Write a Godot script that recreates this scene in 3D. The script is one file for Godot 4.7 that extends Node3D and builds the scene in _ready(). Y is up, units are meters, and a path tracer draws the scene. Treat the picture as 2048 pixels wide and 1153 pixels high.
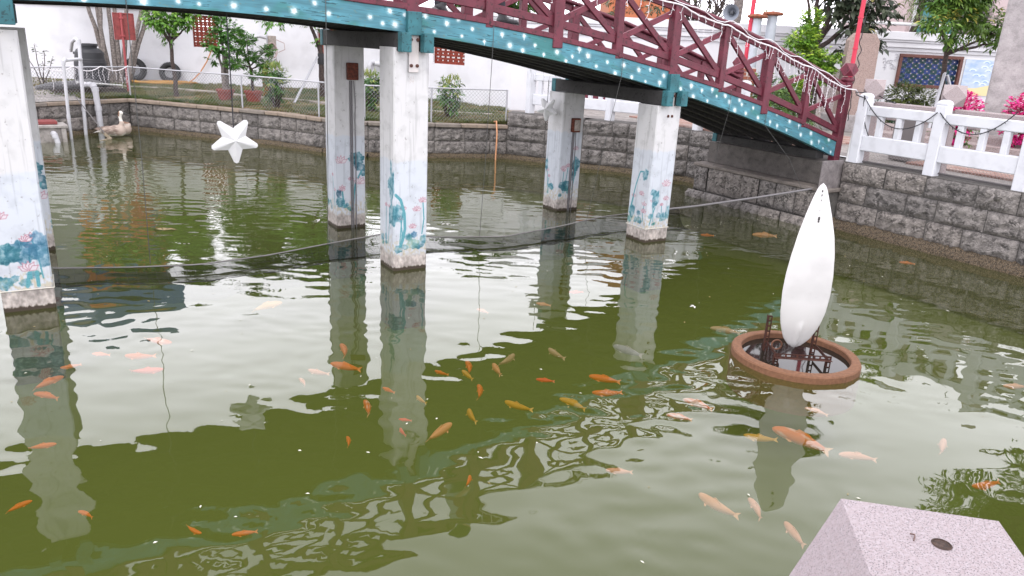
extends Node3D
# A koi pond under a painted timber bridge. Axes: x runs along the bridge to the right bank, z across it towards the viewer, y up from the water.

var rng := RandomNumberGenerator.new()
var mats := {}
var taken := {}
var T := {}   # textures


# ---------------------------------------------------------------- mesh builder
class MB:
	var v := PackedVector3Array()
	var n := PackedVector3Array()
	var uv := PackedVector2Array()
	var c := PackedColorArray()
	var idx := PackedInt32Array()
	var col := Color.WHITE

	func vert(p: Vector3, nn: Vector3, t := Vector2.ZERO) -> int:
		v.append(p); n.append(nn); uv.append(t); c.append(col)
		return v.size() - 1

	func face(p: Array, out: Vector3, t: Array = []) -> void:
		var nn: Vector3 = (p[2] - p[0]).cross(p[1] - p[0])
		if nn.length() < 1e-12 and p.size() > 3:
			nn = (p[3] - p[0]).cross(p[2] - p[0])
		var pts := p.duplicate()
		var ts := t.duplicate()
		if nn.dot(out) < 0.0:
			pts.reverse(); ts.reverse()
			nn = -nn
		nn = nn.normalized()
		var s := v.size()
		for i in pts.size():
			vert(pts[i], nn, ts[i] if ts.size() else Vector2.ZERO)
		for i in range(1, pts.size() - 1):
			idx.append(s); idx.append(s + i); idx.append(s + i + 1)

	func box(t: Transform3D, s: Vector3, b := 0.0) -> void:
		var h := s * 0.5
		b = minf(b, minf(h.x, minf(h.y, h.z)) * 0.8)
		for ax in 3:
			var a1 := (ax + 1) % 3
			var a2 := (ax + 2) % 3
			for sg in [-1.0, 1.0]:
				var q := []
				for k in [[-1, -1], [1, -1], [1, 1], [-1, 1]]:
					var p := Vector3.ZERO
					p[ax] = sg * h[ax]; p[a1] = k[0] * (h[a1] - b); p[a2] = k[1] * (h[a2] - b)
					q.append(t * p)
				var o := Vector3.ZERO
				o[ax] = sg
				face(q, t.basis * o, [Vector2(0, 0), Vector2(1, 0), Vector2(1, 1), Vector2(0, 1)])
		if b <= 0.0:
			return
		for ax in 3:
			var a1 := (ax + 1) % 3
			var a2 := (ax + 2) % 3
			for k in [[-1.0, -1.0], [1.0, -1.0], [1.0, 1.0], [-1.0, 1.0]]:
				var q := []
				for e in [[-1, 0], [1, 0], [1, 1], [-1, 1]]:
					var p := Vector3.ZERO
					p[ax] = e[0] * (h[ax] - b)
					p[a1] = k[0] * (h[a1] - (b if e[1] else 0.0)); p[a2] = k[1] * (h[a2] - (0.0 if e[1] else b))
					q.append(t * p)
				var o := Vector3.ZERO
				o[a1] = k[0]; o[a2] = k[1]
				face(q, t.basis * o)
		for k in 8:
			var sg := Vector3(1 if k & 1 else -1, 1 if k & 2 else -1, 1 if k & 4 else -1)
			face([t * (sg * (h - Vector3(0, b, b))), t * (sg * (h - Vector3(b, 0, b))), t * (sg * (h - Vector3(b, b, 0)))], t.basis * sg)

	func bar(a: Vector3, e: Vector3, w: float, d: float, up := Vector3.UP, b := 0.0) -> void:
		# a straight timber from a to e; w is its size along «up», d across
		var x := (e - a).normalized()
		var z := x.cross(up).normalized()
		var y := z.cross(x)
		box(Transform3D(Basis(x, y, z), (a + e) * 0.5), Vector3(a.distance_to(e), w, d), b)

	func tube(p: Array, r, sides := 6, caps := true) -> void:
		var m := p.size()
		var ref := Vector3.UP
		var first := (p[1] - p[0] as Vector3).normalized()
		if absf(first.y) > 0.9:
			ref = Vector3.RIGHT
		var nx := (ref - first * ref.dot(first)).normalized()
		var s := v.size()
		for i in m:
			var d: Vector3 = (p[mini(i + 1, m - 1)] - p[maxi(i - 1, 0)]).normalized()
			nx = (nx - d * nx.dot(d)).normalized()
			var bz := d.cross(nx)
			var rr: float = r[i] if r is Array else r
			for k in sides:
				var a := TAU * k / sides
				var e := nx * cos(a) + bz * sin(a)
				vert(p[i] + e * rr, e, Vector2(float(k) / sides, float(i) / (m - 1)))
		for i in m - 1:
			for k in sides:
				var a := s + i * sides + k
				var b := s + i * sides + (k + 1) % sides
				idx.append(a); idx.append(b + sides); idx.append(b)
				idx.append(a); idx.append(a + sides); idx.append(b + sides)
		if caps:
			for e in [0, m - 1]:
				var q := []
				for k in sides:
					q.append(v[s + e * sides + k])
				face(q, p[0] - p[1] if e == 0 else p[m - 1] - p[m - 2])

	func lathe(prof: Array, sides: int, t := Transform3D.IDENTITY, flat := false) -> void:
		# prof: Vector2(radius, height) from bottom to top
		for i in prof.size() - 1:
			var a: Vector2 = prof[i]
			var b: Vector2 = prof[i + 1]
			var sl := (b - a).normalized()
			var s := v.size()
			for j in sides + 1:
				var w := TAU * (j + (0.0 if not flat else 0.5)) / sides
				var e := Vector3(cos(w), 0, sin(w))
				var nn := (t.basis * (e * sl.y - Vector3.UP * sl.x)).normalized()
				vert(t * (e * a.x + Vector3.UP * a.y), nn, Vector2(float(j) / sides, a.y))
				vert(t * (e * b.x + Vector3.UP * b.y), nn, Vector2(float(j) / sides, b.y))
			for j in sides:
				var k := s + j * 2
				for tri in [[k, k + 2, k + 3], [k, k + 3, k + 1]]:
					var fn: Vector3 = (v[tri[2]] - v[tri[0]]).cross(v[tri[1]] - v[tri[0]])
					if fn.dot(n[k] + n[k + 3]) < 0.0:
						tri = [tri[0], tri[2], tri[1]]
					idx.append(tri[0]); idx.append(tri[1]); idx.append(tri[2])

	func grid(nu: int, nv: int, f: Callable, flip := false, wrap_u := false) -> void:
		var s := v.size()
		var step := nu if wrap_u else nu + 1
		for j in nv + 1:
			for i in step:
				vert(f.call(float(i) / nu, float(j) / nv), Vector3.ZERO, Vector2(float(i) / nu, float(j) / nv))
		for j in nv:
			for i in nu:
				var i2 := (i + 1) % step
				var a := s + j * step + i
				var b := s + j * step + i2
				var d := a + step
				var e := b + step
				for tri in [[a, e, b], [a, d, e]] if not flip else [[a, b, e], [a, e, d]]:
					var fn: Vector3 = (v[tri[2]] - v[tri[0]]).cross(v[tri[1]] - v[tri[0]])
					for q in tri:
						n[q] += fn
						idx.append(q)
		for k in range(s, v.size()):
			n[k] = n[k].normalized() if n[k].length() > 1e-14 else Vector3.UP

	func prism(poly: PackedVector2Array, d: float, t := Transform3D.IDENTITY) -> void:
		# polygon in x,y, thick along z from -d/2 to d/2
		var tri := Geometry2D.triangulate_polygon(poly)
		for sg in [-0.5, 0.5]:
			for k in range(0, tri.size(), 3):
				var q := []
				for e in 3:
					var p := poly[tri[k + e]]
					q.append(t * Vector3(p.x, p.y, sg * d))
				face(q, t.basis * Vector3(0, 0, sg))
		var ccw := not Geometry2D.is_polygon_clockwise(poly)
		for k in poly.size():
			var a := poly[k]
			var b := poly[(k + 1) % poly.size()]
			var o := Vector2(b.y - a.y, a.x - b.x) * (1.0 if ccw else -1.0)
			face([t * Vector3(a.x, a.y, -d / 2), t * Vector3(b.x, b.y, -d / 2), t * Vector3(b.x, b.y, d / 2), t * Vector3(a.x, a.y, d / 2)], t.basis * Vector3(o.x, o.y, 0))

	func leaf(p: Vector3, dir: Vector3, up: Vector3, l: float, w: float) -> void:
		var side := dir.cross(up).normalized()
		var u := side.cross(dir).normalized()
		var m := p + dir * l * 0.45 - u * l * 0.04
		var tip := p + dir * l - u * l * 0.22
		var a := m + side * w * 0.5 + u * w * 0.14
		var b := m - side * w * 0.5 + u * w * 0.14
		var s := v.size()
		vert(p, u); vert(a, (u - side * 0.3).normalized()); vert(tip, (u + dir * 0.3).normalized()); vert(b, (u + side * 0.3).normalized()); vert(m, u)
		for q in [[0, 4, 1], [1, 4, 2], [2, 4, 3], [3, 4, 0]]:
			idx.append(s + q[0]); idx.append(s + q[1]); idx.append(s + q[2])

	func mesh() -> ArrayMesh:
		var a := []
		a.resize(Mesh.ARRAY_MAX)
		a[Mesh.ARRAY_VERTEX] = v
		a[Mesh.ARRAY_NORMAL] = n
		a[Mesh.ARRAY_TEX_UV] = uv
		a[Mesh.ARRAY_COLOR] = c
		a[Mesh.ARRAY_INDEX] = idx
		var m := ArrayMesh.new()
		m.add_surface_from_arrays(Mesh.PRIMITIVE_TRIANGLES, a)
		return m


# ---------------------------------------------------------------- objects
func uniq(called: String, under: Node) -> String:
	var key := "%d/%s" % [under.get_instance_id(), called]
	taken[key] = taken.get(key, -1) + 1
	return called if taken[key] == 0 else "%s_%03d" % [called, taken[key]]

func meta(o: Node, label: String, category: String, group := "") -> void:
	o.set_meta("label", label)
	o.set_meta("category", category)
	if group:
		o.set_meta("group", group)

func thing(called: String, label: String, category: String, at := Vector3.ZERO, turn := 0.0, group := "") -> Node3D:
	var o := Node3D.new()
	o.name = uniq(called, self)
	add_child(o)
	o.position = at
	o.rotation.y = turn
	meta(o, label, category, group)
	return o

func part(under: Node, called: String, m, mat: Material, t := Transform3D.IDENTITY) -> MeshInstance3D:
	var o := MeshInstance3D.new()
	o.name = uniq(called, under)
	o.mesh = m.mesh() if m is MB else m
	o.material_override = mat
	under.add_child(o, true)
	o.transform = t
	return o

func single(called: String, m, mat: Material, label: String, category: String, at := Vector3.ZERO, group := "") -> MeshInstance3D:
	var o := part(self, called, m, mat, Transform3D(Basis.IDENTITY, at))
	meta(o, label, category, group)
	return o

func struct(called: String, m, mat: Material) -> MeshInstance3D:
	var o := part(self, called, m, mat)
	o.set_meta("kind", "structure")
	return o

func copy(src: Node3D, label: String, at: Vector3, turn: float, base: String) -> Node3D:
	var o: Node3D = src.duplicate()
	o.name = uniq(base, self)
	add_child(o)
	o.position = at
	o.rotation.y = turn
	o.set_meta("label", label)
	return o

func V3(x: float, y: float, z: float) -> Vector3:
	return Vector3(x, y, z)

func at(x: float, y: float, z: float) -> Transform3D:
	return Transform3D(Basis.IDENTITY, Vector3(x, y, z))

func R(a: float, b: float) -> float:
	return rng.randf_range(a, b)


# ---------------------------------------------------------------- materials and textures
func lin(r: float, g: float, b: float) -> Color:
	return Color(r, g, b).linear_to_srgb()

func mat(key: String, base: Color, rough := 0.8, tex := "", scale := 1.0, bump := "", bump_cm := 1.0, local := false) -> StandardMaterial3D:
	if mats.has(key):
		return mats[key]
	var m := StandardMaterial3D.new()
	m.resource_name = key
	m.albedo_color = base
	m.roughness = rough
	if tex:
		m.albedo_texture = T[tex]
	if bump:
		m.heightmap_enabled = true
		m.heightmap_texture = T[bump]
		m.heightmap_scale = bump_cm
	if tex or bump:
		m.uv1_triplanar = true
		m.uv1_world_triplanar = not local
		m.uv1_scale = Vector3.ONE * scale
	mats[key] = m
	return m

func noise_bytes(size: int, freq: float, oct: int, sd: int, kind := FastNoiseLite.TYPE_SIMPLEX_SMOOTH) -> PackedByteArray:
	var nz := FastNoiseLite.new()
	nz.noise_type = kind
	nz.seed = sd
	nz.frequency = freq
	nz.fractal_type = FastNoiseLite.FRACTAL_FBM if oct > 1 else FastNoiseLite.FRACTAL_NONE
	nz.fractal_octaves = oct
	var im := nz.get_seamless_image(size, size)
	im.convert(Image.FORMAT_L8)
	return im.get_data()

func make_tex(called: String, size: int, layers: Array, f: Callable) -> void:
	var l := []
	for q in layers:
		l.append(noise_bytes(size, q[0], q[1], q[2], q[3] if q.size() > 3 else FastNoiseLite.TYPE_SIMPLEX_SMOOTH))
	var out := PackedByteArray()
	out.resize(size * size * 3)
	for i in size * size:
		var a: float = l[0][i] / 255.0
		var b: float = l[1][i] / 255.0 if l.size() > 1 else 0.0
		var d: float = l[2][i] / 255.0 if l.size() > 2 else 0.0
		var k: Color = f.call(a, b, d)
		out[i * 3] = clampi(int(k.r * 255.0), 0, 255)
		out[i * 3 + 1] = clampi(int(k.g * 255.0), 0, 255)
		out[i * 3 + 2] = clampi(int(k.b * 255.0), 0, 255)
	T[called] = ImageTexture.create_from_image(Image.create_from_data(size, size, false, Image.FORMAT_RGB8, out))

func ss(a: float, b: float, x: float) -> float:
	return smoothstep(a, b, x)

func textures() -> void:
	# all are sRGB multipliers of the material's own colour
	make_tex("stone", 512, [[0.012, 4, 1], [0.045, 3, 2], [0.011, 4, 3]], func(a: float, b: float, d: float):
		var k := 0.72 + 0.3 * (a - 0.5)
		k = lerpf(k, 1.0, (1.0 - ss(0.0, 0.05, absf(b - 0.52))) * 0.5 + ss(0.66, 0.74, b) * 0.35)
		k = lerpf(k, 0.3, ss(0.46, 0.64, d) * ss(0.64, 0.42, b) * 0.68)
		return Color(k, k * 0.975, k * 0.96))
	make_tex("stone_height", 512, [[0.018, 4, 11], [0.045, 3, 2]], func(a: float, b: float, _d: float):
		var k := 0.6 * a + 0.4 * absf(b - 0.5) * 2.0
		return Color(k, k, k))
	make_tex("crust", 512, [[0.1, 2, 21], [0.03, 3, 22], [0.05, 2, 23]], func(a: float, b: float, d: float):
		var k := 0.5 + 0.5 * ss(0.45, 0.68, a) - 0.3 * ss(0.5, 0.7, b)
		return Color(k, k * lerpf(0.86, 0.98, d), k * lerpf(0.7, 0.92, d)))
	make_tex("plaster", 512, [[0.006, 4, 31], [0.04, 3, 32], [0.015, 4, 33]], func(a: float, b: float, d: float):
		var k := 0.98 - 0.05 * ss(0.4, 0.9, a) - 0.04 * ss(0.6, 0.9, b) * ss(0.5, 0.8, d)
		return Color(k, k, k * 1.0))
	make_tex("concrete", 512, [[0.01, 4, 41], [0.12, 2, 42], [0.025, 3, 43]], func(a: float, b: float, d: float):
		var k := 0.88 + 0.2 * (a - 0.5) + 0.14 * (b - 0.5) - 0.1 * ss(0.5, 0.9, d)
		return Color(k, k * 0.985, k * 0.97))
	make_tex("granite", 512, [[0.16, 1, 51], [0.05, 3, 52], [0.22, 1, 53]], func(a: float, b: float, d: float):
		var k := 0.93 + 0.14 * (b - 0.5)
		var s := ss(0.75, 0.86, a)
		var w := ss(0.7, 0.82, d)
		var o := Color(k, k * lerpf(0.93, 0.98, b), k * lerpf(0.93, 0.99, b))
		return o.lerp(Color(1, 1, 1), w * 0.5).lerp(Color(0.3, 0.3, 0.33), s * 0.85))
	make_tex("rust", 512, [[0.02, 4, 61], [0.08, 3, 62]], func(a: float, b: float, _d: float):
		var k := 0.65 + 0.5 * (a - 0.3) + 0.2 * (b - 0.5)
		return Color(k, k * lerpf(0.7, 0.95, b), k * lerpf(0.5, 0.9, b)))
	make_tex("wood", 512, [[0.008, 4, 71], [0.05, 3, 72], [0.02, 3, 73]], func(a: float, b: float, d: float):
		var k := 0.86 + 0.22 * (a - 0.5) - 0.25 * ss(0.6, 0.75, b) * ss(0.45, 0.6, d)
		return Color(k, k, k))
	make_tex("soil", 512, [[0.015, 4, 81], [0.09, 3, 82], [0.008, 3, 83]], func(a: float, b: float, d: float):
		var g := ss(0.42, 0.6, a)
		var k := 0.75 + 0.5 * (b - 0.5)
		return Color(0.95, 0.8, 0.66).lerp(Color(0.55, 0.72, 0.36), g) * k * (0.85 + 0.3 * d))
	make_tex("brick", 512, [[0.03, 4, 91], [0.12, 2, 92]], func(a: float, b: float, _d: float):
		var k := 0.88 + 0.24 * (a - 0.5) + 0.12 * (b - 0.5)
		return Color(k, k * 0.98, k * 0.97))
	make_tex("bark", 256, [[0.03, 4, 101], [0.1, 2, 102]], func(a: float, b: float, _d: float):
		var k := 0.7 + 0.5 * (a - 0.5) + 0.3 * (b - 0.5)
		return Color(k, k, k))


# ---------------------------------------------------------------- the scene
func _ready() -> void:
	rng.seed = 20
	# camera: eye 1.55 m above the near bank, looking down over the rail, leaning 3 degrees
	var cam := Camera3D.new()
	cam.name = "camera"
	cam.transform = Transform3D(Basis(V3(0.85362, 0.04917, 0.51857), V3(0.11903, 0.95079, -0.28607), V3(-0.50712, 0.30592, 0.80576)).orthonormalized(), V3(-3.557, 2.6, 8.142))
	cam.fov = 41.5
	cam.near = 0.05
	cam.far = 600.0
	add_child(cam)
	# sky: bright overcast, and what little direction the light has
	var env := Environment.new()
	env.background_mode = Environment.BG_SKY
	var sky := Sky.new()
	sky.sky_material = overcast()
	env.sky = sky
	env.tonemap_mode = Environment.TONE_MAPPER_LINEAR
	env.tonemap_exposure = 1.08
	env.sdfgi_enabled = true
	env.ssao_enabled = true
	env.ssil_enabled = true
	var we := WorldEnvironment.new()
	we.name = "environment"
	we.environment = env
	add_child(we)
	var sun := DirectionalLight3D.new()
	sun.name = "sun"
	sun.light_energy = 0.35
	sun.light_color = Color(1.0, 0.98, 0.95)
	sun.light_angular_distance = 14.0
	sun.shadow_enabled = true
	add_child(sun)
	sun.look_at_from_position(V3(-3.5, 9.0, 5.0), Vector3.ZERO)
	textures()
	# setting
	ground()
	pond()
	retaining_walls()
	white_walls()
	# the bridge and what stands in the water
	pillars()
	bridge()
	abutment()
	right_railings()
	far_railing()
	near_post()
	net()
	# things in and over the water
	star_lamps()
	float_ring()
	koi()
	adrift()
	pump_and_pipes()
	geese()
	# the far bank
	fence()
	far_bank()
	far_plants()
	# the right bank
	right_bank()
	right_plants()
	behind()
	walker()
	lights_and_cables()


func overcast() -> PanoramaSkyMaterial:
	var w := 512
	var h := 256
	var nz := FastNoiseLite.new()
	nz.seed = 5
	nz.frequency = 1.1
	nz.fractal_octaves = 4
	var im := Image.create(w, h, false, Image.FORMAT_RGBF)
	for j in h:
		var el := PI * (0.5 - (j + 0.5) / h)
		for i in w:
			var az := TAU * (i + 0.5) / w
			var d := V3(cos(el) * cos(az), sin(el) * 1.6, cos(el) * sin(az))
			var cl := nz.get_noise_3dv(d * 1.3)
			var k := lerpf(3.25, 1.85, smoothstep(0.32, 0.7, sin(el))) * (1.0 + 0.16 * cl)
			if el < 0.0:
				k = 1.0
			im.set_pixel(i, j, Color(k * 0.99, k * 0.975, k * 1.045))
	var m := PanoramaSkyMaterial.new()
	m.panorama = ImageTexture.create_from_image(im)
	return m


# ---------------------------------------------------------------- ground, water, banks
func shore() -> Array:
	# the pond's edge, seen from above, starting at the near right corner: x, z, and the bank's height there
	return [V3(7.4, 1.06, 7.3), V3(7.4, 1.06, 3.4), V3(7.42, 1.06, 0.52), V3(8.05, 1.06, 0.5), V3(8.1, 1.06, -2.3), V3(8.06, 1.06, -3.64), V3(7.45, 1.06, -4.9), V3(6.84, 1.06, -5.75), V3(6.4, 1.06, -6.6), V3(5.86, 0.76, -7.4), V3(4.2, 0.74, -7.87), V3(2.76, 0.74, -8.3), V3(2.03, 0.74, -9.15), V3(1.38, 0.74, -10.4), V3(-0.1, 0.74, -12.3), V3(-1.5, 0.76, -13.95), V3(-2.5, 0.8, -13.3), V3(-4.5, 0.8, -12.0), V3(-13.0, 1.0, -9.0), V3(-13.5, 1.06, 0.0), V3(-13.0, 1.06, 7.3)]

func ground() -> void:
	# one sheet from the pond's edge to the horizon
	var mb := MB.new()
	var sh := shore()
	var c := V3(0, 0, -1)
	var rings := [0.0, 0.35, 4.0, 40.0, 400.0]
	for k in sh.size():
		var a: Vector3 = sh[k]
		var b: Vector3 = sh[(k + 1) % sh.size()]
		for r in rings.size() - 1:
			var q := []
			for e in [[a, r], [b, r], [b, r + 1], [a, r + 1]]:
				var p: Vector3 = e[0]
				var d := V3(p.x, 0, p.z) - c
				q.append(V3(p.x, p.y, p.z) + d.normalized() * rings[e[1]])
			mb.face(q, Vector3.UP)
	struct("ground", mb, mat("pale paving", lin(0.36, 0.34, 0.33), 0.9, "concrete", 0.5))
	# planted strip at the foot of the white wall
	var gr := MB.new()
	var inner := [V3(6.3, 0, -7.6), V3(5.86, 0, -7.5), V3(4.2, 0, -8.0), V3(2.76, 0, -8.45), V3(2.06, 0, -9.3), V3(1.4, 0, -10.55), V3(-0.1, 0, -12.45), V3(-1.5, 0, -14.1), V3(-2.6, 0, -13.5), V3(-12.0, 0, -11.5)]
	var outer := [V3(8.1, 0, -11.2), V3(7.8, 0, -12.2), V3(7.0, 0, -14.0), V3(6.2, 0, -15.8), V3(5.5, 0, -17.2), V3(4.9, 0, -18.4), V3(2.0, 0, -19.6), V3(-0.5, 0, -20.6), V3(-3.3, 0, -21.7), V3(-14.0, 0, -25.8)]
	for k in inner.size() - 1:
		for s in 6:
			var q := []
			for e in [[k, s], [k + 1, s], [k + 1, s + 1], [k, s + 1]]:
				var p: Vector3 = (inner[e[0]] as Vector3).lerp(outer[e[0]], e[1] / 6.0)
				p.y = 0.783 + 0.03 * sin(p.x * 2.1 + p.z * 1.3) * (1.0 if e[1] > 0 and e[1] < 6 else 0.0)
				q.append(p)
			gr.face([q[0], q[1], q[2]], Vector3.UP)
			gr.face([q[0], q[2], q[3]], Vector3.UP)
	struct("soil", gr, mat("soil", lin(0.34, 0.3, 0.18), 0.95, "soil", 0.4, "stone_height", 2.0))
	# pale concrete path along the middle of the strip
	var pa := MB.new()
	var mid := [V3(-1.6, 0, -17.9), V3(-0.2, 0, -17.4), V3(0.9, 0, -16.2), V3(1.6, 0, -14.6), V3(2.6, 0, -13.6), V3(3.4, 0, -12.3), V3(4.4, 0, -11.0), V3(5.4, 0, -10.1), V3(6.6, 0, -9.4)]
	for k in mid.size() - 1:
		var a: Vector3 = mid[k]
		var b: Vector3 = mid[k + 1]
		var sd := V3(-(b - a).z, 0, (b - a).x).normalized() * 0.13
		pa.box(Transform3D(Basis((b - a).normalized(), Vector3.UP, sd.normalized()), (a + b) * 0.5 + V3(0, 0.79, 0)), V3(a.distance_to(b) - 0.02, 0.09, 0.26), 0.012)
	struct("path", pa, mat("pale path", lin(0.42, 0.38, 0.35), 0.9, "concrete", 0.8))
	# blades of grass in that strip
	var bl := MB.new()
	for k in 5:
		var a := TAU * k / 5 + 0.4
		var d := V3(cos(a) * 0.5, 1.0, sin(a) * 0.5).normalized()
		bl.col = Color(1, 1, 1)
		var s := V3(-d.z, 0, d.x).normalized() * 0.007
		var p0 := V3(cos(a), 0, sin(a)) * 0.012
		var p1 := p0 + d * 0.04
		var p2 := p0 + d * 0.07 + V3(cos(a), -0.15, sin(a)) * 0.03
		bl.face([p0 - s, p0 + s, p1 + s * 0.7, p1 - s * 0.7], V3(cos(a), 0.3, sin(a)))
		bl.face([p1 - s * 0.7, p1 + s * 0.7, p2], V3(cos(a), 0.5, sin(a)))
	var gm := mat("grass blade", lin(0.75, 0.75, 0.75), 0.7)
	gm.vertex_color_use_as_albedo = true
	gm.cull_mode = BaseMaterial3D.CULL_DISABLED
	var gn := FastNoiseLite.new()
	gn.seed = 9
	gn.frequency = 0.35
	var spots := []
	while spots.size() < 16000:
		var k := R(0, inner.size() - 1.001)
		var f := k - floorf(k)
		var i0: Vector3 = (inner[int(k)] as Vector3).lerp(inner[int(k) + 1], f)
		var o0: Vector3 = (outer[int(k)] as Vector3).lerp(outer[int(k) + 1], f)
		var p := i0.lerp(o0, pow(R(0, 1), 1.3))
		if p.x < -5.0 or gn.get_noise_2d(p.x, p.z) + R(-0.25, 0.25) < -0.12:
			continue
		p.y = 0.785
		spots.append(p)
	var mm := MultiMesh.new()
	mm.transform_format = MultiMesh.TRANSFORM_3D
	mm.use_colors = true
	mm.mesh = bl.mesh()
	mm.instance_count = spots.size()
	for k in spots.size():
		var sc := R(0.6, 1.5)
		mm.set_instance_transform(k, Transform3D(Basis(Vector3.UP, R(0, TAU)).scaled(V3(sc, sc * R(0.7, 1.2), sc)), spots[k]))
		var dry := clampf(0.4 + 0.9 * gn.get_noise_2d(spots[k].x * 1.7 + 40.0, spots[k].z * 1.7) + R(-0.2, 0.2), 0, 1)
		mm.set_instance_color(k, Color(0.07, 0.13, 0.02).lerp(Color(0.25, 0.2, 0.09), dry))
	var g := MultiMeshInstance3D.new()
	g.name = "grass"
	g.multimesh = mm
	g.material_override = gm
	add_child(g)
	g.set_meta("kind", "stuff")
	g.set_meta("label", "patchy short grass between the chain link fence and the white wall")
	g.set_meta("category", "grass")


func pond() -> void:
	var bed := MB.new()
	bed.face([V3(-14, -0.75, -15), V3(9, -0.75, -15), V3(9, -0.75, 8), V3(-14, -0.75, 8)], Vector3.UP)
	struct("pond_bed", bed, mat("silt", lin(0.096, 0.12, 0.015), 0.95))
	# the water: a sheet with real ripples; waves and gusts vary from place to place
	var cell := 0.04
	var x0 := -13.6
	var z0 := -14.2
	var nx := int((8.2 - x0) / cell)
	var nz := int((7.4 - z0) / cell)
	var na := FastNoiseLite.new()
	na.seed = 3
	na.frequency = 1.0
	na.noise_type = FastNoiseLite.TYPE_SIMPLEX_SMOOTH
	na.fractal_type = FastNoiseLite.FRACTAL_NONE
	var hs := PackedFloat32Array()
	hs.resize((nx + 1) * (nz + 1))
	var gusts := [[-3.1, 1.1, 0.9, 1.2], [0.7, 4.4, 1.1, 1.5], [-0.6, 5.0, 1.0, 1.2], [-2.4, 5.9, 1.3, 1.1], [2.4, 3.2, 0.8, 0.8], [3.6, 4.6, 0.8, 0.7], [-0.6, 3.0, 0.7, 0.7], [-6.0, 1.5, 1.6, 0.6], [1.3, 1.0, 0.9, 0.8], [-1.0, 0.6, 0.8, 0.7], [5.0, 1.5, 1.0, 0.3], [2.6, 6.4, 0.7, 0.8]]
	for j in nz + 1:
		var z := z0 + j * cell
		for i in nx + 1:
			var x := x0 + i * cell
			# along the line of sight and across it
			var u := x * 0.846 + z * 0.533
			var w := -x * 0.533 + z * 0.846
			var far := smoothstep(-0.6, -2.4, z + 0.35 * x * 0.0)
			var h := 0.0012 * na.get_noise_2d(u * 1.5, w * 2.1) + 0.0009 * na.get_noise_2d(u * 3.4 + 50.0, w * 4.2) * (0.5 + na.get_noise_2d(u * 0.5 + 7.0, w * 0.5)) + 0.0010 * na.get_noise_2d(u * 0.9 + 5.0, w * 3.0)
			var breeze := smoothstep(-0.25, 0.6, na.get_noise_2d(u * 0.42 + 90.0, w * 0.6 + 4.0))
			h += (0.25 + breeze) * (0.0013 * na.get_noise_2d(u * 2.6 + 61.0, w * 5.6) + 0.0006 * na.get_noise_2d(u * 4.2, w * 7.6 + 12.0))
			h += far * (0.0012 * na.get_noise_2d(u * 2.2 + 9.0, w * 5.2) + 0.0008 * na.get_noise_2d(u * 3.0, w * 8.2 + 70.0))
			var g := 0.0
			for q in gusts:
				var d: float = ((x - q[0]) * (x - q[0]) + (z - q[1]) * (z - q[1])) / (q[2] * q[2])
				if d < 4.0:
					g += q[3] * exp(-d * 1.2)
			if g > 0.02:
				h += g * 0.0017 * na.get_noise_2d(u * 2.9 + 20.0 + 0.4 * sin(w * 3.0), w * 3.9 + 31.0) + g * 0.00045 * na.get_noise_2d(u * 5.2, w * 6.4)
			# rings where fish touch the surface
			for q in [[-0.78, 3.1, 0.0012], [-1.75, 2.35, 0.0011], [0.9, 5.0, 0.0008], [-3.0, 1.4, 0.0012], [-0.2, 3.9, 0.0006]]:
				var d := Vector2(x - q[0], z - q[1]).length()
				if d < 0.7:
					h += q[2] * sin(d * 34.0) * exp(-d * 5.0)
			hs[j * (nx + 1) + i] = h
	var mb := MB.new()
	var cnt := (nx + 1) * (nz + 1)
	mb.v.resize(cnt); mb.n.resize(cnt); mb.uv.resize(cnt); mb.c.resize(cnt)
	mb.idx.resize(nx * nz * 6)
	var o := 0
	for j in nz + 1:
		for i in nx + 1:
			var k := j * (nx + 1) + i
			mb.v[k] = V3(x0 + i * cell, hs[k], z0 + j * cell)
			var dx := (hs[mini(i + 1, nx) + j * (nx + 1)] - hs[maxi(i - 1, 0) + j * (nx + 1)]) / (2.0 * cell)
			var dz := (hs[i + mini(j + 1, nz) * (nx + 1)] - hs[i + maxi(j - 1, 0) * (nx + 1)]) / (2.0 * cell)
			mb.n[k] = V3(-dx, 1.0, -dz).normalized()
			mb.c[k] = Color.WHITE
			if i < nx and j < nz:
				var e := k + nx + 1
				mb.idx[o] = k; mb.idx[o + 1] = k + 1; mb.idx[o + 2] = e
				mb.idx[o + 3] = k + 1; mb.idx[o + 4] = e + 1; mb.idx[o + 5] = e
				o += 6
	var m := StandardMaterial3D.new()
	m.resource_name = "murky green water"
	m.albedo_color = lin(0.056, 0.069, 0.0085)
	m.albedo_color.a = 0.44
	m.transparency = BaseMaterial3D.TRANSPARENCY_ALPHA
	m.roughness = 0.015
	m.metallic_specular = 0.5
	m.clearcoat_enabled = true
	m.clearcoat = 0.2
	m.clearcoat_roughness = 0.01
	m.cull_mode = BaseMaterial3D.CULL_DISABLED
	struct("pond_water", mb, m)
	# flecks of leaf and petal adrift
	var fl := MB.new()
	for k in 260:
		var p := V3(R(-5.0, 6.5), 0.0035, R(-2.0, 6.5))
		if k < 60:
			p = V3(R(4.2, 7.0), 0.0035, -0.35 + R(-0.12, 0.12) + R(0, 0.1))
		var a := R(0, TAU)
		var l := R(0.006, 0.016) * (1.6 if k % 11 == 0 else 1.0)
		var d := V3(cos(a), 0, sin(a)) * l
		var s := V3(-sin(a), 0, cos(a)) * l * R(0.3, 0.6)
		fl.col = Color(0.7, 0.68, 0.6) if k % 3 else Color(0.35, 0.27, 0.12)
		fl.face([p - d, p + s + V3(0, 0.002, 0), p + d, p - s + V3(0, 0.002, 0)], Vector3.UP)
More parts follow.
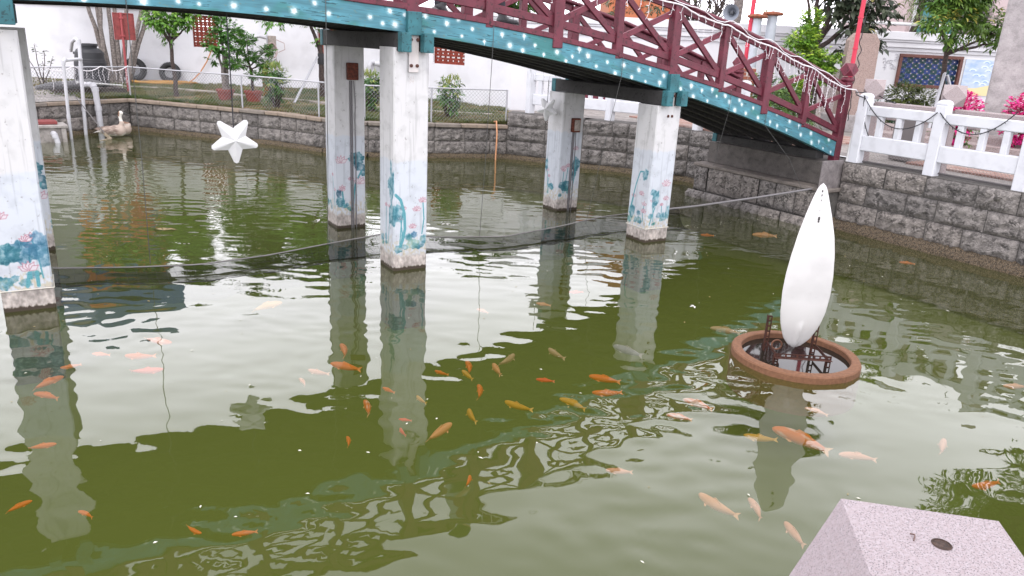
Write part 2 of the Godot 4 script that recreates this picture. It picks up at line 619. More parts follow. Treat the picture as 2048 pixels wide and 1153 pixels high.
	var fm := mat("floating flecks", Color.WHITE, 0.8)
	fm.vertex_color_use_as_albedo = true
	fm.cull_mode = BaseMaterial3D.CULL_DISABLED
	var f := part(self, "debris", fl, fm)
	f.set_meta("kind", "stuff")
	f.set_meta("label", "pale flecks of petals and bits of leaf afloat on the pond")
	f.set_meta("category", "debris")


var stone_kinds := []

func stone_variants() -> void:
	for k in 8:
		var nz := FastNoiseLite.new()
		nz.seed = 200 + k
		nz.frequency = 2.3
		var mb := MB.new()
		# a quarry-faced block, one unit each way, rough side towards +z
		mb.grid(12, 7, func(a: float, b: float) -> Vector3:
			var x := a - 0.5
			var y := b - 0.5
			var e := minf(minf(a, 1.0 - a), minf(b, 1.0 - b))
			var z := 0.22 + 0.16 * smoothstep(0.0, 0.1, e) + 0.55 * nz.get_noise_2d(x * 2.6, y * 1.6) * smoothstep(0.0, 0.14, e)
			if e < 0.001:
				z = 0.0
				return V3(x, y, z)
			return V3(x * 0.99, y * 0.98, z))
		if mb.n[mb.n.size() / 2].z < 0.0:
			printerr("stone inside out")
		stone_kinds.append(mb.mesh())


func stone_run(under: Node3D, path: Array, courses: Array, depth: float, mm: Array, lmin := 0.46, lmax := 0.85) -> void:
	# courses of stones along a path; every stone is a piece of its own
	for c in courses:
		for k in path.size() - 1:
			var a: Vector3 = path[k]
			var b: Vector3 = path[k + 1]
			var d := V3(b.x - a.x, 0, b.z - a.z)
			var total := d.length()
			d /= total
			var out := V3(-d.z, 0, d.x)
			var s := 0.0
			while s < total - 0.02:
				var l := minf(R(lmin, lmax), total - s)
				if total - s - l < lmin * 0.6:
					l = total - s
				var hh: float = c[1] - c[0]
				var p := V3(a.x, c[0] + hh * 0.5, a.z) + d * (s + l * 0.5) + out * R(-0.008, 0.014)
				var t := Transform3D(Basis(d * (l - 0.011), Vector3.UP * (hh - 0.011), out * depth), p)
				part(under, "stone", stone_kinds[rng.randi() % 8], mm[rng.randi() % mm.size()], t)
				s += l


func backing(path: Array, y0: float, y1: float, thick: float) -> MB:
	var mb := MB.new()
	for k in path.size() - 1:
		var a: Vector3 = path[k]
		var b: Vector3 = path[k + 1]
		var d := V3(b.x - a.x, 0, b.z - a.z).normalized()
		var inw := V3(d.z, 0, -d.x)
		var p := [V3(a.x, 0, a.z), V3(b.x, 0, b.z), V3(b.x, 0, b.z) + inw * thick + d * 0.1, V3(a.x, 0, a.z) + inw * thick - d * 0.1]
		mb.face([p[0] + V3(0, y0, 0), p[1] + V3(0, y0, 0), p[1] + V3(0, y1, 0), p[0] + V3(0, y1, 0)], -inw)
		mb.face([p[0] + V3(0, y1, 0), p[1] + V3(0, y1, 0), p[2] + V3(0, y1, 0), p[3] + V3(0, y1, 0)], Vector3.UP)
		mb.face([p[3] + V3(0, y0, 0), p[2] + V3(0, y0, 0), p[2] + V3(0, y1, 0), p[3] + V3(0, y1, 0)], inw)
	return mb


func footing(under: Node3D, path: Array, h: float, w: float, m: Material) -> void:
	# the crusted concrete toe at the waterline
	var nz := FastNoiseLite.new()
	nz.seed = 77
	nz.frequency = 3.0
	for k in path.size() - 1:
		var a: Vector3 = path[k]
		var b: Vector3 = path[k + 1]
		var d := V3(b.x - a.x, 0, b.z - a.z)
		var out := V3(-d.z, 0, d.x).normalized()
		var mb := MB.new()
		mb.grid(maxi(4, int(d.length() / 0.07)), 6, func(s: float, t: float) -> Vector3:
			var p := V3(a.x, 0, a.z) + d * s
			var prof: Array = [[0.0, h], [0.25, h * 0.92], [0.5, h * 0.7], [0.75, h * 0.42], [0.95, h * 0.1], [1.0, -0.15], [1.0, -0.7]][roundi(t * 6)]
			var q: Vector3 = p + out * w * prof[0] + V3(0, prof[1], 0)
			var e := nz.get_noise_3d(q.x * 2.0, q.y * 2.0, q.z * 2.0) * 0.03 + nz.get_noise_3d(q.x * 6.0, q.y * 6.0, q.z * 6.0) * 0.02
			return q + (out + Vector3.UP * 0.6) * e * (1.0 if t > 0.05 else 0.0))
		part(under, "footing", mb, m)


func retaining_walls() -> void:
	stone_variants()
	var g1 := mat("quarry stone", lin(0.45, 0.435, 0.425), 0.92, "stone", 0.8, "stone_height", 5.0)
	var g2 := mat("quarry stone dark", lin(0.36, 0.35, 0.345), 0.92, "stone", 0.75, "stone_height", 5.0)
	var g3 := mat("quarry stone warm", lin(0.5, 0.475, 0.455), 0.92, "stone", 0.9, "stone_height", 5.0)
	var mortar := mat("mortar", lin(0.12, 0.115, 0.112), 0.95, "concrete", 1.0)
	var crust := mat("waterline crust", lin(0.33, 0.3, 0.265), 0.9, "crust", 1.4, "crust", 3.0)
	var crust2 := mat("pale waterline crust", lin(0.27, 0.25, 0.21), 0.9, "crust", 1.2, "crust", 2.0)
	# right bank, under the white concrete railing
	var rw := [V3(7.42, 0, 7.3), V3(7.42, 0, 0.5)]
	rw.reverse()
	var t := thing("stone_wall", "grey rough stone retaining wall under the near white concrete railing", "retaining wall")
	var prw := [V3(7.42, 0, 0.5), V3(7.42, 0, 7.3)]
	prw.reverse()
	# path direction is chosen so that «out» points over the water
	var pr := [V3(7.42, 0, 0.5), V3(7.42, 0, 7.3)]
	part(t, "core", backing(pr, -0.7, 1.062, 0.5), mortar)
	stone_run(t, pr, [[0.1, 0.43], [0.43, 0.75], [0.75, 1.06]], 0.14, [g1, g1, g3, g2])
	footing(t, pr, 0.16, 0.17, crust)
	# right bank, beyond the bridge, curving away
	var mw := [V3(5.86, 0, -7.4), V3(6.4, 0, -6.6), V3(6.84, 0, -5.75), V3(7.45, 0, -4.9), V3(8.06, 0, -3.64), V3(8.1, 0, -2.3)]
	t = thing("stone_wall", "dark mottled stone retaining wall curving away beyond the bridge", "retaining wall")
	part(t, "core", backing(mw, -0.7, 1.062, 0.5), mortar)
	stone_run(t, mw, [[0.1, 0.43], [0.43, 0.75], [0.75, 1.06]], 0.13, [g2, g2, g1])
	footing(t, mw, 0.1, 0.1, crust2)
	# far bank, with a ledge of flat slabs
	var fw := [V3(-1.5, 0, -13.95), V3(-0.1, 0, -12.3), V3(1.38, 0, -10.4), V3(2.03, 0, -9.15), V3(2.76, 0, -8.3), V3(4.2, 0, -7.87), V3(5.86, 0, -7.4)]
	t = thing("stone_wall", "low grey stone wall with a ledge below the chain link fence", "retaining wall")
	part(t, "core", backing(fw, -0.7, 0.69, 0.4), mortar)
	stone_run(t, fw, [[0.08, 0.38], [0.38, 0.685]], 0.11, [g1, g2, g1])
	footing(t, fw, 0.1, 0.1, crust2)
	ledge(t, fw)
	var lw := [V3(-13.0, 0, -9.0), V3(-4.5, 0, -12.0), V3(-2.5, 0, -13.3), V3(-1.5, 0, -13.95)]
	t = thing("stone_wall", "low stone wall behind the white pipes and the two geese", "retaining wall")
	part(t, "core", backing(lw, -0.7, 0.72, 0.4), mortar)
	stone_run(t, [lw[1], lw[2], lw[3]], [[0.08, 0.4], [0.4, 0.715]], 0.11, [g1, g2, g3], 0.4, 0.8)
	footing(t, [lw[1], lw[2], lw[3]], 0.1, 0.1, crust2)
	ledge(t, [lw[1], lw[2], lw[3]])


func ledge(under: Node3D, path: Array) -> void:
	var m1 := mat("ledge slab", lin(0.33, 0.27, 0.22), 0.9, "concrete", 0.8, "stone_height", 1.0)
	var m2 := mat("ledge slab grey", lin(0.27, 0.24, 0.215), 0.9, "concrete", 0.8, "stone_height", 1.0)
	for k in path.size() - 1:
		var a: Vector3 = path[k]
		var b: Vector3 = path[k + 1]
		var d := V3(b.x - a.x, 0, b.z - a.z)
		var total := d.length()
		d /= total
		var out := V3(-d.z, 0, d.x)
		var s := 0.0
		while s < total - 0.02:
			var l := minf(R(0.6, 1.1), total - s)
			if total - s - l < 0.3:
				l = total - s
			var mb := MB.new()
			mb.box(Transform3D(Basis(d, Vector3.UP, out).rotated(out, R(-0.008, 0.008)), V3(a.x, 0.738 + R(-0.004, 0.004), a.z) + d * (s + l * 0.5) - out * 0.08), V3(l - 0.012, 0.085, 0.36), 0.014)
			part(under, "slab", mb, m1 if rng.randf() < 0.6 else m2)
			s += l


func wall_run(t: Node3D, path: Array, holes: Array, y0: float, y1: float, m: Material) -> void:
	# a plastered wall with moulded cornice; holes: [segment, s0, s1, h0, h1]
	var thick := 0.24
	for k in path.size() - 1:
		var a: Vector3 = path[k]
		var b: Vector3 = path[k + 1]
		var d := V3(b.x - a.x, 0, b.z - a.z)
		var total := d.length()
		d /= total
		var out := V3(-d.z, 0, d.x)
		var bs := Basis(d, Vector3.UP, out)
		var cuts := []
		for h in holes:
			if h[0] == k:
				cuts.append(h)
		var mb := MB.new()
		var s := 0.0
		for h in cuts + [[k, total, total, 0, 0]]:
			if h[1] - s > 0.01:
				mb.box(Transform3D(bs, V3(a.x, (y0 + y1) / 2, a.z) + d * (s + h[1]) * 0.5 - out * thick / 2), V3(h[1] - s, y1 - y0, thick))
			if h[2] > h[1]:
				mb.box(Transform3D(bs, V3(a.x, (y0 + h[3]) / 2, a.z) + d * (h[1] + h[2]) * 0.5 - out * thick / 2), V3(h[2] - h[1], h[3] - y0, thick))
				mb.box(Transform3D(bs, V3(a.x, (h[4] + y1) / 2, a.z) + d * (h[1] + h[2]) * 0.5 - out * thick / 2), V3(h[2] - h[1], y1 - h[4], thick))
			s = h[2]
		part(t, "wall_face", mb, m)
		# cornice: three stepped mouldings and a coping
		var co := MB.new()
		var y := y1
		for st in [[0.1, 0.05], [0.14, 0.11], [0.06, 0.15], [0.22, 0.19]]:
			co.box(Transform3D(bs, V3(a.x, y + st[0] * 0.5, a.z) + d * total * 0.5 + out * (st[1] - 0.24 - st[1]) * 0.5 + out * st[1] * 0.5), V3(total + 0.02, st[0], 0.24 + st[1]), 0.012)
			y += st[0]
		part(t, "cornice", co, m)


func white_walls() -> void:
	var m := mat("white plaster", lin(0.68, 0.68, 0.71), 0.85, "plaster", 0.35)
	var t := thing("white_wall", "long white plastered boundary wall behind the black tank and tyres", "wall")
	wall_run(t, [V3(-16.0, 0, -26.9), V3(-3.3, 0, -22.0), V3(4.9, 0, -18.8)], [[1, 4.85, 5.65, 1.97, 2.97]], 0.6, 3.03, m)
	lattice(t, V3(-3.3, 0, -22.0), V3(4.9, 0, -18.8), 4.85, 5.65, 1.97, 2.97)
	t = thing("white_wall", "white plastered wall with red lattice windows behind the clipped shrubs", "wall")
	wall_run(t, [V3(4.9, 0, -18.8), V3(8.3, 0, -11.3)], [[0, 0.12, 1.15, 1.88, 2.75], [0, 5.28, 6.5, 1.9, 2.72]], 0.6, 3.0, m)
	lattice(t, V3(4.9, 0, -18.8), V3(8.3, 0, -11.3), 0.12, 1.15, 1.88, 2.75)
	lattice(t, V3(4.9, 0, -18.8), V3(8.3, 0, -11.3), 5.28, 6.5, 1.9, 2.72)
	t = thing("white_wall", "white wall with a moulded cornice, lattice window and wave mural behind the terrace", "wall")
	wall_run(t, [V3(8.3, 0, -11.3), V3(25.2, 0, -0.65)], [[0, 11.05, 12.72, 2.03, 2.8]], 0.6, 2.93, m)
	blue_window(t)


func lattice(t: Node3D, a: Vector3, b: Vector3, s0: float, s1: float, y0: float, y1: float) -> void:
	# fired-clay grille of interlocking squares and lozenges in a white reveal
	var d := (b - a).normalized()
	var out := V3(-d.z, 0, d.x)
	var m := mat("red clay grille", lin(0.36, 0.075, 0.05), 0.75, "rust", 1.5)
	var n := 6
	var rows := 6 if y1 - y0 > 0.9 else 4
	var cw := (s1 - s0) / n
	var ch := (y1 - y0) / rows
	var w := part(t, "window", _frame(a, d, out, s0, s1, y0, y1), m)
	for i in n:
		for j in rows:
			var c := a + d * (s0 + cw * (i + 0.5)) - out * 0.1 + V3(0, y0 + ch * (j + 0.5), 0)
			var mb := MB.new()
			var r := cw * 0.34
			var pts := []
			for k in 4:
				pts.append(c + d * r * cos(PI / 2 * k) + Vector3.UP * r * ch / cw * sin(PI / 2 * k))
			for k in 4:
				mb.bar(pts[k], pts[(k + 1) % 4], 0.016, 0.05, out)
			mb.bar(c - d * cw * 0.5 + V3(0, ch * 0.5, 0), c - d * r * 0.5 + V3(0, r * 0.5, 0), 0.015, 0.046, out)
			mb.bar(c + d * cw * 0.5 + V3(0, ch * 0.5, 0), c + d * r * 0.5 + V3(0, r * 0.5, 0), 0.015, 0.046, out)
			mb.bar(c - d * cw * 0.5 - V3(0, ch * 0.5, 0), c - d * r * 0.5 - V3(0, r * 0.5, 0), 0.015, 0.046, out)
			mb.bar(c + d * cw * 0.5 - V3(0, ch * 0.5, 0), c + d * r * 0.5 - V3(0, r * 0.5, 0), 0.015, 0.046, out)
			if i < n - 1:
				mb.bar(c + d * cw * 0.5 - V3(0, ch * 0.3, 0), c + d * cw * 0.5 + V3(0, ch * 0.3, 0), 0.016, 0.055, out)
			part(w, "tile", mb, m)


func _frame(a: Vector3, d: Vector3, out: Vector3, s0: float, s1: float, y0: float, y1: float) -> MB:
	var mb := MB.new()
	var z := -out * 0.1
	var w := 0.03
	mb.bar(a + d * (s0 + w / 2) + V3(0, y0, 0) + z, a + d * (s0 + w / 2) + V3(0, y1, 0) + z, w, 0.07, d)
	mb.bar(a + d * (s1 - w / 2) + V3(0, y0, 0) + z, a + d * (s1 - w / 2) + V3(0, y1, 0) + z, w, 0.07, d)
	mb.bar(a + d * (s0 + w) + V3(0, y0 + w / 2, 0) + z, a + d * (s1 - w) + V3(0, y0 + w / 2, 0) + z, w, 0.066)
	mb.bar(a + d * (s0 + w) + V3(0, y1 - w / 2, 0) + z, a + d * (s1 - w) + V3(0, y1 - w / 2, 0) + z, w, 0.066)
	return mb


func blue_window(t: Node3D) -> void:
	var a := V3(8.3, 0, -11.3)
	var d := V3(16.9, 0, 10.65).normalized()
	var out := V3(-d.z, 0, d.x)
	var brown := mat("brown window frame", lin(0.17, 0.06, 0.045), 0.6, "wood", 1.0)
	var blue := mat("blue glazed grille", lin(0.02, 0.05, 0.2), 0.35)
	var green := mat("green glazed grille", lin(0.012, 0.06, 0.07), 0.35)
	var fr := MB.new()
	var s0 := 10.98
	var s1 := 12.79
	var y0 := 1.96
	var y1 := 2.87
	var w := 0.09
	for q in [[s0, s1, y0, y0 + w], [s0, s1, y1 - w, y1], [s0, s0 + w, y0 + w, y1 - w], [s1 - w, s1, y0 + w, y1 - w]]:
		fr.box(Transform3D(Basis(d, Vector3.UP, out), a + d * (q[0] + q[1]) * 0.5 + V3(0, (q[2] + q[3]) * 0.5, 0) + out * 0.01), V3(q[1] - q[0], q[3] - q[2], 0.1), 0.01)
	var f := part(t, "window", fr, brown)
	var n := 9
	var rows := 5
	var cw := (s1 - s0 - 0.18) / n
	var ch := (y1 - y0 - 0.18) / rows
	for i in n:
		for j in rows:
			var c := a + d * (s0 + 0.09 + cw * (i + 0.5)) - out * 0.08 + V3(0, y0 + 0.09 + ch * (j + 0.5), 0)
			var mb := MB.new()
			for r in [[0.48, 0.05, 0.0], [0.3, 0.05, PI / 4]]:
				for k in 8:
					var p0: Vector3 = c + d * cw * r[0] * cos(TAU * k / 8 + r[2]) + V3(0, ch * r[0] * sin(TAU * k / 8 + r[2]), 0)
					var p1: Vector3 = c + d * cw * r[0] * cos(TAU * (k + 1) / 8 + r[2]) + V3(0, ch * r[0] * sin(TAU * (k + 1) / 8 + r[2]), 0)
					mb.bar(p0, p1, 0.035, r[1], out)
			mb.bar(c - d * cw * 0.5, c - d * cw * 0.28, 0.035, 0.05, out)
			mb.bar(c + d * cw * 0.5, c + d * cw * 0.28, 0.035, 0.05, out)
			mb.bar(c - V3(0, ch * 0.5, 0), c - V3(0, ch * 0.28, 0), 0.035, 0.05, out)
			mb.bar(c + V3(0, ch * 0.5, 0), c + V3(0, ch * 0.28, 0), 0.035, 0.05, out)
			part(f, "tile", mb, blue if (i + j) % 2 == 0 else green)


# ---------------------------------------------------------------- pillars with painted lotus
const PPM := 250.0
const PTOP := 2.56

func px(im: Image, x: int, y: int, c: Color, a: float) -> void:
	var w := im.get_width()
	x = posmod(x, w)
	if y < 0 or y >= im.get_height() or a <= 0.0:
		return
	im.set_pixel(x, y, im.get_pixel(x, y).lerp(c, minf(a, 1.0)))

func disc(im: Image, x: float, y: float, r: float, c: Color, a := 1.0) -> void:
	for j in range(int(y - r - 1), int(y + r + 2)):
		for i in range(int(x - r - 1), int(x + r + 2)):
			px(im, i, j, c, a * clampf(r + 0.5 - Vector2(i - x, j - y).length(), 0.0, 1.0))

func stroke(im: Image, pts: Array, r: float, c: Color, a := 1.0) -> void:
	for k in pts.size() - 1:
		var n := int(maxf(2.0, (pts[k] as Vector2).distance_to(pts[k + 1]) / maxf(r * 0.7, 0.5)))
		for s in n:
			var p: Vector2 = (pts[k] as Vector2).lerp(pts[k + 1], float(s) / n)
			disc(im, p.x, p.y, r, c, a)

func lotus_leaf(im: Image, c: Vector2, rx: float, ry: float, rot: float, col: Color, nz: FastNoiseLite) -> void:
	var m := int(maxf(rx, ry) * 1.3)
	var lobes := rng.randi_range(3, 6)
	var ph := R(0, TAU)
	var dark := col.lerp(Color(0.06, 0.32, 0.4), 0.5)
	for j in range(-m, m + 1):
		for i in range(-m, m + 1):
			var q := Vector2(i, j).rotated(-rot)
			var e := Vector2(q.x / rx, q.y / ry)
			var an := e.angle()
			var edge := 1.0 + 0.1 * sin(lobes * an + ph) + 0.06 * sin((lobes * 2 + 1) * an)
			var d := e.length() / edge
			if d < 1.0:
				var n := nz.get_noise_2d(c.x + i * 2.0, c.y + j * 2.0)
				var k := col.lerp(dark, clampf(0.35 + 0.9 * n + 0.25 * (q.y / ry), 0, 1))
				if absf(sin(an * 5.0 + ph)) < 0.1 and d > 0.15:
					k = k.lerp(Color(0.85, 0.95, 0.95), 0.35)
				px(im, int(c.x) + i, int(c.y) + j, k, minf(1.0, (1.0 - d) * rx * 0.35) * (0.6 + 0.6 * n))

func lotus_flower(im: Image, c: Vector2, s: float, open: int) -> void:
	var pink := Color(0.88, 0.66, 0.71)
	for k in open:
		var a := lerpf(-2.6, -0.54, float(k) / maxf(open - 1, 1))
		var tip := c + Vector2(cos(a), sin(a)) * s
		var side := Vector2(-sin(a), cos(a)) * s * 0.28
		var mid := c.lerp(tip, 0.55)
		for e in range(0, 9):
			var p := c.lerp(tip, e / 9.0)
			disc(im, p.x, p.y, s * 0.2 * sin(PI * (e + 1) / 10.0), Color(0.97, 0.93, 0.95), 0.7)
		stroke(im, [c, mid + side, tip], 0.7, pink, 0.75)
		stroke(im, [c, mid - side, tip], 0.7, pink.lerp(Color(0.5, 0.2, 0.3), 0.3), 0.55)
		disc(im, tip.x, tip.y, s * 0.12, pink, 0.5)

func stem(im: Image, pts: Array, r: float) -> void:
	stroke(im, pts, r, Color(0.42, 0.72, 0.76), 0.85)
	for k in pts.size() - 1:
		for s in 6:
			var p: Vector2 = (pts[k] as Vector2).lerp(pts[k + 1], s / 6.0) + Vector2(R(-r, r), R(-r, r))
			disc(im, p.x, p.y, 0.8, Color(0.18, 0.5, 0.55), 0.7)

func pillar_art(sd: int, hero: Array) -> ImageTexture:
	var w := int(4 * 0.42 * PPM)
	var h := int((PTOP + 0.06) * PPM)
	var nz := FastNoiseLite.new()
	nz.seed = sd
	nz.frequency = 0.02
	nz.fractal_octaves = 4
	var fine := FastNoiseLite.new()
	fine.seed = sd + 50
	fine.frequency = 0.09
	var by := PackedByteArray()
	by.resize(w * h * 3)
	var o := 0
	for j in h:
		var y := PTOP - j / PPM
		for i in w:
			var n := nz.get_noise_2d(i, j)
			var f := fine.get_noise_2d(i, j * 0.6)
			var streak := nz.get_noise_2d(i * 3.0 + 900.0, j * 0.18)
			var k := Color(0.975, 0.972, 0.965)
			k = k.lerp(Color(0.9, 0.945, 1.0), 0.55 * smoothstep(1.3, 1.27, y + 0.04 * n))
			k *= 1.0 - 0.1 * maxf(n, 0.0) - 0.08 * smoothstep(0.2, 0.5, streak)
			if f > 0.48 and n > 0.05:
				k = k.lerp(Color(0.55, 0.53, 0.52), 0.4)
			# peeling above the bare foot
			k = k.lerp(Color(0.86, 0.78, 0.6), 0.55 * smoothstep(0.42, 0.3, y + 0.12 * n) * smoothstep(-0.2, 0.3, f))
			k = k.lerp(Color(0.82, 0.78, 0.745) * (1.0 + 0.22 * f + 0.25 * n), smoothstep(0.22, 0.17, y + 0.05 * n))
			k = k.lerp(Color(0.3, 0.25, 0.2), smoothstep(0.05, 0.03, y + 0.02 * f))
			by[o] = clampi(int(k.r * 255), 0, 255); by[o + 1] = clampi(int(k.g * 255), 0, 255); by[o + 2] = clampi(int(k.b * 255), 0, 255)
			o += 3
	var im := Image.create_from_data(w, h, false, Image.FORMAT_RGB8, by)
	var teal := Color(0.3, 0.61, 0.67)
	var fw := 0.42 * PPM
	# a low bed of leaves and flowers on every face
	for face in 4:
		var x0 := face * fw
		for k in 4:
			var c := Vector2(x0 + R(0.08, 0.92) * fw, (PTOP - R(0.26, 0.4)) * PPM)
			lotus_leaf(im, c, R(8, 17), R(6, 13), R(-0.6, 0.6), [teal, Color(0.35, 0.66, 0.6), Color(0.45, 0.66, 0.74)][k % 3], nz)
		for k in 2:
			var b := Vector2(x0 + R(0.1, 0.9) * fw, (PTOP - 0.3) * PPM)
			var tp := b + Vector2(R(-14, 14), -R(0.18, 0.45) * PPM)
			stem(im, [b, b.lerp(tp, 0.5) + Vector2(R(-6, 6), 0), tp], 1.6)
			lotus_flower(im, tp, R(9, 15), 5 if k else 3)
	for q in hero:
		if q[0] == "leaf":
			lotus_leaf(im, Vector2(q[1] * fw, (PTOP - q[2]) * PPM), q[3] * PPM, q[4] * PPM, q[5], teal if q.size() < 7 else q[6], nz)
		elif q[0] == "stem":
			var pts := []
			for e in q[1]:
				pts.append(Vector2(e[0] * fw, (PTOP - e[1]) * PPM))
			stem(im, pts, q[2])
		elif q[0] == "flower":
			lotus_flower(im, Vector2(q[1] * fw, (PTOP - q[2]) * PPM), q[3] * PPM, 5)
		elif q[0] == "rust":
			for e in 40:
				px(im, int(q[1] * fw + R(-q[3], q[3])), int((PTOP - q[2]) * PPM) + int(R(0, q[4])), Color(0.6, 0.36, 0.25), 0.3)
	return ImageTexture.create_from_image(im)


func pillar_mesh(top: float) -> MB:
	var mb := MB.new()
	var h := 0.21
	var b := 0.014
	var ring := [V3(-h, 0, -h + b), V3(-h, 0, h - b), V3(-h + b, 0, h), V3(h - b, 0, h), V3(h, 0, h - b), V3(h, 0, -h + b), V3(h - b, 0, -h), V3(-h + b, 0, -h)]
	var us := [0.008, 0.242, 0.258, 0.492, 0.508, 0.742, 0.758, 0.992, 1.008]
	var vv := func(y: float) -> float: return (PTOP - y) / (PTOP + 0.06)
	for k in 8:
		var a: Vector3 = ring[k]
		var c: Vector3 = ring[(k + 1) % 8]
		mb.face([a + V3(0, -0.74, 0), c + V3(0, -0.74, 0), c + V3(0, top, 0), a + V3(0, top, 0)], (a + c), [Vector2(us[k], vv.call(-0.05)), Vector2(us[k + 1], vv.call(-0.05)), Vector2(us[k + 1], vv.call(top)), Vector2(us[k], vv.call(top))] if false else [Vector2(us[k], vv.call(-0.74)), Vector2(us[k + 1], vv.call(-0.74)), Vector2(us[k + 1], vv.call(top)), Vector2(us[k], vv.call(top))])
	var q := []
	for p in ring:
		q.append(p + V3(0, top, 0))
	mb.face(q, Vector3.UP)
	return mb


func pillars() -> void:
	var lt := Color(0.3, 0.62, 0.68)
	# which face a picture is on: 0..1 the pond's left side, 1..2 the front, 2..3 the right side, 3..4 the back
	var art := [
		pillar_art(1, [["leaf", 0.86, 0.98, 0.065, 0.2, 0.1], ["leaf", 0.9, 0.66, 0.1, 0.14, 0.15], ["leaf", 1.12, 0.68, 0.075, 0.11, -0.1, lt], ["leaf", 0.7, 1.02, 0.05, 0.08, 0.5], ["leaf", 0.8, 1.2, 0.03, 0.1, 0.0], ["stem", [[1.05, 0.9], [1.2, 0.84], [1.31, 0.68], [1.33, 0.5], [1.26, 0.36], [1.18, 0.28]], 4.5], ["leaf", 1.14, 0.26, 0.06, 0.05, 0.0], ["leaf", 1.42, 0.4, 0.045, 0.05, 0.2], ["leaf", 1.6, 0.42, 0.045, 0.045, -0.2, Color(0.25, 0.5, 0.68)], ["leaf", 1.58, 0.31, 0.09, 0.065, 0.0, Color(0.55, 0.77, 0.7)], ["leaf", 1.9, 0.36, 0.05, 0.06, 0.1, lt], ["stem", [[1.86, 0.82], [1.9, 0.6], [1.84, 0.42]], 1.8], ["flower", 1.86, 0.8, 0.06], ["flower", 1.68, 0.7, 0.06], ["flower", 1.56, 0.5, 0.055], ["rust", 1.5, 2.2, 8, 20]]),
		pillar_art(2, [["stem", [[0.12, 0.45], [0.3, 0.8], [0.45, 0.98], [0.62, 0.99]], 2.6], ["leaf", 0.72, 0.95, 0.06, 0.09, 0.3], ["leaf", 1.3, 0.62, 0.07, 0.13, 0.2, lt], ["leaf", 1.18, 0.72, 0.06, 0.05, 0.1], ["stem", [[1.3, 0.5], [1.2, 0.36], [1.12, 0.25]], 2.2], ["leaf", 0.2, 0.4, 0.07, 0.1, 0.1], ["leaf", 1.9, 0.42, 0.045, 0.11, 0.05], ["leaf", 1.72, 0.36, 0.06, 0.07, 0.3, lt], ["flower", 1.7, 0.8, 0.09], ["flower", 1.76, 0.6, 0.06], ["flower", 0.62, 0.66, 0.06], ["flower", 0.8, 0.42, 0.06]]),
		pillar_art(3, [["leaf", 0.12, 0.72, 0.045, 0.12, 0.0], ["leaf", 1.3, 0.42, 0.12, 0.09, 0.0, Color(0.08, 0.4, 0.46)], ["leaf", 1.78, 0.76, 0.09, 0.12, 0.2, Color(0.06, 0.38, 0.45)], ["leaf", 1.7, 0.6, 0.05, 0.12, 0.2, Color(0.08, 0.4, 0.46)], ["stem", [[1.7, 0.9], [1.76, 0.62], [1.66, 0.34]], 2.2], ["flower", 1.72, 1.0, 0.06], ["flower", 1.2, 0.68, 0.07], ["leaf", 0.5, 0.38, 0.08, 0.06, 0.0, lt]]),
		pillar_art(4, [["leaf", 1.7, 0.98, 0.12, 0.09, 0.1, Color(0.06, 0.4, 0.46)], ["leaf", 1.82, 0.86, 0.1, 0.06, 0.3, Color(0.05, 0.33, 0.42)], ["leaf", 1.96, 0.78, 0.06, 0.06, 0.0, Color(0.06, 0.4, 0.46)], ["stem", [[1.86, 0.8], [1.66, 0.64], [1.58, 0.46], [1.56, 0.3]], 3.4], ["flower", 1.16, 0.92, 0.1], ["flower", 1.8, 0.62, 0.1], ["flower", 1.5, 0.68, 0.05], ["leaf", 1.06, 0.5, 0.05, 0.06, 0.0, Color(0.1, 0.3, 0.42)], ["leaf", 1.1, 0.38, 0.08, 0.07, 0.2]]),
		pillar_art(5, [["leaf", 1.5, 0.56, 0.15, 0.11, 0.1, Color(0.16, 0.47, 0.6)], ["leaf", 1.8, 0.62, 0.12, 0.13, 0.2, Color(0.3, 0.55, 0.7)], ["leaf", 1.2, 0.55, 0.12, 0.1, 0.0, Color(0.15, 0.5, 0.55)], ["leaf", 1.95, 0.5, 0.09, 0.1, 0.1, Color(0.45, 0.68, 0.78)], ["flower", 1.6, 0.66, 0.06], ["flower", 1.58, 0.38, 0.09], ["flower", 1.2, 0.88, 0.07], ["stem", [[1.58, 0.36], [1.5, 0.22]], 4.0], ["stem", [[1.72, 0.36], [1.72, 0.22]], 4.0], ["leaf", 2.3, 0.75, 0.05, 0.16, 0.0], ["leaf", 1.06, 0.28, 0.08, 0.07, 0.2, lt]]),
	]
	var rows := [
		[0.0, 0.0, 2.5, 0, "white painted pillar with an arched lotus stem, left of the middle, front row"],
		[3.8, 0.03, 1.9, 1, "white painted pillar below the bridge's steep end, front row, beside the black net's hose"],
		[3.8, -2.17, 1.9, 2, "back row pillar with a junction box, behind the bridge's steep end"],
		[0.08, -2.2, 2.5, 3, "back row pillar with a rusty brown box and cables running down it"],
		[-3.82, -0.1, 2.5, 4, "large white pillar at the edge of the picture with blue lotus leaves"],
		[-3.76, -2.3, 2.5, 3, "back row pillar half hidden behind the large white pillar"],
	]
	var boxm := mat("rusted box", lin(0.2, 0.07, 0.05), 0.8, "rust", 2.0)
	var pale := mat("stained white box", lin(0.4, 0.36, 0.33), 0.7, "concrete", 1.3)
	var pipe := mat("grey conduit", lin(0.16, 0.15, 0.16), 0.6)
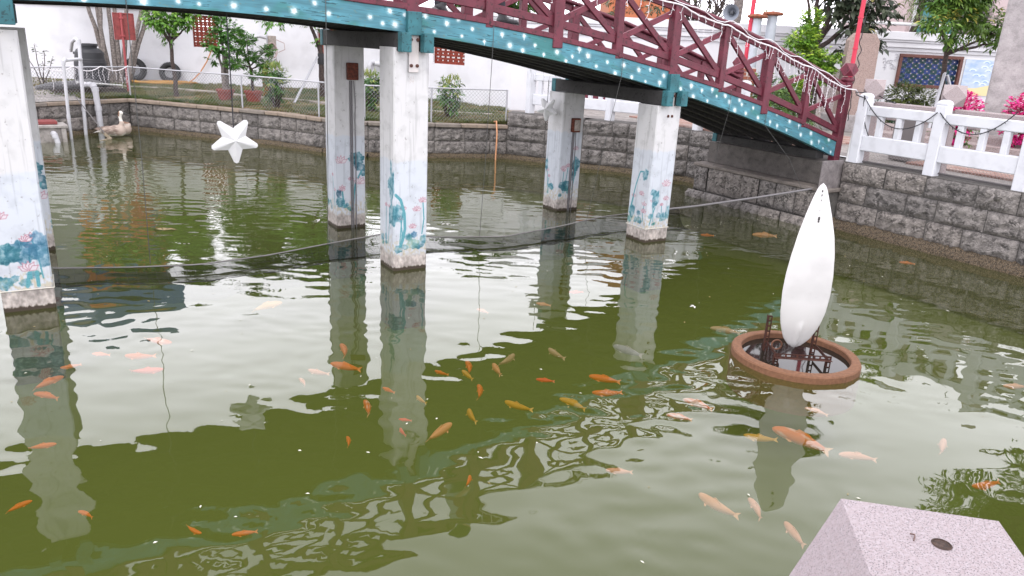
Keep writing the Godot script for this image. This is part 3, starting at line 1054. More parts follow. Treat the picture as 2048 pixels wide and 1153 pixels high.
	for q in rows:
		var t := thing("bridge_pillar", q[4], "pillar", V3(q[0], 0, q[1]), 0.0, "painted pillars carrying the bridge")
		var m := StandardMaterial3D.new()
		m.resource_name = "painted pillar"
		m.albedo_color = lin(0.57, 0.57, 0.585)
		m.roughness = 0.75
		m.albedo_texture = art[q[3]]
		m.texture_repeat = false
		part(t, "shaft", pillar_mesh(q[2]), m)
		if q[3] in [2, 3] and q[0] > -1.0:
			# junction box and conduits on the front face
			var z := 0.21
			var b := MB.new()
			b.box(at(0.03, q[2] - (0.36 if q[3] == 3 else 0.5), z + 0.035), V3(0.15, 0.22, 0.07), 0.008)
			part(t, "junction_box", b, boxm)
			if q[3] == 2:
				var c := MB.new()
				c.box(at(0.035, q[2] - 0.5, z + 0.073), V3(0.11, 0.17, 0.008), 0.003)
				part(t, "box_cover", c, pale)
			for k in 3:
				var c := MB.new()
				var y: float = q[2] - (0.48 if q[3] == 3 else 0.62)
				var x := 0.0 + k * 0.026
				if k == 2:
					c.tube([V3(x, y, z + 0.02), V3(x + 0.02, y - 0.25, z + 0.014), V3(x + 0.012, y - 0.55, z + 0.016), V3(x + 0.02, y - 1.0, z + 0.012), V3(x + 0.016, 0.25, z + 0.012), V3(x + 0.016, -0.3, z + 0.012)], 0.006, 5)
				else:
					c.tube([V3(x, y, z + 0.012), V3(x, -0.4, z + 0.012)], 0.009, 6)
				part(t, "conduit", c, pipe)
	# little painted edge line on the front right pillar's foot
	var th := 0.215
	for q in [[3.8, 0.03, "thin cord tied round the foot of the front pillar at the bridge's steep end"], [-3.82, -0.1, "thin cord tied round the foot of the large pillar at the picture's edge"]]:
		var c := MB.new()
		var pts := []
		for e in [[-th, -th], [-th, th], [th, th], [th, -th], [-th, -th]]:
			pts.append(V3(q[0] + e[0], 0.2, q[1] + e[1]))
		for k in 4:
			c.tube([pts[k], pts[k + 1]], 0.005, 5)
		single("cord", c, mat("pale cord", lin(0.6, 0.57, 0.5), 0.9), q[2], "cord")


# ---------------------------------------------------------------- the bridge
func by(x: float) -> float:
	return 2.76 - 0.0162 * (x + 2.6) * (x + 2.6)   # underside of the girders

func girder(x0: float, x1: float, z: float, w: float, drop := 0.0) -> MB:
	# follows the arch; u runs 1 per 12.75 m from x = -5, v down the face
	var mb := MB.new()
	var n := int((x1 - x0) / 0.25)
	for k in n:
		var a := lerpf(x0, x1, float(k) / n)
		var b := lerpf(x0, x1, float(k + 1) / n)
		var ua := (a + 5.0) / 12.75
		var ub := (b + 5.0) / 12.75
		var p := [V3(a, by(a) + drop, 0), V3(b, by(b) + drop, 0), V3(b, by(b) + 0.235, 0), V3(a, by(a) + 0.235, 0)]
		for sg in [-1.0, 1.0]:
			var q := []
			for e in p:
				q.append(e + V3(0, 0, z + sg * w * 0.5))
			mb.face(q, V3(0, 0, sg), [Vector2(ua, 1), Vector2(ub, 1), Vector2(ub, 0), Vector2(ua, 0)])
		var zz := V3(0, 0, w * 0.5)
		var c := V3(0, 0, z)
		mb.face([p[0] + c - zz, p[1] + c - zz, p[1] + c + zz, p[0] + c + zz], Vector3.DOWN, [Vector2(ua, 0.98), Vector2(ub, 0.98), Vector2(ub, 0.99), Vector2(ua, 0.99)])
		mb.face([p[3] + c - zz, p[2] + c - zz, p[2] + c + zz, p[3] + c + zz], Vector3.UP, [Vector2(ua, 0.01), Vector2(ub, 0.01), Vector2(ub, 0.02), Vector2(ua, 0.02)])
	for e in [x0, x1]:
		var u: float = (e + 5.0) / 12.75
		mb.face([V3(e, by(e) + drop, z - w / 2), V3(e, by(e) + drop, z + w / 2), V3(e, by(e) + 0.235, z + w / 2), V3(e, by(e) + 0.235, z - w / 2)], V3(1 if e == x1 else -1, 0, 0), [Vector2(u, 1), Vector2(u + 0.005, 1), Vector2(u + 0.005, 0), Vector2(u, 0)])
	return mb

func beam_paint() -> ImageTexture:
	# teal paint on planks, with sprayed white dots, some of which ran
	var w := 2048
	var h := 64
	var nz := FastNoiseLite.new()
	nz.seed = 61
	nz.frequency = 0.02
	nz.fractal_octaves = 3
	var im := Image.create(w, h, false, Image.FORMAT_RGB8)
	for j in h:
		for i in w:
			var g := nz.get_noise_2d(i * 0.7, j * 9.0)
			var n := nz.get_noise_2d(i * 0.6 + 500.0, j * 1.5)
			var k := Color(0.275, 0.49, 0.545) * (1.0 + 0.22 * n + 0.1 * g)
			k = k.lerp(Color(0.16, 0.42, 0.38), smoothstep(0.2, 0.5, nz.get_noise_2d(i * 0.35, j * 0.4 + 300.0)) * 0.5)
			if g > 0.36 and n > 0.0:
				k = k.lerp(Color(0.05, 0.16, 0.18), 0.6)
			if nz.get_noise_2d(i * 2.5 + 77.0, j * 4.0) > 0.5:
				k = k.lerp(Color(0.4, 0.45, 0.4), 0.5)
			im.set_pixel(i, j, k)
	var dots := [[-3.09, 0.1], [-2.62, 0.15], [-2.33, 0.25], [-2.15, 0.22], [-1.84, 0.27], [-1.54, 0.25], [-1.27, 0.3], [-1.06, 0.71], [-0.92, 0.35], [-0.48, 0.44], [-0.26, 0.82], [-0.34, 0.25], [-0.2, 0.28], [-0.09, 0.76], [0.15, 0.87], [0.26, 0.24], [0.41, 0.7], [0.73, 0.66], [0.6, 0.25], [0.89, 0.2], [1.12, 0.68], [1.23, 0.24], [1.42, 0.84], [1.41, 0.14], [0.55, 0.97], [1.58, 0.51], [1.71, 0.16], [1.9, 0.42], [2.13, 0.39], [2.04, 0.09], [2.24, 0.23], [2.23, 0.84], [2.37, 0.61], [2.51, 0.19], [2.68, 0.56], [2.82, 0.08], [2.95, 0.63], [3.1, 0.13], [3.21, 0.61], [3.34, 0.1], [3.4, 0.81], [3.59, 0.27], [3.65, 0.7], [3.98, 0.3], [4.17, 0.66], [4.23, 0.09], [4.38, 0.61], [4.58, 0.86], [4.68, 0.57], [4.51, 0.13], [4.85, 0.78], [4.95, 0.52], [5.15, 0.86], [5.21, 0.65], [5.08, 0.17], [5.32, 0.23], [5.46, 0.72], [5.59, 0.26], [5.75, 0.82], [5.87, 0.31], [6.0, 0.94], [6.04, 0.27], [6.27, 0.25], [6.31, 0.86], [6.54, 0.87], [6.62, 0.36], [6.86, 0.74], [6.91, 0.2], [7.09, 0.49], [7.22, 0.18], [7.33, 0.92], [7.43, 0.2]]
	for k in dots.size():
		var x: float = (dots[k][0] + 5.0) / 12.75 * w
		var y: float = (1.0 - dots[k][1]) * h
		var r := R(0.018, 0.034) * w / 12.75
		for j in range(int(y - 16), int(y + 17)):
			for i in range(int(x - 10), int(x + 11)):
				var d := Vector2((i - x), (j - y) * (0.235 / 64.0) / (12.75 / 2048.0)).length() / r
				if j >= 0 and j < h and i >= 0 and i < w and d < 2.0:
					im.set_pixel(i, j, im.get_pixel(i, j).lerp(Color(0.86, 0.89, 0.9), clampf(1.45 - d + 0.35 * nz.get_noise_2d(i * 9.0, j * 9.0), 0.0, 0.92) if d < 1.3 else clampf(0.6 - 0.3 * d, 0, 1)))
		if k % 3 != 0 and dots[k][0] > 0.0:
			for j in int(R(8, 18)):
				for e in 2:
					if int(y) + j < h:
						im.set_pixel(int(x) + e, int(y) + j, im.get_pixel(int(x) + e, int(y) + j).lerp(Color(0.9, 0.93, 0.94), 0.6))
	return ImageTexture.create_from_image(im)


func bridge() -> void:
	var t := thing("bridge", "arched timber footbridge with a maroon railing and teal girders dotted white", "bridge")
	var teal := StandardMaterial3D.new()
	teal.resource_name = "dotted teal paint"
	teal.albedo_color = Color.WHITE
	teal.albedo_texture = beam_paint()
	teal.roughness = 0.65
	var teal2 := mat("teal paint", lin(0.033, 0.17, 0.2), 0.65, "wood", 0.9)
	var dark := mat("weathered underside timber", lin(0.048, 0.045, 0.045), 0.85, "wood", 0.7)
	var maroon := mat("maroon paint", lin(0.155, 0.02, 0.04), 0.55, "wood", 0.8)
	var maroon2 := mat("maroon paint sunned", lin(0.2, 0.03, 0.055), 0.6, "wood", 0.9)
	var x0 := -12.6
	var x1 := 7.6
	part(t, "girder", girder(x0, x1, 0.155, 0.11), teal)
	part(t, "girder", girder(x0, x1, -2.115, 0.11), dark)
	for z in [-0.3, -0.76, -1.22, -1.68]:
		part(t, "girder", girder(x0, x1, z, 0.13, 0.02), dark)
	# deck planks
	var pm := MB.new()
	pm.box(Transform3D.IDENTITY, V3(0.142, 0.036, 2.4), 0.004)
	var pmesh := pm.mesh()
	var x := x0 + 0.08
	while x < x1:
		var sl := -0.0324 * (x + 2.6)
		part(t, "plank", pmesh, dark, Transform3D(Basis(Vector3.BACK, atan(sl)), V3(x, by(x) + 0.235 + 0.019, -0.98)))
		x += 0.15
	# both railings
	for side in [0, 1]:
		var z: float = 0.165 if side == 0 else -2.125
		var zo := 1.0 if side == 0 else -1.0
		for k in range(-13, 9):
			var px_ := k * 0.95
			var main := posmod(k, 2) == 0
			var y := by(px_)
			var w := 0.14 if main else 0.1
			var mb := MB.new()
			var foot := 0.14 if main and k != 8 else 0.2
			if k == 8:
				foot = -0.35
			mb.bar(V3(px_, y + foot, z), V3(px_, y + (1.1 if k != 8 else 1.2), z), w, 0.13 if main else 0.1, Vector3.RIGHT, 0.008)
			part(t, "post", mb, maroon)
			if k == 8:
				var cap := MB.new()
				cuboct(cap, Transform3D(Basis.from_scale(V3(1, 1, 1) * 0.2), V3(px_, y + 1.39, z)))
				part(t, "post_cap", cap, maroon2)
				var nk := MB.new()
				nk.box(at(px_, y + 1.24, z), V3(0.17, 0.08, 0.17), 0.03)
				part(t, "post_collar", nk, maroon)
			if k == 8:
				continue
			var xb := (k + 1) * 0.95
			var yb := by(xb)
			var h := 0.95 * 0.5
			# kerb, rails, handrail
			for e in [[0.262, 0.062, 0.05, 0.036, "kerb_board"], [0.425, 0.09, 0.05, 0.0, "middle_rail"], [1.055, 0.09, 0.05, 0.0, "top_rail"]]:
				var b := MB.new()
				b.bar(V3(px_ + (w * 0.5 if e[4] != "kerb_board" else 0.006), lerpf(y, yb, w * 0.5 / 0.95) + e[0], z + zo * e[3]), V3(xb - (0.05 if e[4] != "kerb_board" else 0.006), lerpf(yb, y, 0.05 / 0.95) + e[0], z + zo * e[3]), e[1], e[2], Vector3.UP, 0.006)
				part(t, e[4], b, maroon)
			var hr := MB.new()
			hr.bar(V3(px_ + 0.003, y + 1.132, z - zo * 0.02), V3(xb - 0.003, yb + 1.132, z - zo * 0.02), 0.055, 0.13, Vector3.UP, 0.018)
			part(t, "handrail", hr, maroon)
			# crossed braces between the middle and top rails
			var slope := (yb - y) / 0.95
			var lo := 0.475
			var hi := 0.985
			var d1 := MB.new()
			d1.bar(V3(px_ + 0.07, y + hi + slope * 0.07, z + zo * 0.002), V3(xb - 0.06, yb + lo, z + zo * 0.002), 0.075, 0.042, Vector3.UP, 0.004)
			part(t, "brace", d1, maroon)
			var d2 := MB.new()
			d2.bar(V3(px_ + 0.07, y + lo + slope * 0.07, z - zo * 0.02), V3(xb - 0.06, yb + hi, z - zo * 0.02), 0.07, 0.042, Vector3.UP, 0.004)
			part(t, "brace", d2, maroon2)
	# cross heads on the pillars: two planks clasping each pair, with steel straps in front
	var strap := mat("painted steel strap", lin(0.58, 0.54, 0.53), 0.6, "plaster", 0.6)
	var bolt := mat("rusty bolt", lin(0.09, 0.035, 0.025), 0.8)
	for cx in [-3.8, 0.0, 3.8]:
		var top := by(cx) - 0.004
		for sg in [-1.0, 1.0]:
			var b := MB.new()
			b.box(at(cx + sg * 0.13, top - 0.09, -1.0), V3(0.1, 0.185, 2.6), 0.006)
			part(t, "cross_head", b, dark)
			for e in [0.36, -2.36]:
				var c := MB.new()
				c.box(at(cx + sg * 0.13, top - 0.09, e - 0.045 * signf(e)), V3(0.115, 0.2, 0.11), 0.006)
				part(t, "cross_head_end", c, teal2)
		if cx < -1.0:
			continue
		var tp := MB.new()
		tp.box(at(cx, by(cx) + 0.1, 0.25), V3(0.16, 0.24, 0.07), 0.006)
		part(t, "post_foot", tp, teal2)
		var s := MB.new()
		s.box(at(cx + 0.012, top - 0.19, 0.232), V3(0.115, 0.42, 0.012), 0.003)
		part(t, "strap", s, strap)
		for e in [[-0.03, -0.06], [0.05, -0.06], [-0.025, -0.33], [0.045, -0.33]]:
			var c := MB.new()
			c.lathe([Vector2(0.0, 0.0), Vector2(0.019, 0.0), Vector2(0.019, 0.012), Vector2(0.008, 0.016), Vector2(0.008, 0.024), Vector2(0.0, 0.025)], 8, Transform3D(Basis(Vector3.RIGHT, PI / 2), V3(cx + 0.004 + e[0], top + e[1], 0.238)))
			part(t, "bolt", c, bolt)
	# the sill on the abutment
	var sl := MB.new()
	sl.box(at(7.3, by(7.3) - 0.05, -0.98), V3(0.2, 0.13, 2.2), 0.01)
	part(t, "sill_beam", sl, dark)
	var se := MB.new()
	se.box(at(7.3, by(7.3) - 0.05, -2.14), V3(0.21, 0.15, 0.1), 0.008)
	part(t, "sill_end", se, teal2)


func cuboct(mb: MB, t: Transform3D) -> void:
	# a cube with its corners cut to the middles of the edges, one unit across
	var h := 0.5
	for ax in 3:
		for sg in [-1.0, 1.0]:
			var q := []
			for k in [[0, 1], [1, 0], [0, -1], [-1, 0]]:
				var p := Vector3.ZERO
				p[ax] = sg * h; p[(ax + 1) % 3] = k[0] * h; p[(ax + 2) % 3] = k[1] * h
				q.append(t * p)
			var o := Vector3.ZERO
			o[ax] = sg
			mb.face(q, t.basis * o)
	for k in 8:
		var s := V3(h if k & 1 else -h, h if k & 2 else -h, h if k & 4 else -h)
		mb.face([t * V3(s.x, s.y, 0), t * V3(0, s.y, s.z), t * V3(s.x, 0, s.z)], t.basis * s)


func abutment() -> void:
	var t := thing("bridge_abutment", "stepped stone and concrete abutment under the bridge's landing", "abutment")
	var g := mat("quarry stone", Color.WHITE)
	var g3 := mat("quarry stone warm", Color.WHITE)
	var con := mat("damp concrete", lin(0.13, 0.12, 0.115), 0.9, "concrete", 0.6)
	var sh := mat("concrete shelf", lin(0.24, 0.215, 0.2), 0.9, "concrete", 0.7)
	var path := [V3(7.05, 0, -2.35), V3(7.05, 0, 0.62)]
	path = [V3(7.05, 0, -2.35), V3(7.05, 0, 0.52)]
	var core := MB.new()
	core.box(at(7.6, -0.06, -0.92), V3(1.05, 1.28, 2.86))
	part(t, "core", core, mat("mortar", Color.WHITE))
	stone_run(t, path, [[0.13, 0.57]], 0.1, [g, g3], 0.28, 0.5)
	stone_run(t, [V3(6.93, 0, -2.4), V3(6.93, 0, 0.52)], [[-0.25, 0.14]], 0.2, [g3, g], 0.35, 0.55)
	var s := MB.new()
	s.box(at(7.32, 0.605, -0.92), V3(0.64, 0.06, 2.95), 0.012)
	part(t, "shelf", s, sh)
	var b := MB.new()
	b.box(at(7.75, 0.83, -0.92), V3(0.95, 0.39, 2.8), 0.012)
	part(t, "bearing_block", b, con)
	# end of the wall seen beside the shelf
	stone_run(t, [V3(8.1, 0, -2.33), V3(7.0, 0, -2.33)], [[-0.1, 0.2], [0.2, 0.56]], 0.06, [g, g3], 0.3, 0.5)
	var p := MB.new()
	p.box(Transform3D(Basis(V3(0, 0, 1), 0.0), V3(7.18, 0.75, 0.47)), V3(0.5, 0.66, 0.03), 0.004)
	single("grey_panel", p, mat("grey sheet", lin(0.27, 0.25, 0.26), 0.7, "concrete", 1.0), "upright grey sheet leaning at the corner below the maroon end post", "panel")
	var pi := MB.new()
	pi.tube([V3(7.46, 0.2, 0.5), V3(7.47, 0.9, 0.5), V3(7.5, 1.35, 0.5), V3(7.53, 1.7, 0.5), V3(7.57, 1.8, 0.46), V3(7.65, 1.84, 0.42), V3(7.8, 1.82, 0.36)], 0.022, 8)
	single("pipe", pi, mat("white pvc", lin(0.6, 0.6, 0.6), 0.45), "bent white pipe rising beside the maroon end post", "pipe")


# ---------------------------------------------------------------- railings
func concrete_railing(called: String, label: String, posts: Array, bars: int, m: Material, hgt := 1.06, posts_round := true) -> Node3D:
	var t := thing(called, label, "railing")
	for p in posts:
		var mb := MB.new()
		mb.box(at(p.x, p.y + hgt * 0.5 - 0.06, p.z), V3(0.17, hgt - 0.02, 0.17), 0.015)
		if posts_round:
			var c := MB.new()
			for k in 6:
				var a0 := PI * 0.5 * k / 6
				mb.box(at(p.x, p.y + hgt - 0.07 + 0.055 * sin(a0) + 0.004, p.z), V3(0.168 * cos(a0 * 0.8), 0.02, 0.168 * cos(a0 * 0.8)), 0.008)
		part(t, "post", mb, m)
	for k in posts.size() - 1:
		var a: Vector3 = posts[k]
		var b: Vector3 = posts[k + 1]
		var d := (b - a).normalized()
		var n := V3(-d.z, 0, d.x)
		for e in [[0.8, 0.15], [0.3, 0.24]]:
			var mb := MB.new()
			mb.bar(a + d * 0.08 + V3(0, e[0], 0), b - d * 0.08 + V3(0, e[0], 0), e[1], 0.11, Vector3.UP, 0.012)
			part(t, "rail", mb, m)
		for i in bars:
			var s := (i + 1.0) / (bars + 1)
			var c := a.lerp(b, s)
			var mb := MB.new()
			mb.bar(c + V3(0, 0.415, 0), c + V3(0, 0.73, 0), 0.09, 0.09, n, 0.01)
			part(t, "baluster", mb, m)
	return t


func right_railings() -> void:
	var white := mat("white painted concrete", lin(0.64, 0.65, 0.69), 0.7, "plaster", 0.9)
	var posts := []
	for k in 6:
		posts.append(V3(7.55, 1.08, 0.6 + 1.25 * k))
	concrete_railing("concrete_railing", "white concrete railing on the near right stone wall, draped with black cables", posts, 3, white)
	# granite railing close behind it
	var gr := mat("pink granite", lin(0.38, 0.35, 0.345), 0.6, "granite", 1.6)
	var t := thing("granite_railing", "granite railing with faceted post heads right behind the white railing", "railing")
	for k in 5:
		var z := 0.43 + 1.29 * k
		var p := MB.new()
		p.box(at(7.95, 1.5, z), V3(0.17, 0.95, 0.17), 0.012)
		part(t, "post", p, gr)
		var c := MB.new()
		cuboct(c, Transform3D(Basis(Vector3.UP, 0.6).scaled(V3(1, 1, 1) * 0.3), V3(7.95, 2.13 + 0.06, z)))
		part(t, "post_head", c, gr)
		if k < 4:
			var r := MB.new()
			r.box(at(7.95, 1.93, z + 0.645), V3(0.13, 0.15, 1.29 - 0.175), 0.014)
			part(t, "rail", r, gr)
			for e in [0.3, 0.7]:
				var s := MB.new()
				s.box(at(7.95, 1.8, z + 1.29 * e), V3(0.1, 0.12, 0.14), 0.01)
				part(t, "bracket", s, gr)
	# wire mesh behind the bottom of the white railing
	var w := mat("galvanised wire", lin(0.42, 0.4, 0.39), 0.5)
	w.metallic = 0.3
	var mt := thing("wire_mesh", "pale diamond wire mesh along the foot of the white railing", "mesh")
	var mb := MB.new()
	wire_net(mb, V3(7.66, 1.09, 0.65), V3(7.66, 1.09, 6.8), 0.3, 0.05, 0.0022)
	var me := part(mt, "netting", mb, w)
	me.set_meta("kind", "stuff")
	var rod := MB.new()
	rod.tube([V3(7.62, 1.085, 0.68), V3(7.6, 1.1, 2.0), V3(7.62, 1.085, 3.2), V3(7.6, 1.1, 6.6)], 0.014, 6)
	part(mt, "bottom_pipe", rod, mat("dark pipe", lin(0.12, 0.11, 0.11), 0.5))


func wire_net(mb: MB, a: Vector3, b: Vector3, h: float, cell: float, r: float) -> void:
	var d := (b - a)
	var l := d.length()
	d /= l
	var n := int((l + h) / cell)
	for k in n:
		for sg in [0, 1]:
			var s0 := k * cell - (h if sg == 0 else 0.0)
			var s1 := s0 + h
			var y0 := 0.0
			var y1 := h
			if sg == 1:
				y0 = h; y1 = 0.0
			if s1 <= 0.0 or s0 >= l:
				continue
			if s0 < 0.0:
				y0 = lerpf(y0, y1, -s0 / h); s0 = 0.0
			if s1 > l:
				y1 = lerpf(y0, y1, (l - s0) / (s1 - s0)); s1 = l
			if s1 - s0 < 0.002:
				continue
			mb.tube([a + d * s0 + V3(0, y0, 0), a + d * s1 + V3(0, y1, 0)], r, 3, false)


func far_railing() -> void:
	var white := mat("white painted concrete", Color.WHITE)
	concrete_railing("concrete_railing", "white concrete railing on the curved wall, seen under the bridge", [V3(6.4, 1.08, -7.3), V3(6.95, 1.08, -6.48), V3(7.45, 1.08, -5.6), V3(7.92, 1.08, -4.65), V3(8.25, 1.08, -3.65), V3(8.3, 1.08, -2.55)], 3, white)


func near_post() -> void:
	# the rail post the picture was taken over
	var gr := mat("near pink granite", lin(0.335, 0.31, 0.322), 0.55, "granite", 4.2, "granite", -0.12)
	var t := thing("granite_post", "faceted granite post head close to the camera with a drilled hole", "post", V3(-2.44, 0, 7.659), deg_to_rad(2.6))
	var p := MB.new()
	p.box(at(0, 1.24, 0), V3(0.2, 0.84, 0.2), 0.012)
	part(t, "shaft", p, gr)
	var c := MB.new()
	cuboct(c, Transform3D(Basis.from_scale(V3(1, 1, 1) * 0.354), V3(0, 1.703, 0)))
	part(t, "head", c, gr)
	var hole := MB.new()
	hole.lathe([Vector2(0.0, 0.0), Vector2(0.0135, 0.0), Vector2(0.0135, 0.0016), Vector2(0.0155, 0.0005)], 18, at(0.025, 1.8802, -0.016))
	part(t, "hole", hole, mat("dark drill hole", lin(0.09, 0.08, 0.085), 0.9, "rust", 9.0))
	var tw := MB.new()
	tw.tube([V3(0.005, 1.882, -0.057), V3(0.006, 1.884, -0.05), V3(0.001, 1.882, -0.047), V3(-0.007, 1.8815, -0.044)], 0.0012, 5)
	var s := single("twig", tw, mat("twig", lin(0.12, 0.07, 0.06), 0.8), "tiny twig lying on the granite post head", "twig", V3(-2.44, 0, 7.659))
	s.rotation.y = deg_to_rad(2.6)


func net() -> void:
	# a black net hung from a float line between the two rows of pillars
	var rope := mat("pale float line", lin(0.2, 0.19, 0.19), 0.8)
	var hose := mat("grey hose", lin(0.2, 0.19, 0.2), 0.5)
	var nm := StandardMaterial3D.new()
	nm.resource_name = "black netting"
	nm.albedo_color = Color(0.02, 0.02, 0.025, 0.42)
	nm.roughness = 0.9
	nm.metallic_specular = 0.1
	nm.transparency = BaseMaterial3D.TRANSPARENCY_ALPHA
	nm.cull_mode = BaseMaterial3D.CULL_DISABLED
	var nw := FastNoiseLite.new()
	nw.seed = 8
	nw.frequency = 0.6
	var line := [V3(-3.6, 0.09, -0.95), V3(-2.9, 0.07, -0.78), V3(-2.2, 0.07, -0.62), V3(-1.4, 0.08, -0.7), V3(-0.7, 0.12, -0.8), V3(0.1, 0.16, -0.9), V3(0.8, 0.1, -0.72), V3(1.7, 0.08, -0.5), V3(2.7, 0.1, -0.66), V3(3.5, 0.18, -0.7), V3(4.1, 0.22, -0.62), V3(5.2, 0.3, -0.4), V3(6.2, 0.45, -0.05), V3(7.1, 0.62, 0.33)]
	var t := thing("pond_net", "black net hanging from a float line between the pillars, trailing in the water", "net")
	var curve := Curve3D.new()
	for p in line:
		curve.add_point(p)
	var pts := []
	for k in 90:
		pts.append(curve.sample_baked(curve.get_baked_length() * k / 89.0))
	var r := MB.new()
	r.tube(pts.slice(0, 66), 0.009, 6)
	part(t, "float_line", r, rope)
	var hs := MB.new()
	hs.tube(pts.slice(65, 90), 0.017, 7)
	part(t, "hose", hs, hose)
	var sk := MB.new()
	sk.grid(88, 9, func(u: float, v: float) -> Vector3:
		var p: Vector3 = curve.sample_baked(curve.get_baked_length() * u * 0.78)
		var sag := 0.62 + 0.1 * nw.get_noise_2d(u * 20.0, 0.0) - 0.15 * smoothstep(0.72, 0.85, u)
		var y := lerpf(p.y, 0.008, smoothstep(0.0, 0.45, v)) - 0.16 * smoothstep(0.6, 1.0, v)
		return V3(p.x + 0.02 * nw.get_noise_2d(u * 60.0, v * 3.0), y + 0.02 * nw.get_noise_2d(u * 80.0, v * 6.0) * v, p.z + sag * v + 0.05 * nw.get_noise_2d(u * 40.0, v * 4.0)))
	var sheet := part(t, "netting", sk, nm)
	# the net's cords, coarse enough to see
	var cw := MB.new()
	for k in range(0, 89, 1):
		var u := k / 88.0
		var col := []
		for j in 10:
			col.append(sk.v[j * 89 + k] + V3(0, 0.003, 0))
		cw.tube(col, 0.0014, 3, false)
	for j in [2, 4, 6, 8]:
		var row := []
		for k in 89:
			row.append(sk.v[j * 89 + k] + V3(0, 0.003, 0))
		cw.tube(row, 0.0014 if j != 6 else 0.006, 3, false)
	part(t, "cords", cw, mat("black cord", lin(0.03, 0.03, 0.035), 0.9)).set_meta("kind", "stuff")
	# thin wires from the bridge that hold the float line up
	var wm := mat("thin wire", lin(0.1, 0.1, 0.1), 0.5)
	for q in [[-2.76, -2.68, -0.74, "thin wire from the bridge to the net, near the hanging star"], [-0.95, -0.66, -0.8, "thin wire from the bridge to the net, beside the pillar with the rusty box"], [1.0, 1.36, -0.56, "thin wire from the bridge to the net, right of the pillar with the arched stem"], [2.92, 3.23, -0.68, "thin wire from the bridge to the net, between the two pillars of the steep end"], [5.75, 6.9, 0.2, "thin wire from the bridge's steep end to the grey hose"], [4.95, 5.3, -0.38, "loose wire hanging below the bridge's steep end, right of the front pillar"]]:
		var w := MB.new()
		var y1: float = 0.1 if q[1] < 4.0 else (0.32 if q[1] < 6.0 else 0.56)
		var a := V3(q[0], by(q[0]) + 0.24, 0.23)
		var b := V3(q[1], y1, q[2])
		w.tube([a, V3(q[0], by(q[0]) - 0.01, 0.222), a.lerp(b, 0.6) + V3(0.01, 0, 0), b], 0.004, 4)
		single("wire", w, wm, q[3], "wire")


# ---------------------------------------------------------------- things in and over the water
func star_mesh() -> MB:
	var mb := MB.new()
	var pts := []
	for k in 10:
		var a := PI / 2 + TAU * k / 10 + PI / 5 * 0.0
		# one arm points straight down
		a += PI
		var r := 0.235 if k % 2 == 0 else 0.118
		pts.append(V3(cos(a) * r, sin(a) * r, 0))
	# rounded arm ends: each tip is cut short
	var ring := []
	for k in 10:
		if k % 2 == 0:
			var p: Vector3 = pts[k]
			var n := V3(-p.y, p.x, 0).normalized()
			ring.append(p * 0.95 - n * 0.022)
			ring.append(p * 1.0)
			ring.append(p * 0.95 + n * 0.022)
		else:
			ring.append(pts[k])
	for sg in [-1.0, 1.0]:
		var c := V3(0, 0, 0.085 * sg)
		for k in ring.size():
			var a: Vector3 = ring[k] + V3(0, 0, 0.018 * sg)
			var b: Vector3 = ring[(k + 1) % ring.size()] + V3(0, 0, 0.018 * sg)
			mb.face([a, b, c], V3(0, 0, sg))
	for k in ring.size():
		var a: Vector3 = ring[k]
		var b: Vector3 = ring[(k + 1) % ring.size()]
		var o := a + b
		mb.face([a - V3(0, 0, 0.018), b - V3(0, 0, 0.018), b + V3(0, 0, 0.018), a + V3(0, 0, 0.018)], o)
	return mb

func star_lamps() -> void:
	var m := mat("white star plastic", lin(0.64, 0.64, 0.65), 0.45, "plaster", 2.0)
	m.backlight_enabled = true
	m.backlight = Color(0.3, 0.3, 0.3)
	var wire := mat("black cord", lin(0.03, 0.03, 0.035), 0.9)
	for q in [[-1.88, 1.535, 0.07, -0.05, 2.6, "white plastic five-pointed star lamp hanging over the water on a dark cord"], [3.44, 1.63, -2.2, 0.53 + PI / 2 - 0.12, 2.17, "white star lamp seen edge on, hanging beside the back pillar of the steep end"]]:
		var t := thing("star_lamp", q[5], "star lamp", V3(q[0], q[1], q[2]), q[3], "star lamps hung from the bridge")
		part(t, "star", star_mesh(), m, Transform3D(Basis(Vector3.BACK, 0.04), Vector3.ZERO))
		if q[2] < -1.0:
			t.scale = Vector3.ONE * 0.82
		var c := MB.new()
		c.tube([V3(0, 0.1, 0), V3(0.002, 0.5, 0), V3(0, by(q[0]) - q[1] + 0.01, 0)], 0.006, 5)
		part(t, "cord", c, wire)


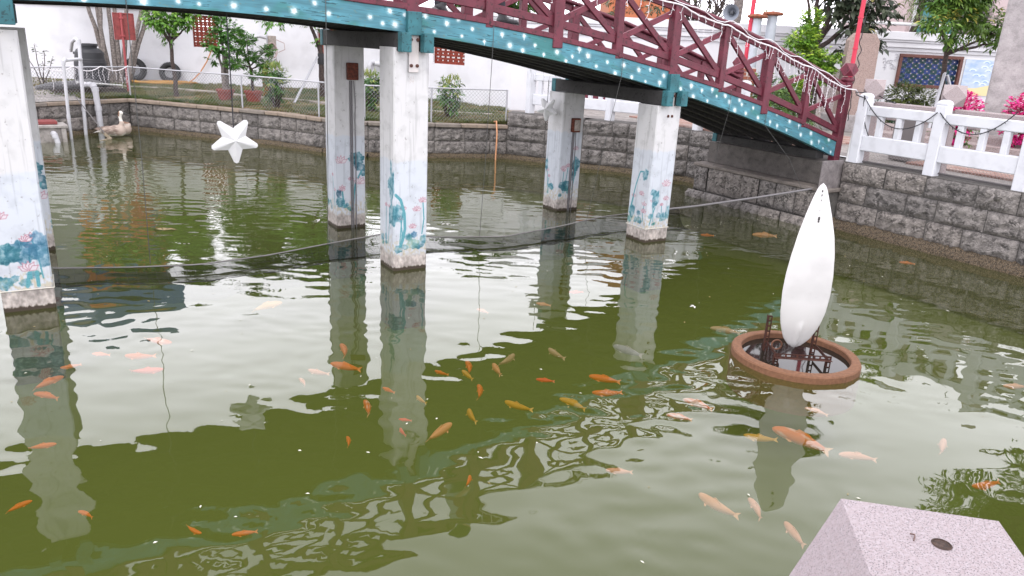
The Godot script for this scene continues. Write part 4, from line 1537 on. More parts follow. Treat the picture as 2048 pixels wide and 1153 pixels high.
func float_ring() -> void:
	var brown := mat("brown weathered ring", lin(0.235, 0.115, 0.062), 0.85, "brick", 1.6, "stone_height", 0.3)
	var rusty := mat("rusty slotted steel", lin(0.1, 0.045, 0.035), 0.75, "rust", 1.6)
	var c := V3(2.07, 0, 4.08)
	var t := thing("ring_planter", "round rusty brown rim standing in the water with a slotted steel frame inside", "planter", c)
	var r := MB.new()
	var nz := FastNoiseLite.new()
	nz.seed = 4
	nz.frequency = 3.0
	var prof := [[0.47, -0.3], [0.47, 0.058], [0.47, 0.058], [0.478, 0.066], [0.478, 0.066], [0.548, 0.062], [0.548, 0.062], [0.558, 0.05], [0.558, 0.05], [0.562, -0.02], [0.562, -0.3]]
	for i in prof.size() - 1:
		if prof[i] == prof[i + 1]:
			continue
		r.grid(72, 2, func(u: float, v: float) -> Vector3:
			var a := u * TAU
			var q := Vector2(prof[i][0], prof[i][1]).lerp(Vector2(prof[i + 1][0], prof[i + 1][1]), v)
			var e := V3(cos(a), 0, sin(a)) * q.x
			var k := nz.get_noise_3d(e.x * 2.5, q.y * 3, e.z * 2.5) * 0.008 + nz.get_noise_3d(e.x * 9.0, q.y * 9, e.z * 9.0) * 0.0025
			return e * (1.0 + k) + V3(0, q.y + k * 0.6, 0), true, true)
	part(t, "rim", r, brown)
	var tray := MB.new()
	tray.lathe([Vector2(0.0, 0.012), Vector2(0.472, 0.012)], 40)
	var tw := mat("dark tray water", lin(0.018, 0.015, 0.012), 0.03)
	tw.metallic_specular = 0.3
	part(t, "tray_water", tray, tw)
	# frame of slotted angle: two uprights behind the board, a low trestle before it
	var face := V3(-0.55, 0, 0.83).normalized()   # the way the board looks
	var across := V3(face.z, 0, -face.x)
	for q in [[-0.235, -0.11, 0.36, -0.3], [0.2, -0.11, 0.29, -0.3]]:
		var p: Vector3 = across * q[0] + face * q[1]
		part(t, "upright", slotted(p + V3(0, q[3], 0), p + V3(0, q[2], 0), across, face), rusty)
	for q in [[-0.23, 0.2], [0.23, 0.2]]:
		var p: Vector3 = across * q[0] + face * q[1]
		part(t, "leg", slotted(p + V3(0, -0.3, 0), p + V3(0, 0.115, 0), across, face), rusty)
	part(t, "crossbar", slotted(across * -0.25 + face * 0.2 + V3(0, 0.1, 0), across * 0.25 + face * 0.2 + V3(0, 0.1, 0), Vector3.UP, face), rusty)
	for s in [-0.23, 0.21]:
		var b := MB.new()
		b.bar(across * s + face * 0.19 + V3(0, 0.095, 0), across * s + face * -0.1 + V3(0, 0.095, 0), 0.03, 0.004, Vector3.UP)
		part(t, "bearer", b, rusty)
	var k := MB.new()
	var ring := []
	for i in 19:
		var a := TAU * i / 18
		ring.append(across * (-0.17 + 0.045 * cos(a)) + face * -0.02 + V3(0, 0.115 + 0.045 * sin(a), 0))
	k.tube(ring, 0.008, 6, false)
	single("rope_loop", k, mat("brown cord", lin(0.16, 0.07, 0.04), 0.8), "brown loop of cord on the frame left of the white petal", "cord", c)
	# the petal: a thick leaf-shaped shell with a boss low on its face
	var w := mat("white petal plastic", lin(0.6, 0.59, 0.585), 0.3, "plaster", 0.8)
	w.clearcoat_enabled = true
	w.clearcoat = 0.3
	w.clearcoat_roughness = 0.2
	var spotm := mat("dark chipped spots", lin(0.05, 0.045, 0.045), 0.9)
	var p := thing("petal_lamp", "tall white petal-shaped lamp like a surfboard standing in the brown ring", "lamp", c + V3(-0.14, 0.13, 0.13) - face * 0.05)
	var outline := [[0.0, 0.0], [0.004, 0.13], [0.02, 0.3], [0.066, 0.56], [0.12, 0.72], [0.17, 0.84], [0.24, 0.935], [0.357, 1.0], [0.47, 0.975], [0.59, 0.88], [0.707, 0.735], [0.823, 0.52], [0.9, 0.355], [0.94, 0.265], [0.97, 0.18], [0.99, 0.1], [1.0, 0.0]]
	var half := func(v: float) -> float:
		# half width from the foot (0) to the tip (1)
		for j in outline.size() - 1:
			if v <= outline[j + 1][0]:
				return 0.208 * lerpf(outline[j][1], outline[j + 1][1], (v - outline[j][0]) / (outline[j + 1][0] - outline[j][0]))
		return 0.0
	var surf := func(u: float, v: float) -> Vector3:
		var a := u * TAU
		var hw: float = half.call(v)
		var s := sin(a) * hw
		var th := 0.022 * sqrt(hw / 0.2)
		# the face is dished, the back swells; the foot curls under
		var dish := -0.016 * (1.0 - pow(absf(sin(a)), 2.0)) * smoothstep(0.1, 0.35, v) * smoothstep(1.0, 0.6, v)
		var z := cos(a) * th + (dish if cos(a) > 0 else dish * 1.2)
		var curl := -0.1 * pow(1.0 - clampf(v / 0.3, 0.0, 1.0), 1.6) * 0.8 - 0.05 * smoothstep(0.6, 1.0, v)
		if cos(a) > 0.0:
			z += 0.03 * exp(-pow(s / 0.017, 2.0)) * smoothstep(0.2, 0.13, v) * smoothstep(-0.02, 0.04, v)
			z += 0.004 * smoothstep(0.3, 0.2, v + s * s * 4.0)
		return across * s + face * (z + curl) + V3(0, v * 1.49, 0)
	var b := MB.new()
	b.grid(40, 60, func(u: float, v: float) -> Vector3: return surf.call(u, v), false, true)
	part(p, "shell", b, w)
	for q in [[0.955, 0.018, 0.012], [0.935, -0.02, 0.008], [0.93, 0.03, 0.009], [0.905, 0.06, 0.006], [0.9, 0.03, 0.004], [0.845, -0.05, 0.006], [0.81, -0.09, 0.005], [0.8, 0.115, 0.02], [0.785, 0.112, 0.014], [0.76, -0.06, 0.004]]:
		var sp := MB.new()
		var vv: float = q[0]
		var hw: float = half.call(vv)
		var uu: float = asin(clampf(q[1] / hw, -0.9, 0.9)) / TAU
		var o: Vector3 = surf.call(posmod(uu, 1.0), vv) + face * 0.0015
		var pts := []
		for i in 9:
			var a := TAU * i / 9
			pts.append(o + across * cos(a) * q[2] * R(0.5, 1.0) * 0.7 + V3(0, sin(a) * q[2] * R(0.7, 1.1), 0) - face * 0.0)
		sp.face(pts, face)
		part(p, "chip", sp, spotm)


func slotted(a: Vector3, b: Vector3, across: Vector3, face: Vector3) -> MB:
	# an angle section pierced by a row of slots, like shelf uprights
	var mb := MB.new()
	var d := (b - a).normalized()
	var l := a.distance_to(b)
	var w := 0.038
	var th := 0.003
	var bs := Basis(across, d, across.cross(d))
	for s in [-1.0, 1.0]:
		mb.box(Transform3D(bs, (a + b) * 0.5 + across * s * w * 0.36), V3(w * 0.28, l, th))
	var n := int(l / 0.05)
	for k in n + 1:
		mb.box(Transform3D(bs, a + d * clampf(k * l / maxf(n, 1), 0.008, l - 0.008)), V3(w * 0.44, 0.016, th * 0.98))
	mb.box(Transform3D(bs, (a + b) * 0.5 - across * (w * 0.5) - bs.z * 0.017), V3(th, l, 0.034))
	return mb


# ---------------------------------------------------------------- koi
func koi_body(bend: float, patch: Array) -> MB:
	# unit length, nose at +x; patch: [ground colour, patch colour, share]
	var mb := MB.new()
	var nz := FastNoiseLite.new()
	nz.seed = int(bend * 100.0) + 400
	nz.frequency = 2.2
	var prof := [[0.5, 0.012, 0.012], [0.475, 0.045, 0.04], [0.42, 0.072, 0.065], [0.33, 0.092, 0.088], [0.2, 0.105, 0.104], [0.05, 0.104, 0.108], [-0.1, 0.088, 0.095], [-0.22, 0.062, 0.075], [-0.32, 0.036, 0.052], [-0.385, 0.02, 0.042]]
	var cent := func(x: float) -> float: return bend * (pow(clampf(0.5 - x, 0, 1), 2.0) - 0.15)
	for i in prof.size():
		for k in 12:
			var a := TAU * k / 12
			var q: Array = prof[i]
			var p := V3(q[0], q[2] * sin(a), cent.call(q[0]) + q[1] * 0.95 * cos(a))
			if patch.size():
				mb.col = patch[1] if nz.get_noise_2d(q[0] * 1.4, a * 0.3 + 3.0) > patch[2] else patch[0]
				mb.col = mb.col.lerp(patch[0].lerp(Color.WHITE, 0.3), 0.55 * smoothstep(0.2, -0.7, sin(a)))
			mb.vert(p, V3(0.1, sin(a), cos(a)).normalized())
	for i in prof.size() - 1:
		for k in 12:
			var a := i * 12 + k
			var b := i * 12 + (k + 1) % 12
			mb.idx.append_array(PackedInt32Array([a, b + 12, b, a, a + 12, b + 12]))
	return mb

func koi_fins(bend: float) -> Array:
	var cz := func(x: float) -> float: return bend * (pow(clampf(0.5 - x, 0, 1), 2.0) - 0.15)
	var tail := MB.new()
	var tp := PackedVector2Array([Vector2(-0.365, 0.03), Vector2(-0.5, 0.085), Vector2(-0.46, 0.025), Vector2(-0.45, 0.0), Vector2(-0.47, -0.025), Vector2(-0.5, -0.08), Vector2(-0.365, -0.03)])
	var z0: float = cz.call(-0.37)
	var z1: float = cz.call(-0.5)
	var d := V3(1, 0, (z0 - z1) / 0.13).normalized()
	var bs := Basis(d, V3(0, 0.8, 0.6), d.cross(V3(0, 0.8, 0.6))).orthonormalized()
	tail.prism(tp, 0.01, Transform3D(bs, V3(-0.37, 0, z0) - bs * V3(-0.37, 0, 0)))
	var dorsal := MB.new()
	dorsal.prism(PackedVector2Array([Vector2(0.13, 0.1), Vector2(0.07, 0.155), Vector2(-0.08, 0.12), Vector2(-0.14, 0.085), Vector2(0.0, 0.095)]), 0.008, at(0, 0, cz.call(0.0)))
	var out := [tail, dorsal]
	for s in [-1.0, 1.0]:
		var f := MB.new()
		f.prism(PackedVector2Array([Vector2(0.26, 0.07), Vector2(0.17, 0.14), Vector2(0.13, 0.13), Vector2(0.18, 0.07)]), 0.006, Transform3D(Basis(V3(1, 0, 0), V3(0, -0.25, s).normalized(), V3(0, s, 0.25 * s).normalized() * -1.0), V3(0, -0.03, cz.call(0.22))))
		out.append(f)
	return out

func koi() -> void:
	var cols := {
		"orange": lin(0.85, 0.19, 0.015), "red": lin(0.85, 0.1, 0.02), "pale": lin(0.8, 0.36, 0.13), "pink": lin(0.8, 0.37, 0.2), "gold": lin(0.7, 0.36, 0.03), "tan": lin(0.6, 0.4, 0.2), "grey": lin(0.3, 0.3, 0.28)}
	var protos := {}
	for c in cols:
		for b in [-0.35, 0.0, 0.3]:
			var m := mat("koi " + c, cols[c], 0.35)
			var o := Node3D.new()
			part(o, "body", koi_body(b, []), m)
			var fins := koi_fins(b)
			var fm := mat("koi fin " + c, cols[c].lerp(Color(1, 0.9, 0.75), 0.25), 0.5)
			part(o, "tail_fin", fins[0], fm)
			part(o, "dorsal_fin", fins[1], fm)
			part(o, "side_fin", fins[2], fm)
			part(o, "side_fin", fins[3], fm)
			protos[c + str(b)] = o
	var pm := mat("koi patched", Color.WHITE, 0.35)
	pm.vertex_color_use_as_albedo = true
	for q in [["patched", Color(0.8, 0.17, 0.015), Color(0.85, 0.55, 0.4), 0.34], ["whitehead", Color(0.85, 0.6, 0.5), Color(0.8, 0.16, 0.015), -0.02]]:
		var o := Node3D.new()
		part(o, "body", koi_body(-0.2, [q[1], q[2], q[3]]), pm)
		var fins := koi_fins(-0.2)
		for k in 4:
			part(o, ["tail_fin", "dorsal_fin", "side_fin", "side_fin"][k], fins[k], mat("koi fin pale", Color.WHITE, 0.5) if k != 1 else mat("koi fin orange", Color.WHITE, 0.5))
		protos[q[0]] = o
	# x, z, heading, length, colour, depth of its middle, label
	var list := [
		[-1.45, 2.07, 96, 0.28, "orange", 0.05, "tan orange koi swimming away, beside the reflection of the back pillar with the rusty box"],
		[-1.57, 2.41, 129, 0.3, "orange", 0.05, "big tan orange koi across the foot of the back pillar's reflection"],
		[-1.82, 2.42, 113, 0.2, "pink", 0.09, "faint pink koi in the bright sky reflection left of the back pillar's reflection"],
		[-1.97, 2.55, 109, 0.15, "pink", 0.1, "fainter small pink koi just below left of another pink one"],
		[-1.43, 3.01, 110, 0.14, "orange", 0.08, "small dim koi at the left edge of the middle pillar's reflection"],
		[-1.27, 3.25, 78, 0.15, "gold", 0.1, "faint golden koi inside the middle pillar's reflection"],
		[-1.68, 3.22, 87, 0.25, "patched", 0.045, "orange koi with a white shoulder left of the middle pillar's reflection"],
		[-1.53, 3.56, 139, 0.1, "red", 0.05, "tiny red koi low in the middle pillar's reflection"],
		[-1.62, 3.7, 69, 0.12, "red", 0.06, "small red koi pointing up, just under the tiny red koi"],
		[-1.98, 3.64, 92, 0.14, "orange", 0.08, "dim orange koi alone in the dark green left of the pillar reflection's end"],
		[-1.36, 3.78, 29, 0.3, "pale", 0.04, "stout pale koi heading right at the end of the middle pillar's reflection"],
		[-1.06, 3.68, 60, 0.22, "gold", 0.045, "golden orange koi pointing up beside the stout pale koi"],
		[-0.63, 2.89, 86, 0.25, "orange", 0.04, "uppermost orange koi of the three under the arched ripples"],
		[-0.74, 3.04, 88, 0.2, "gold", 0.04, "middle orange koi of the three under the arched ripples"],
		[-0.92, 2.9, 101, 0.14, "orange", 0.07, "small dim koi at the left end of the arched ripples"],
		[-0.22, 2.86, 49, 0.27, "tan", 0.07, "tan koi heading up right, above the row of orange koi"],
		[-0.45, 3.03, 75, 0.25, "pale", 0.04, "pale orange koi breaking the surface right of the arched ripples"],
		[0.21, 2.94, 73, 0.26, "tan", 0.05, "pale tan koi pointing up in open green water"],
		[-0.78, 3.35, 80, 0.24, "orange", 0.04, "lowest orange koi of the three under the arched ripples"],
		[-0.21, 3.42, 138, 0.16, "red", 0.04, "slim bright red orange koi heading left in open green water"],
		[-0.66, 3.7, 101, 0.25, "gold", 0.04, "golden orange koi heading up left, nearest the middle pillar of the orange row"],
		[-0.22, 3.84, 126, 0.25, "gold", 0.04, "golden koi with a curved tail right of the golden orange one"],
		[0.29, 3.58, 127, 0.28, "orange", 0.04, "large orange koi, upper of a pair heading left together"],
		[0.13, 3.82, 138, 0.25, "orange", 0.045, "orange koi, lower of a pair heading left together"],
		[-1.47, 4.44, 69, 0.13, "orange", 0.1, "faint orange koi below the end of the middle pillar's reflection"],
		[0.89, 3.16, 106, 0.33, "grey", 0.035, "grey carp in the reflection of the front pillar of the steep end"],
		[-3.73, 1.76, 21, 0.25, "orange", 0.04, "orange koi slanting up right across the large pillar's reflection"],
		[-3.73, 2.01, 151, 0.22, "orange", 0.05, "orange koi lying level, below the slanting one in the large pillar's reflection"],
		[-3.78, 2.85, -5, 0.16, "orange", 0.045, "small orange koi in the middle of the large pillar's reflection"],
		[-3.91, 3.53, 12, 0.14, "orange", 0.06, "dull orange koi at the left picture edge, low down"],
		[-3.58, 3.78, 141, 0.12, "orange", 0.07, "dull orange koi at the right edge of the large pillar's reflection, low down"],
		[-3.33, 1.37, 145, 0.16, "orange", 0.05, "small orange koi nearest the large pillar in the rippled group"],
		[-3.06, 1.52, 138, 0.25, "orange", 0.045, "middle orange koi of the rippled group near the large pillar"],
		[-3.04, 1.86, 3, 0.24, "red", 0.045, "lowest reddish koi of the rippled group near the large pillar"],
		[-2.88, 1.22, -34, 0.27, "patched", 0.04, "uppermost koi of the rippled group near the large pillar"],
		[-3.56, 1.55, 166, 0.15, "orange", 0.05, "short orange koi at the edge of the large pillar's reflection"],
		[-3.09, 4.2, -44, 0.12, "orange", 0.09, "very dim orange koi in dark water at the bottom left"],
		[-2.84, 4.34, 165, 0.14, "orange", 0.1, "dim brown koi, right of the very dim one at the bottom left"],
		[0.68, 4.29, 121, 0.26, "whitehead", 0.035, "white and orange koi, upper of two just below left of the brown ring"],
		[0.37, 4.4, 138, 0.2, "whitehead", 0.04, "white headed orange koi, left of two just below left of the brown ring"],
		[1.03, 5.02, 112, 0.46, "patched", 0.04, "largest koi, long and bright orange with pale tail, over the petal's reflection"],
		[0.72, 4.89, 119, 0.24, "gold", 0.09, "dim golden koi behind the largest koi's head"],
		[1.16, 5.38, 154, 0.25, "pink", 0.08, "pale pink koi lying level right of the largest koi"],
		[1.89, 5.59, 26, 0.26, "pink", 0.08, "pale koi pointing away above the granite post head's right corner"],
		[-0.22, 5.36, 81, 0.3, "pale", 0.08, "pale orange koi, leftmost of three in the grey water before the granite post"],
		[-0.02, 5.52, 79, 0.22, "pink", 0.07, "pinkish koi, middle of three in the grey water before the granite post"],
		[-0.02, 5.8, 67, 0.24, "pink", 0.08, "pale orange koi, nearest the granite post head"],
		[1.6, 6.07, 150, 0.24, "orange", 0.05, "orange koi under the leafy reflection at the right picture edge"],
		[1.5, 4.78, 129, 0.18, "pink", 0.1, "faint pink koi right of the petal's reflection below the ring"],
		[3.55, 5.28, 150, 0.22, "pale", 0.06, "pale koi at the right picture edge level with the ring"],
		[-1.77, 0.59, 5, 0.34, "gold", 0.06, "yellow gold koi just in front of the net, left of the back pillar"],
		[2.21, 3.12, 141, 0.3, "tan", 0.07, "tan koi heading left behind the brown ring"],
		[6.05, 0.29, 141, 0.39, "pale", 0.05, "long pale orange koi near the abutment's foot"],
		[5.04, 0.04, 122, 0.2, "orange", 0.06, "small orange koi near the floating litter right of the front pillar"],
		[6.67, 2.29, 149, 0.2, "orange", 0.07, "small dim orange koi near the right stone wall"],
		[0.86, 1.78, 129, 0.17, "pale", 0.05, "small pale koi between the reflections of the two front pillars"],
		[1.43, 1.59, 142, 0.17, "red", 0.04, "small red koi right of the small pale one between the reflections"],
		[0.16, 1.7, 128, 0.16, "pink", 0.05, "small pink koi just right of the middle pillar's waterline reflection"],
		[-0.54, 4.8, 144, 0.18, "pink", 0.06, "pink koi among dark squiggled ripples below the centre"],
	]
	for k in list.size():
		var q: Array = list[k]
		var key: String = q[4] if protos.has(q[4]) else q[4] + str([-0.35, 0.0, 0.3][(k * 7) % 3])
		var o: Node3D = protos[key].duplicate()
		o.name = uniq("koi", self)
		add_child(o)
		o.position = V3(q[0], -q[5] * 0.5 - 0.165 * q[3], q[1])
		o.rotation = V3(0, deg_to_rad(q[2]), 0)
		o.scale = Vector3.ONE * q[3]
		meta(o, q[6], "fish", "koi in the pond")
	for k in protos:
		protos[k].free()


func adrift() -> void:
	# single leaves and scraps big enough to point at
	var dry := mat("dry leaf", lin(0.4, 0.3, 0.15), 0.8, "brick", 4.0)
	var wh := mat("white scrap", lin(0.6, 0.58, 0.55), 0.7)
	for q in [[-2.29, -2.64, 0.2, dry, "dry_leaf", "tan dead leaf afloat on the far side of the net, left of the star's string", "leaf"], [-0.2, -2.55, 0.09, wh, "scrap", "white scrap afloat at the foot of the back pillar with the rusty box", "scrap"], [1.45, -1.75, 0.1, wh, "scrap", "white scrap afloat right of the pillar with the arched lotus stem", "scrap"], [2.25, 2.62, 0.06, wh, "scrap", "tiny white scrap afloat behind the brown ring", "scrap"]]:
		var m := MB.new()
		var ang := R(0, TAU)
		for k in 3:
			var a := ang + (k - 1) * 1.1
			m.leaf(V3(0, 0.006, 0), V3(cos(a), 0.12, sin(a)), Vector3.UP, q[2], q[2] * 0.45)
		var mm: StandardMaterial3D = q[3]
		mm.cull_mode = BaseMaterial3D.CULL_DISABLED
		single(q[4], m, mm, q[5], q[6], V3(q[0], 0, q[1]))


func pump_and_pipes() -> void:
	var con := mat("pale concrete", lin(0.42, 0.4, 0.39), 0.85, "concrete", 0.8)
	var red := mat("dull red lid", lin(0.28, 0.06, 0.06), 0.7, "concrete", 1.0)
	var pvc := mat("grey white pvc", lin(0.5, 0.5, 0.53), 0.5, "plaster", 0.8)
	var t := thing("pump_box", "concrete pump box with a dull red lid standing in the water at the far left", "pump box", V3(-3.45, 0, -12.0), 0.1)
	var b := MB.new()
	b.box(at(0, 0.0, 0), V3(0.62, 0.66, 0.5), 0.015)
	b.box(at(0.06, 0.345, 0.02), V3(0.76, 0.07, 0.6), 0.012)
	part(t, "body", b, con)
	var s := MB.new()
	s.box(at(0.35, 0.06, 0.03), V3(0.1, 0.5, 0.55), 0.012)
	part(t, "side_slab", s, con)
	var l := MB.new()
	l.box(at(-0.02, 0.42, 0.0), V3(0.55, 0.075, 0.45), 0.012)
	part(t, "lid", l, red)
	var p := MB.new()
	p.tube([V3(0.24, -0.3, 0.42), V3(0.17, 0.14, 0.36), V3(0.15, 0.2, 0.34), V3(0.13, 0.2, 0.2)], 0.055, 10)
	p.tube([V3(0.165, 0.1, 0.365), V3(0.15, 0.2, 0.345)], 0.064, 10)
	part(t, "outlet_pipe", p, pvc)
	# three pipes that rise from the pond to the tank
	for q in [[[V3(-2.93, -0.4, -12.25), V3(-2.93, 0.5, -12.27), V3(-2.9, 1.69, -12.3), V3(-2.87, 1.74, -12.32), V3(-2.6, 1.76, -12.75), V3(-2.5, 1.75, -13.1)], 0.035, "slim white pipe, leftmost of the three standing in the pond, with a bent top"], [[V3(-2.6, -0.4, -13.05), V3(-2.57, 0.6, -13.08), V3(-2.52, 1.6, -13.1), V3(-2.5, 2.14, -13.12), V3(-2.56, 2.2, -13.25), V3(-2.62, 2.12, -13.6), V3(-2.64, 1.9, -14.2)], 0.04, "tallest white pipe rising from the pond before the black tank"], [[V3(-2.24, -0.4, -13.25), V3(-2.25, 0.6, -13.25), V3(-2.27, 1.05, -13.25), V3(-2.3, 1.13, -13.3), V3(-2.36, 1.15, -13.45), V3(-2.4, 1.1, -14.0), V3(-2.45, 1.05, -15.2)], 0.068, "thick grey pipe with an elbow at its top beside the geese"]]:
		var m := MB.new()
		m.tube(q[0], q[1], 10)
		var pts: Array = q[0]
		for e in [1, 2, 3]:
			var a: Vector3 = pts[e]
			var d := (pts[e] - pts[e - 1] as Vector3).normalized()
			m.tube([a - d * 0.05, a + d * 0.05], q[1] * 1.18, 10)
		single("pipe", m, pvc, q[2], "pipe", Vector3.ZERO, "white pipes in the pond by the tank")
	# a slanting rod with a slotted foot
	var r := MB.new()
	r.tube([V3(-2.75, 0.95, -13.0), V3(-2.42, 0.42, -12.5), V3(-2.2, 0.06, -12.15)], 0.012, 6)
	single("rod", r, mat("dark pipe", lin(0.12, 0.11, 0.11), 0.5), "thin dark rod slanting down into the water left of the geese", "rod")
	var w := MB.new()
	w.bar(V3(-2.25, 0.12, -12.2), V3(-2.12, 0.0, -12.05), 0.07, 0.02, Vector3.UP, 0.004)
	w.bar(V3(-2.13, 0.02, -12.06), V3(-2.38, -0.02, -11.9), 0.045, 0.03, Vector3.UP, 0.004)
	single("wood_scrap", w, mat("pale driftwood", lin(0.4, 0.33, 0.24), 0.9, "wood", 2.0), "pale scraps of wood at the foot of the slanting rod", "wood scrap")
	# orange hose over the far wall and a red-brown one near it
	var h := MB.new()
	h.tube([V3(5.62, 0.82, -7.62), V3(5.56, 0.86, -7.4), V3(5.52, 0.6, -7.28), V3(5.5, 0.35, -7.25), V3(5.46, 0.05, -7.2), V3(5.45, -0.3, -7.15)], 0.019, 8)
	single("hose", h, mat("orange hose", lin(0.5, 0.24, 0.12), 0.5), "orange hose hanging over the far stone wall into the pond", "hose")


# ---------------------------------------------------------------- bodies grown from bones
func grow(bones: Array, cell: float, k: float, paint: Callable) -> MB:
	# bones: [a, b, ra, rb]; smooth union of tapered capsules, meshed as surface nets
	var lo: Vector3 = bones[0][0]
	var hi: Vector3 = bones[0][0]
	for b in bones:
		for e in [0, 1]:
			var r := Vector3.ONE * (maxf(b[2], b[3]) + k + cell * 2.0)
			lo = lo.min(b[e] - r)
			hi = hi.max(b[e] + r)
	var n := Vector3i((hi - lo) / cell) + Vector3i.ONE
	var f := PackedFloat32Array()
	f.resize(n.x * n.y * n.z)
	f.fill(1.0)
	for b in bones:
		var a: Vector3 = b[0]
		var e: Vector3 = b[1]
		var rm := maxf(b[2], b[3]) + k + cell
		var l := Vector3i((a.min(e) - Vector3.ONE * rm - lo) / cell).clamp(Vector3i.ZERO, n - Vector3i.ONE)
		var h := Vector3i((a.max(e) + Vector3.ONE * rm - lo) / cell).clamp(Vector3i.ZERO, n - Vector3i.ONE)
		var ab := e - a
		var l2 := maxf(ab.length_squared(), 1e-9)
		for z in range(l.z, h.z + 1):
			for y in range(l.y, h.y + 1):
				for x in range(l.x, h.x + 1):
					var p := lo + V3(x, y, z) * cell
					var t := clampf((p - a).dot(ab) / l2, 0.0, 1.0)
					var d := (p - a - ab * t).length() - lerpf(b[2], b[3], t)
					var i := x + n.x * (y + n.y * z)
					var o := f[i]
					var q := maxf(k - absf(o - d), 0.0) / k
					f[i] = minf(o, d) - q * q * k * 0.25
	var mb := MB.new()
	var at_cell := PackedInt32Array()
	at_cell.resize(f.size())
	at_cell.fill(-1)
	var sx := 1
	var sy := n.x
	var sz := n.x * n.y
	for z in n.z - 1:
		for y in n.y - 1:
			for x in n.x - 1:
				var i := x + y * sy + z * sz
				var s := 0
				for c in 8:
					if f[i + (c & 1) * sx + (c >> 1 & 1) * sy + (c >> 2 & 1) * sz] < 0.0:
						s += 1
				if s == 0 or s == 8:
					continue
				var sum := Vector3.ZERO
				var cnt := 0
				for c in 8:
					for ax in 3:
						if c >> ax & 1:
							continue
						var c2 := c | (1 << ax)
						var fa := f[i + (c & 1) * sx + (c >> 1 & 1) * sy + (c >> 2 & 1) * sz]
						var fb := f[i + (c2 & 1) * sx + (c2 >> 1 & 1) * sy + (c2 >> 2 & 1) * sz]
						if (fa < 0.0) != (fb < 0.0):
							var p := V3(c & 1, c >> 1 & 1, c >> 2 & 1)
							p[ax] += fa / (fa - fb)
							sum += p
							cnt += 1
				var pos := lo + (V3(x, y, z) + sum / cnt) * cell
				mb.col = paint.call(pos)
				var g := V3(f[i + sx] - f[i], f[i + sy] - f[i], f[i + sz] - f[i])
				at_cell[i] = mb.vert(pos, Vector3.ZERO)
	for z in range(1, n.z - 1):
		for y in range(1, n.y - 1):
			for x in range(1, n.x - 1):
				var i := x + y * sy + z * sz
				for ax in 3:
					var st: int = [sx, sy, sz][ax]
					var a := f[i] < 0.0
					if a == (f[i + st] < 0.0):
						continue
					var u: int = [sy, sz, sx][ax]
					var w: int = [sz, sx, sy][ax]
					var q := [at_cell[i - u - w], at_cell[i - w], at_cell[i], at_cell[i - u]]
					if q.min() < 0:
						continue
					if a:
						q.reverse()
					for tri in [[q[0], q[1], q[2]], [q[0], q[2], q[3]]]:
						var fn: Vector3 = (mb.v[tri[2]] - mb.v[tri[0]]).cross(mb.v[tri[1]] - mb.v[tri[0]])
						for e in tri:
							mb.n[e] += fn
							mb.idx.append(e)
	for j in mb.n.size():
		mb.n[j] = mb.n[j].normalized() if mb.n[j].length() > 1e-12 else Vector3.UP
	return mb


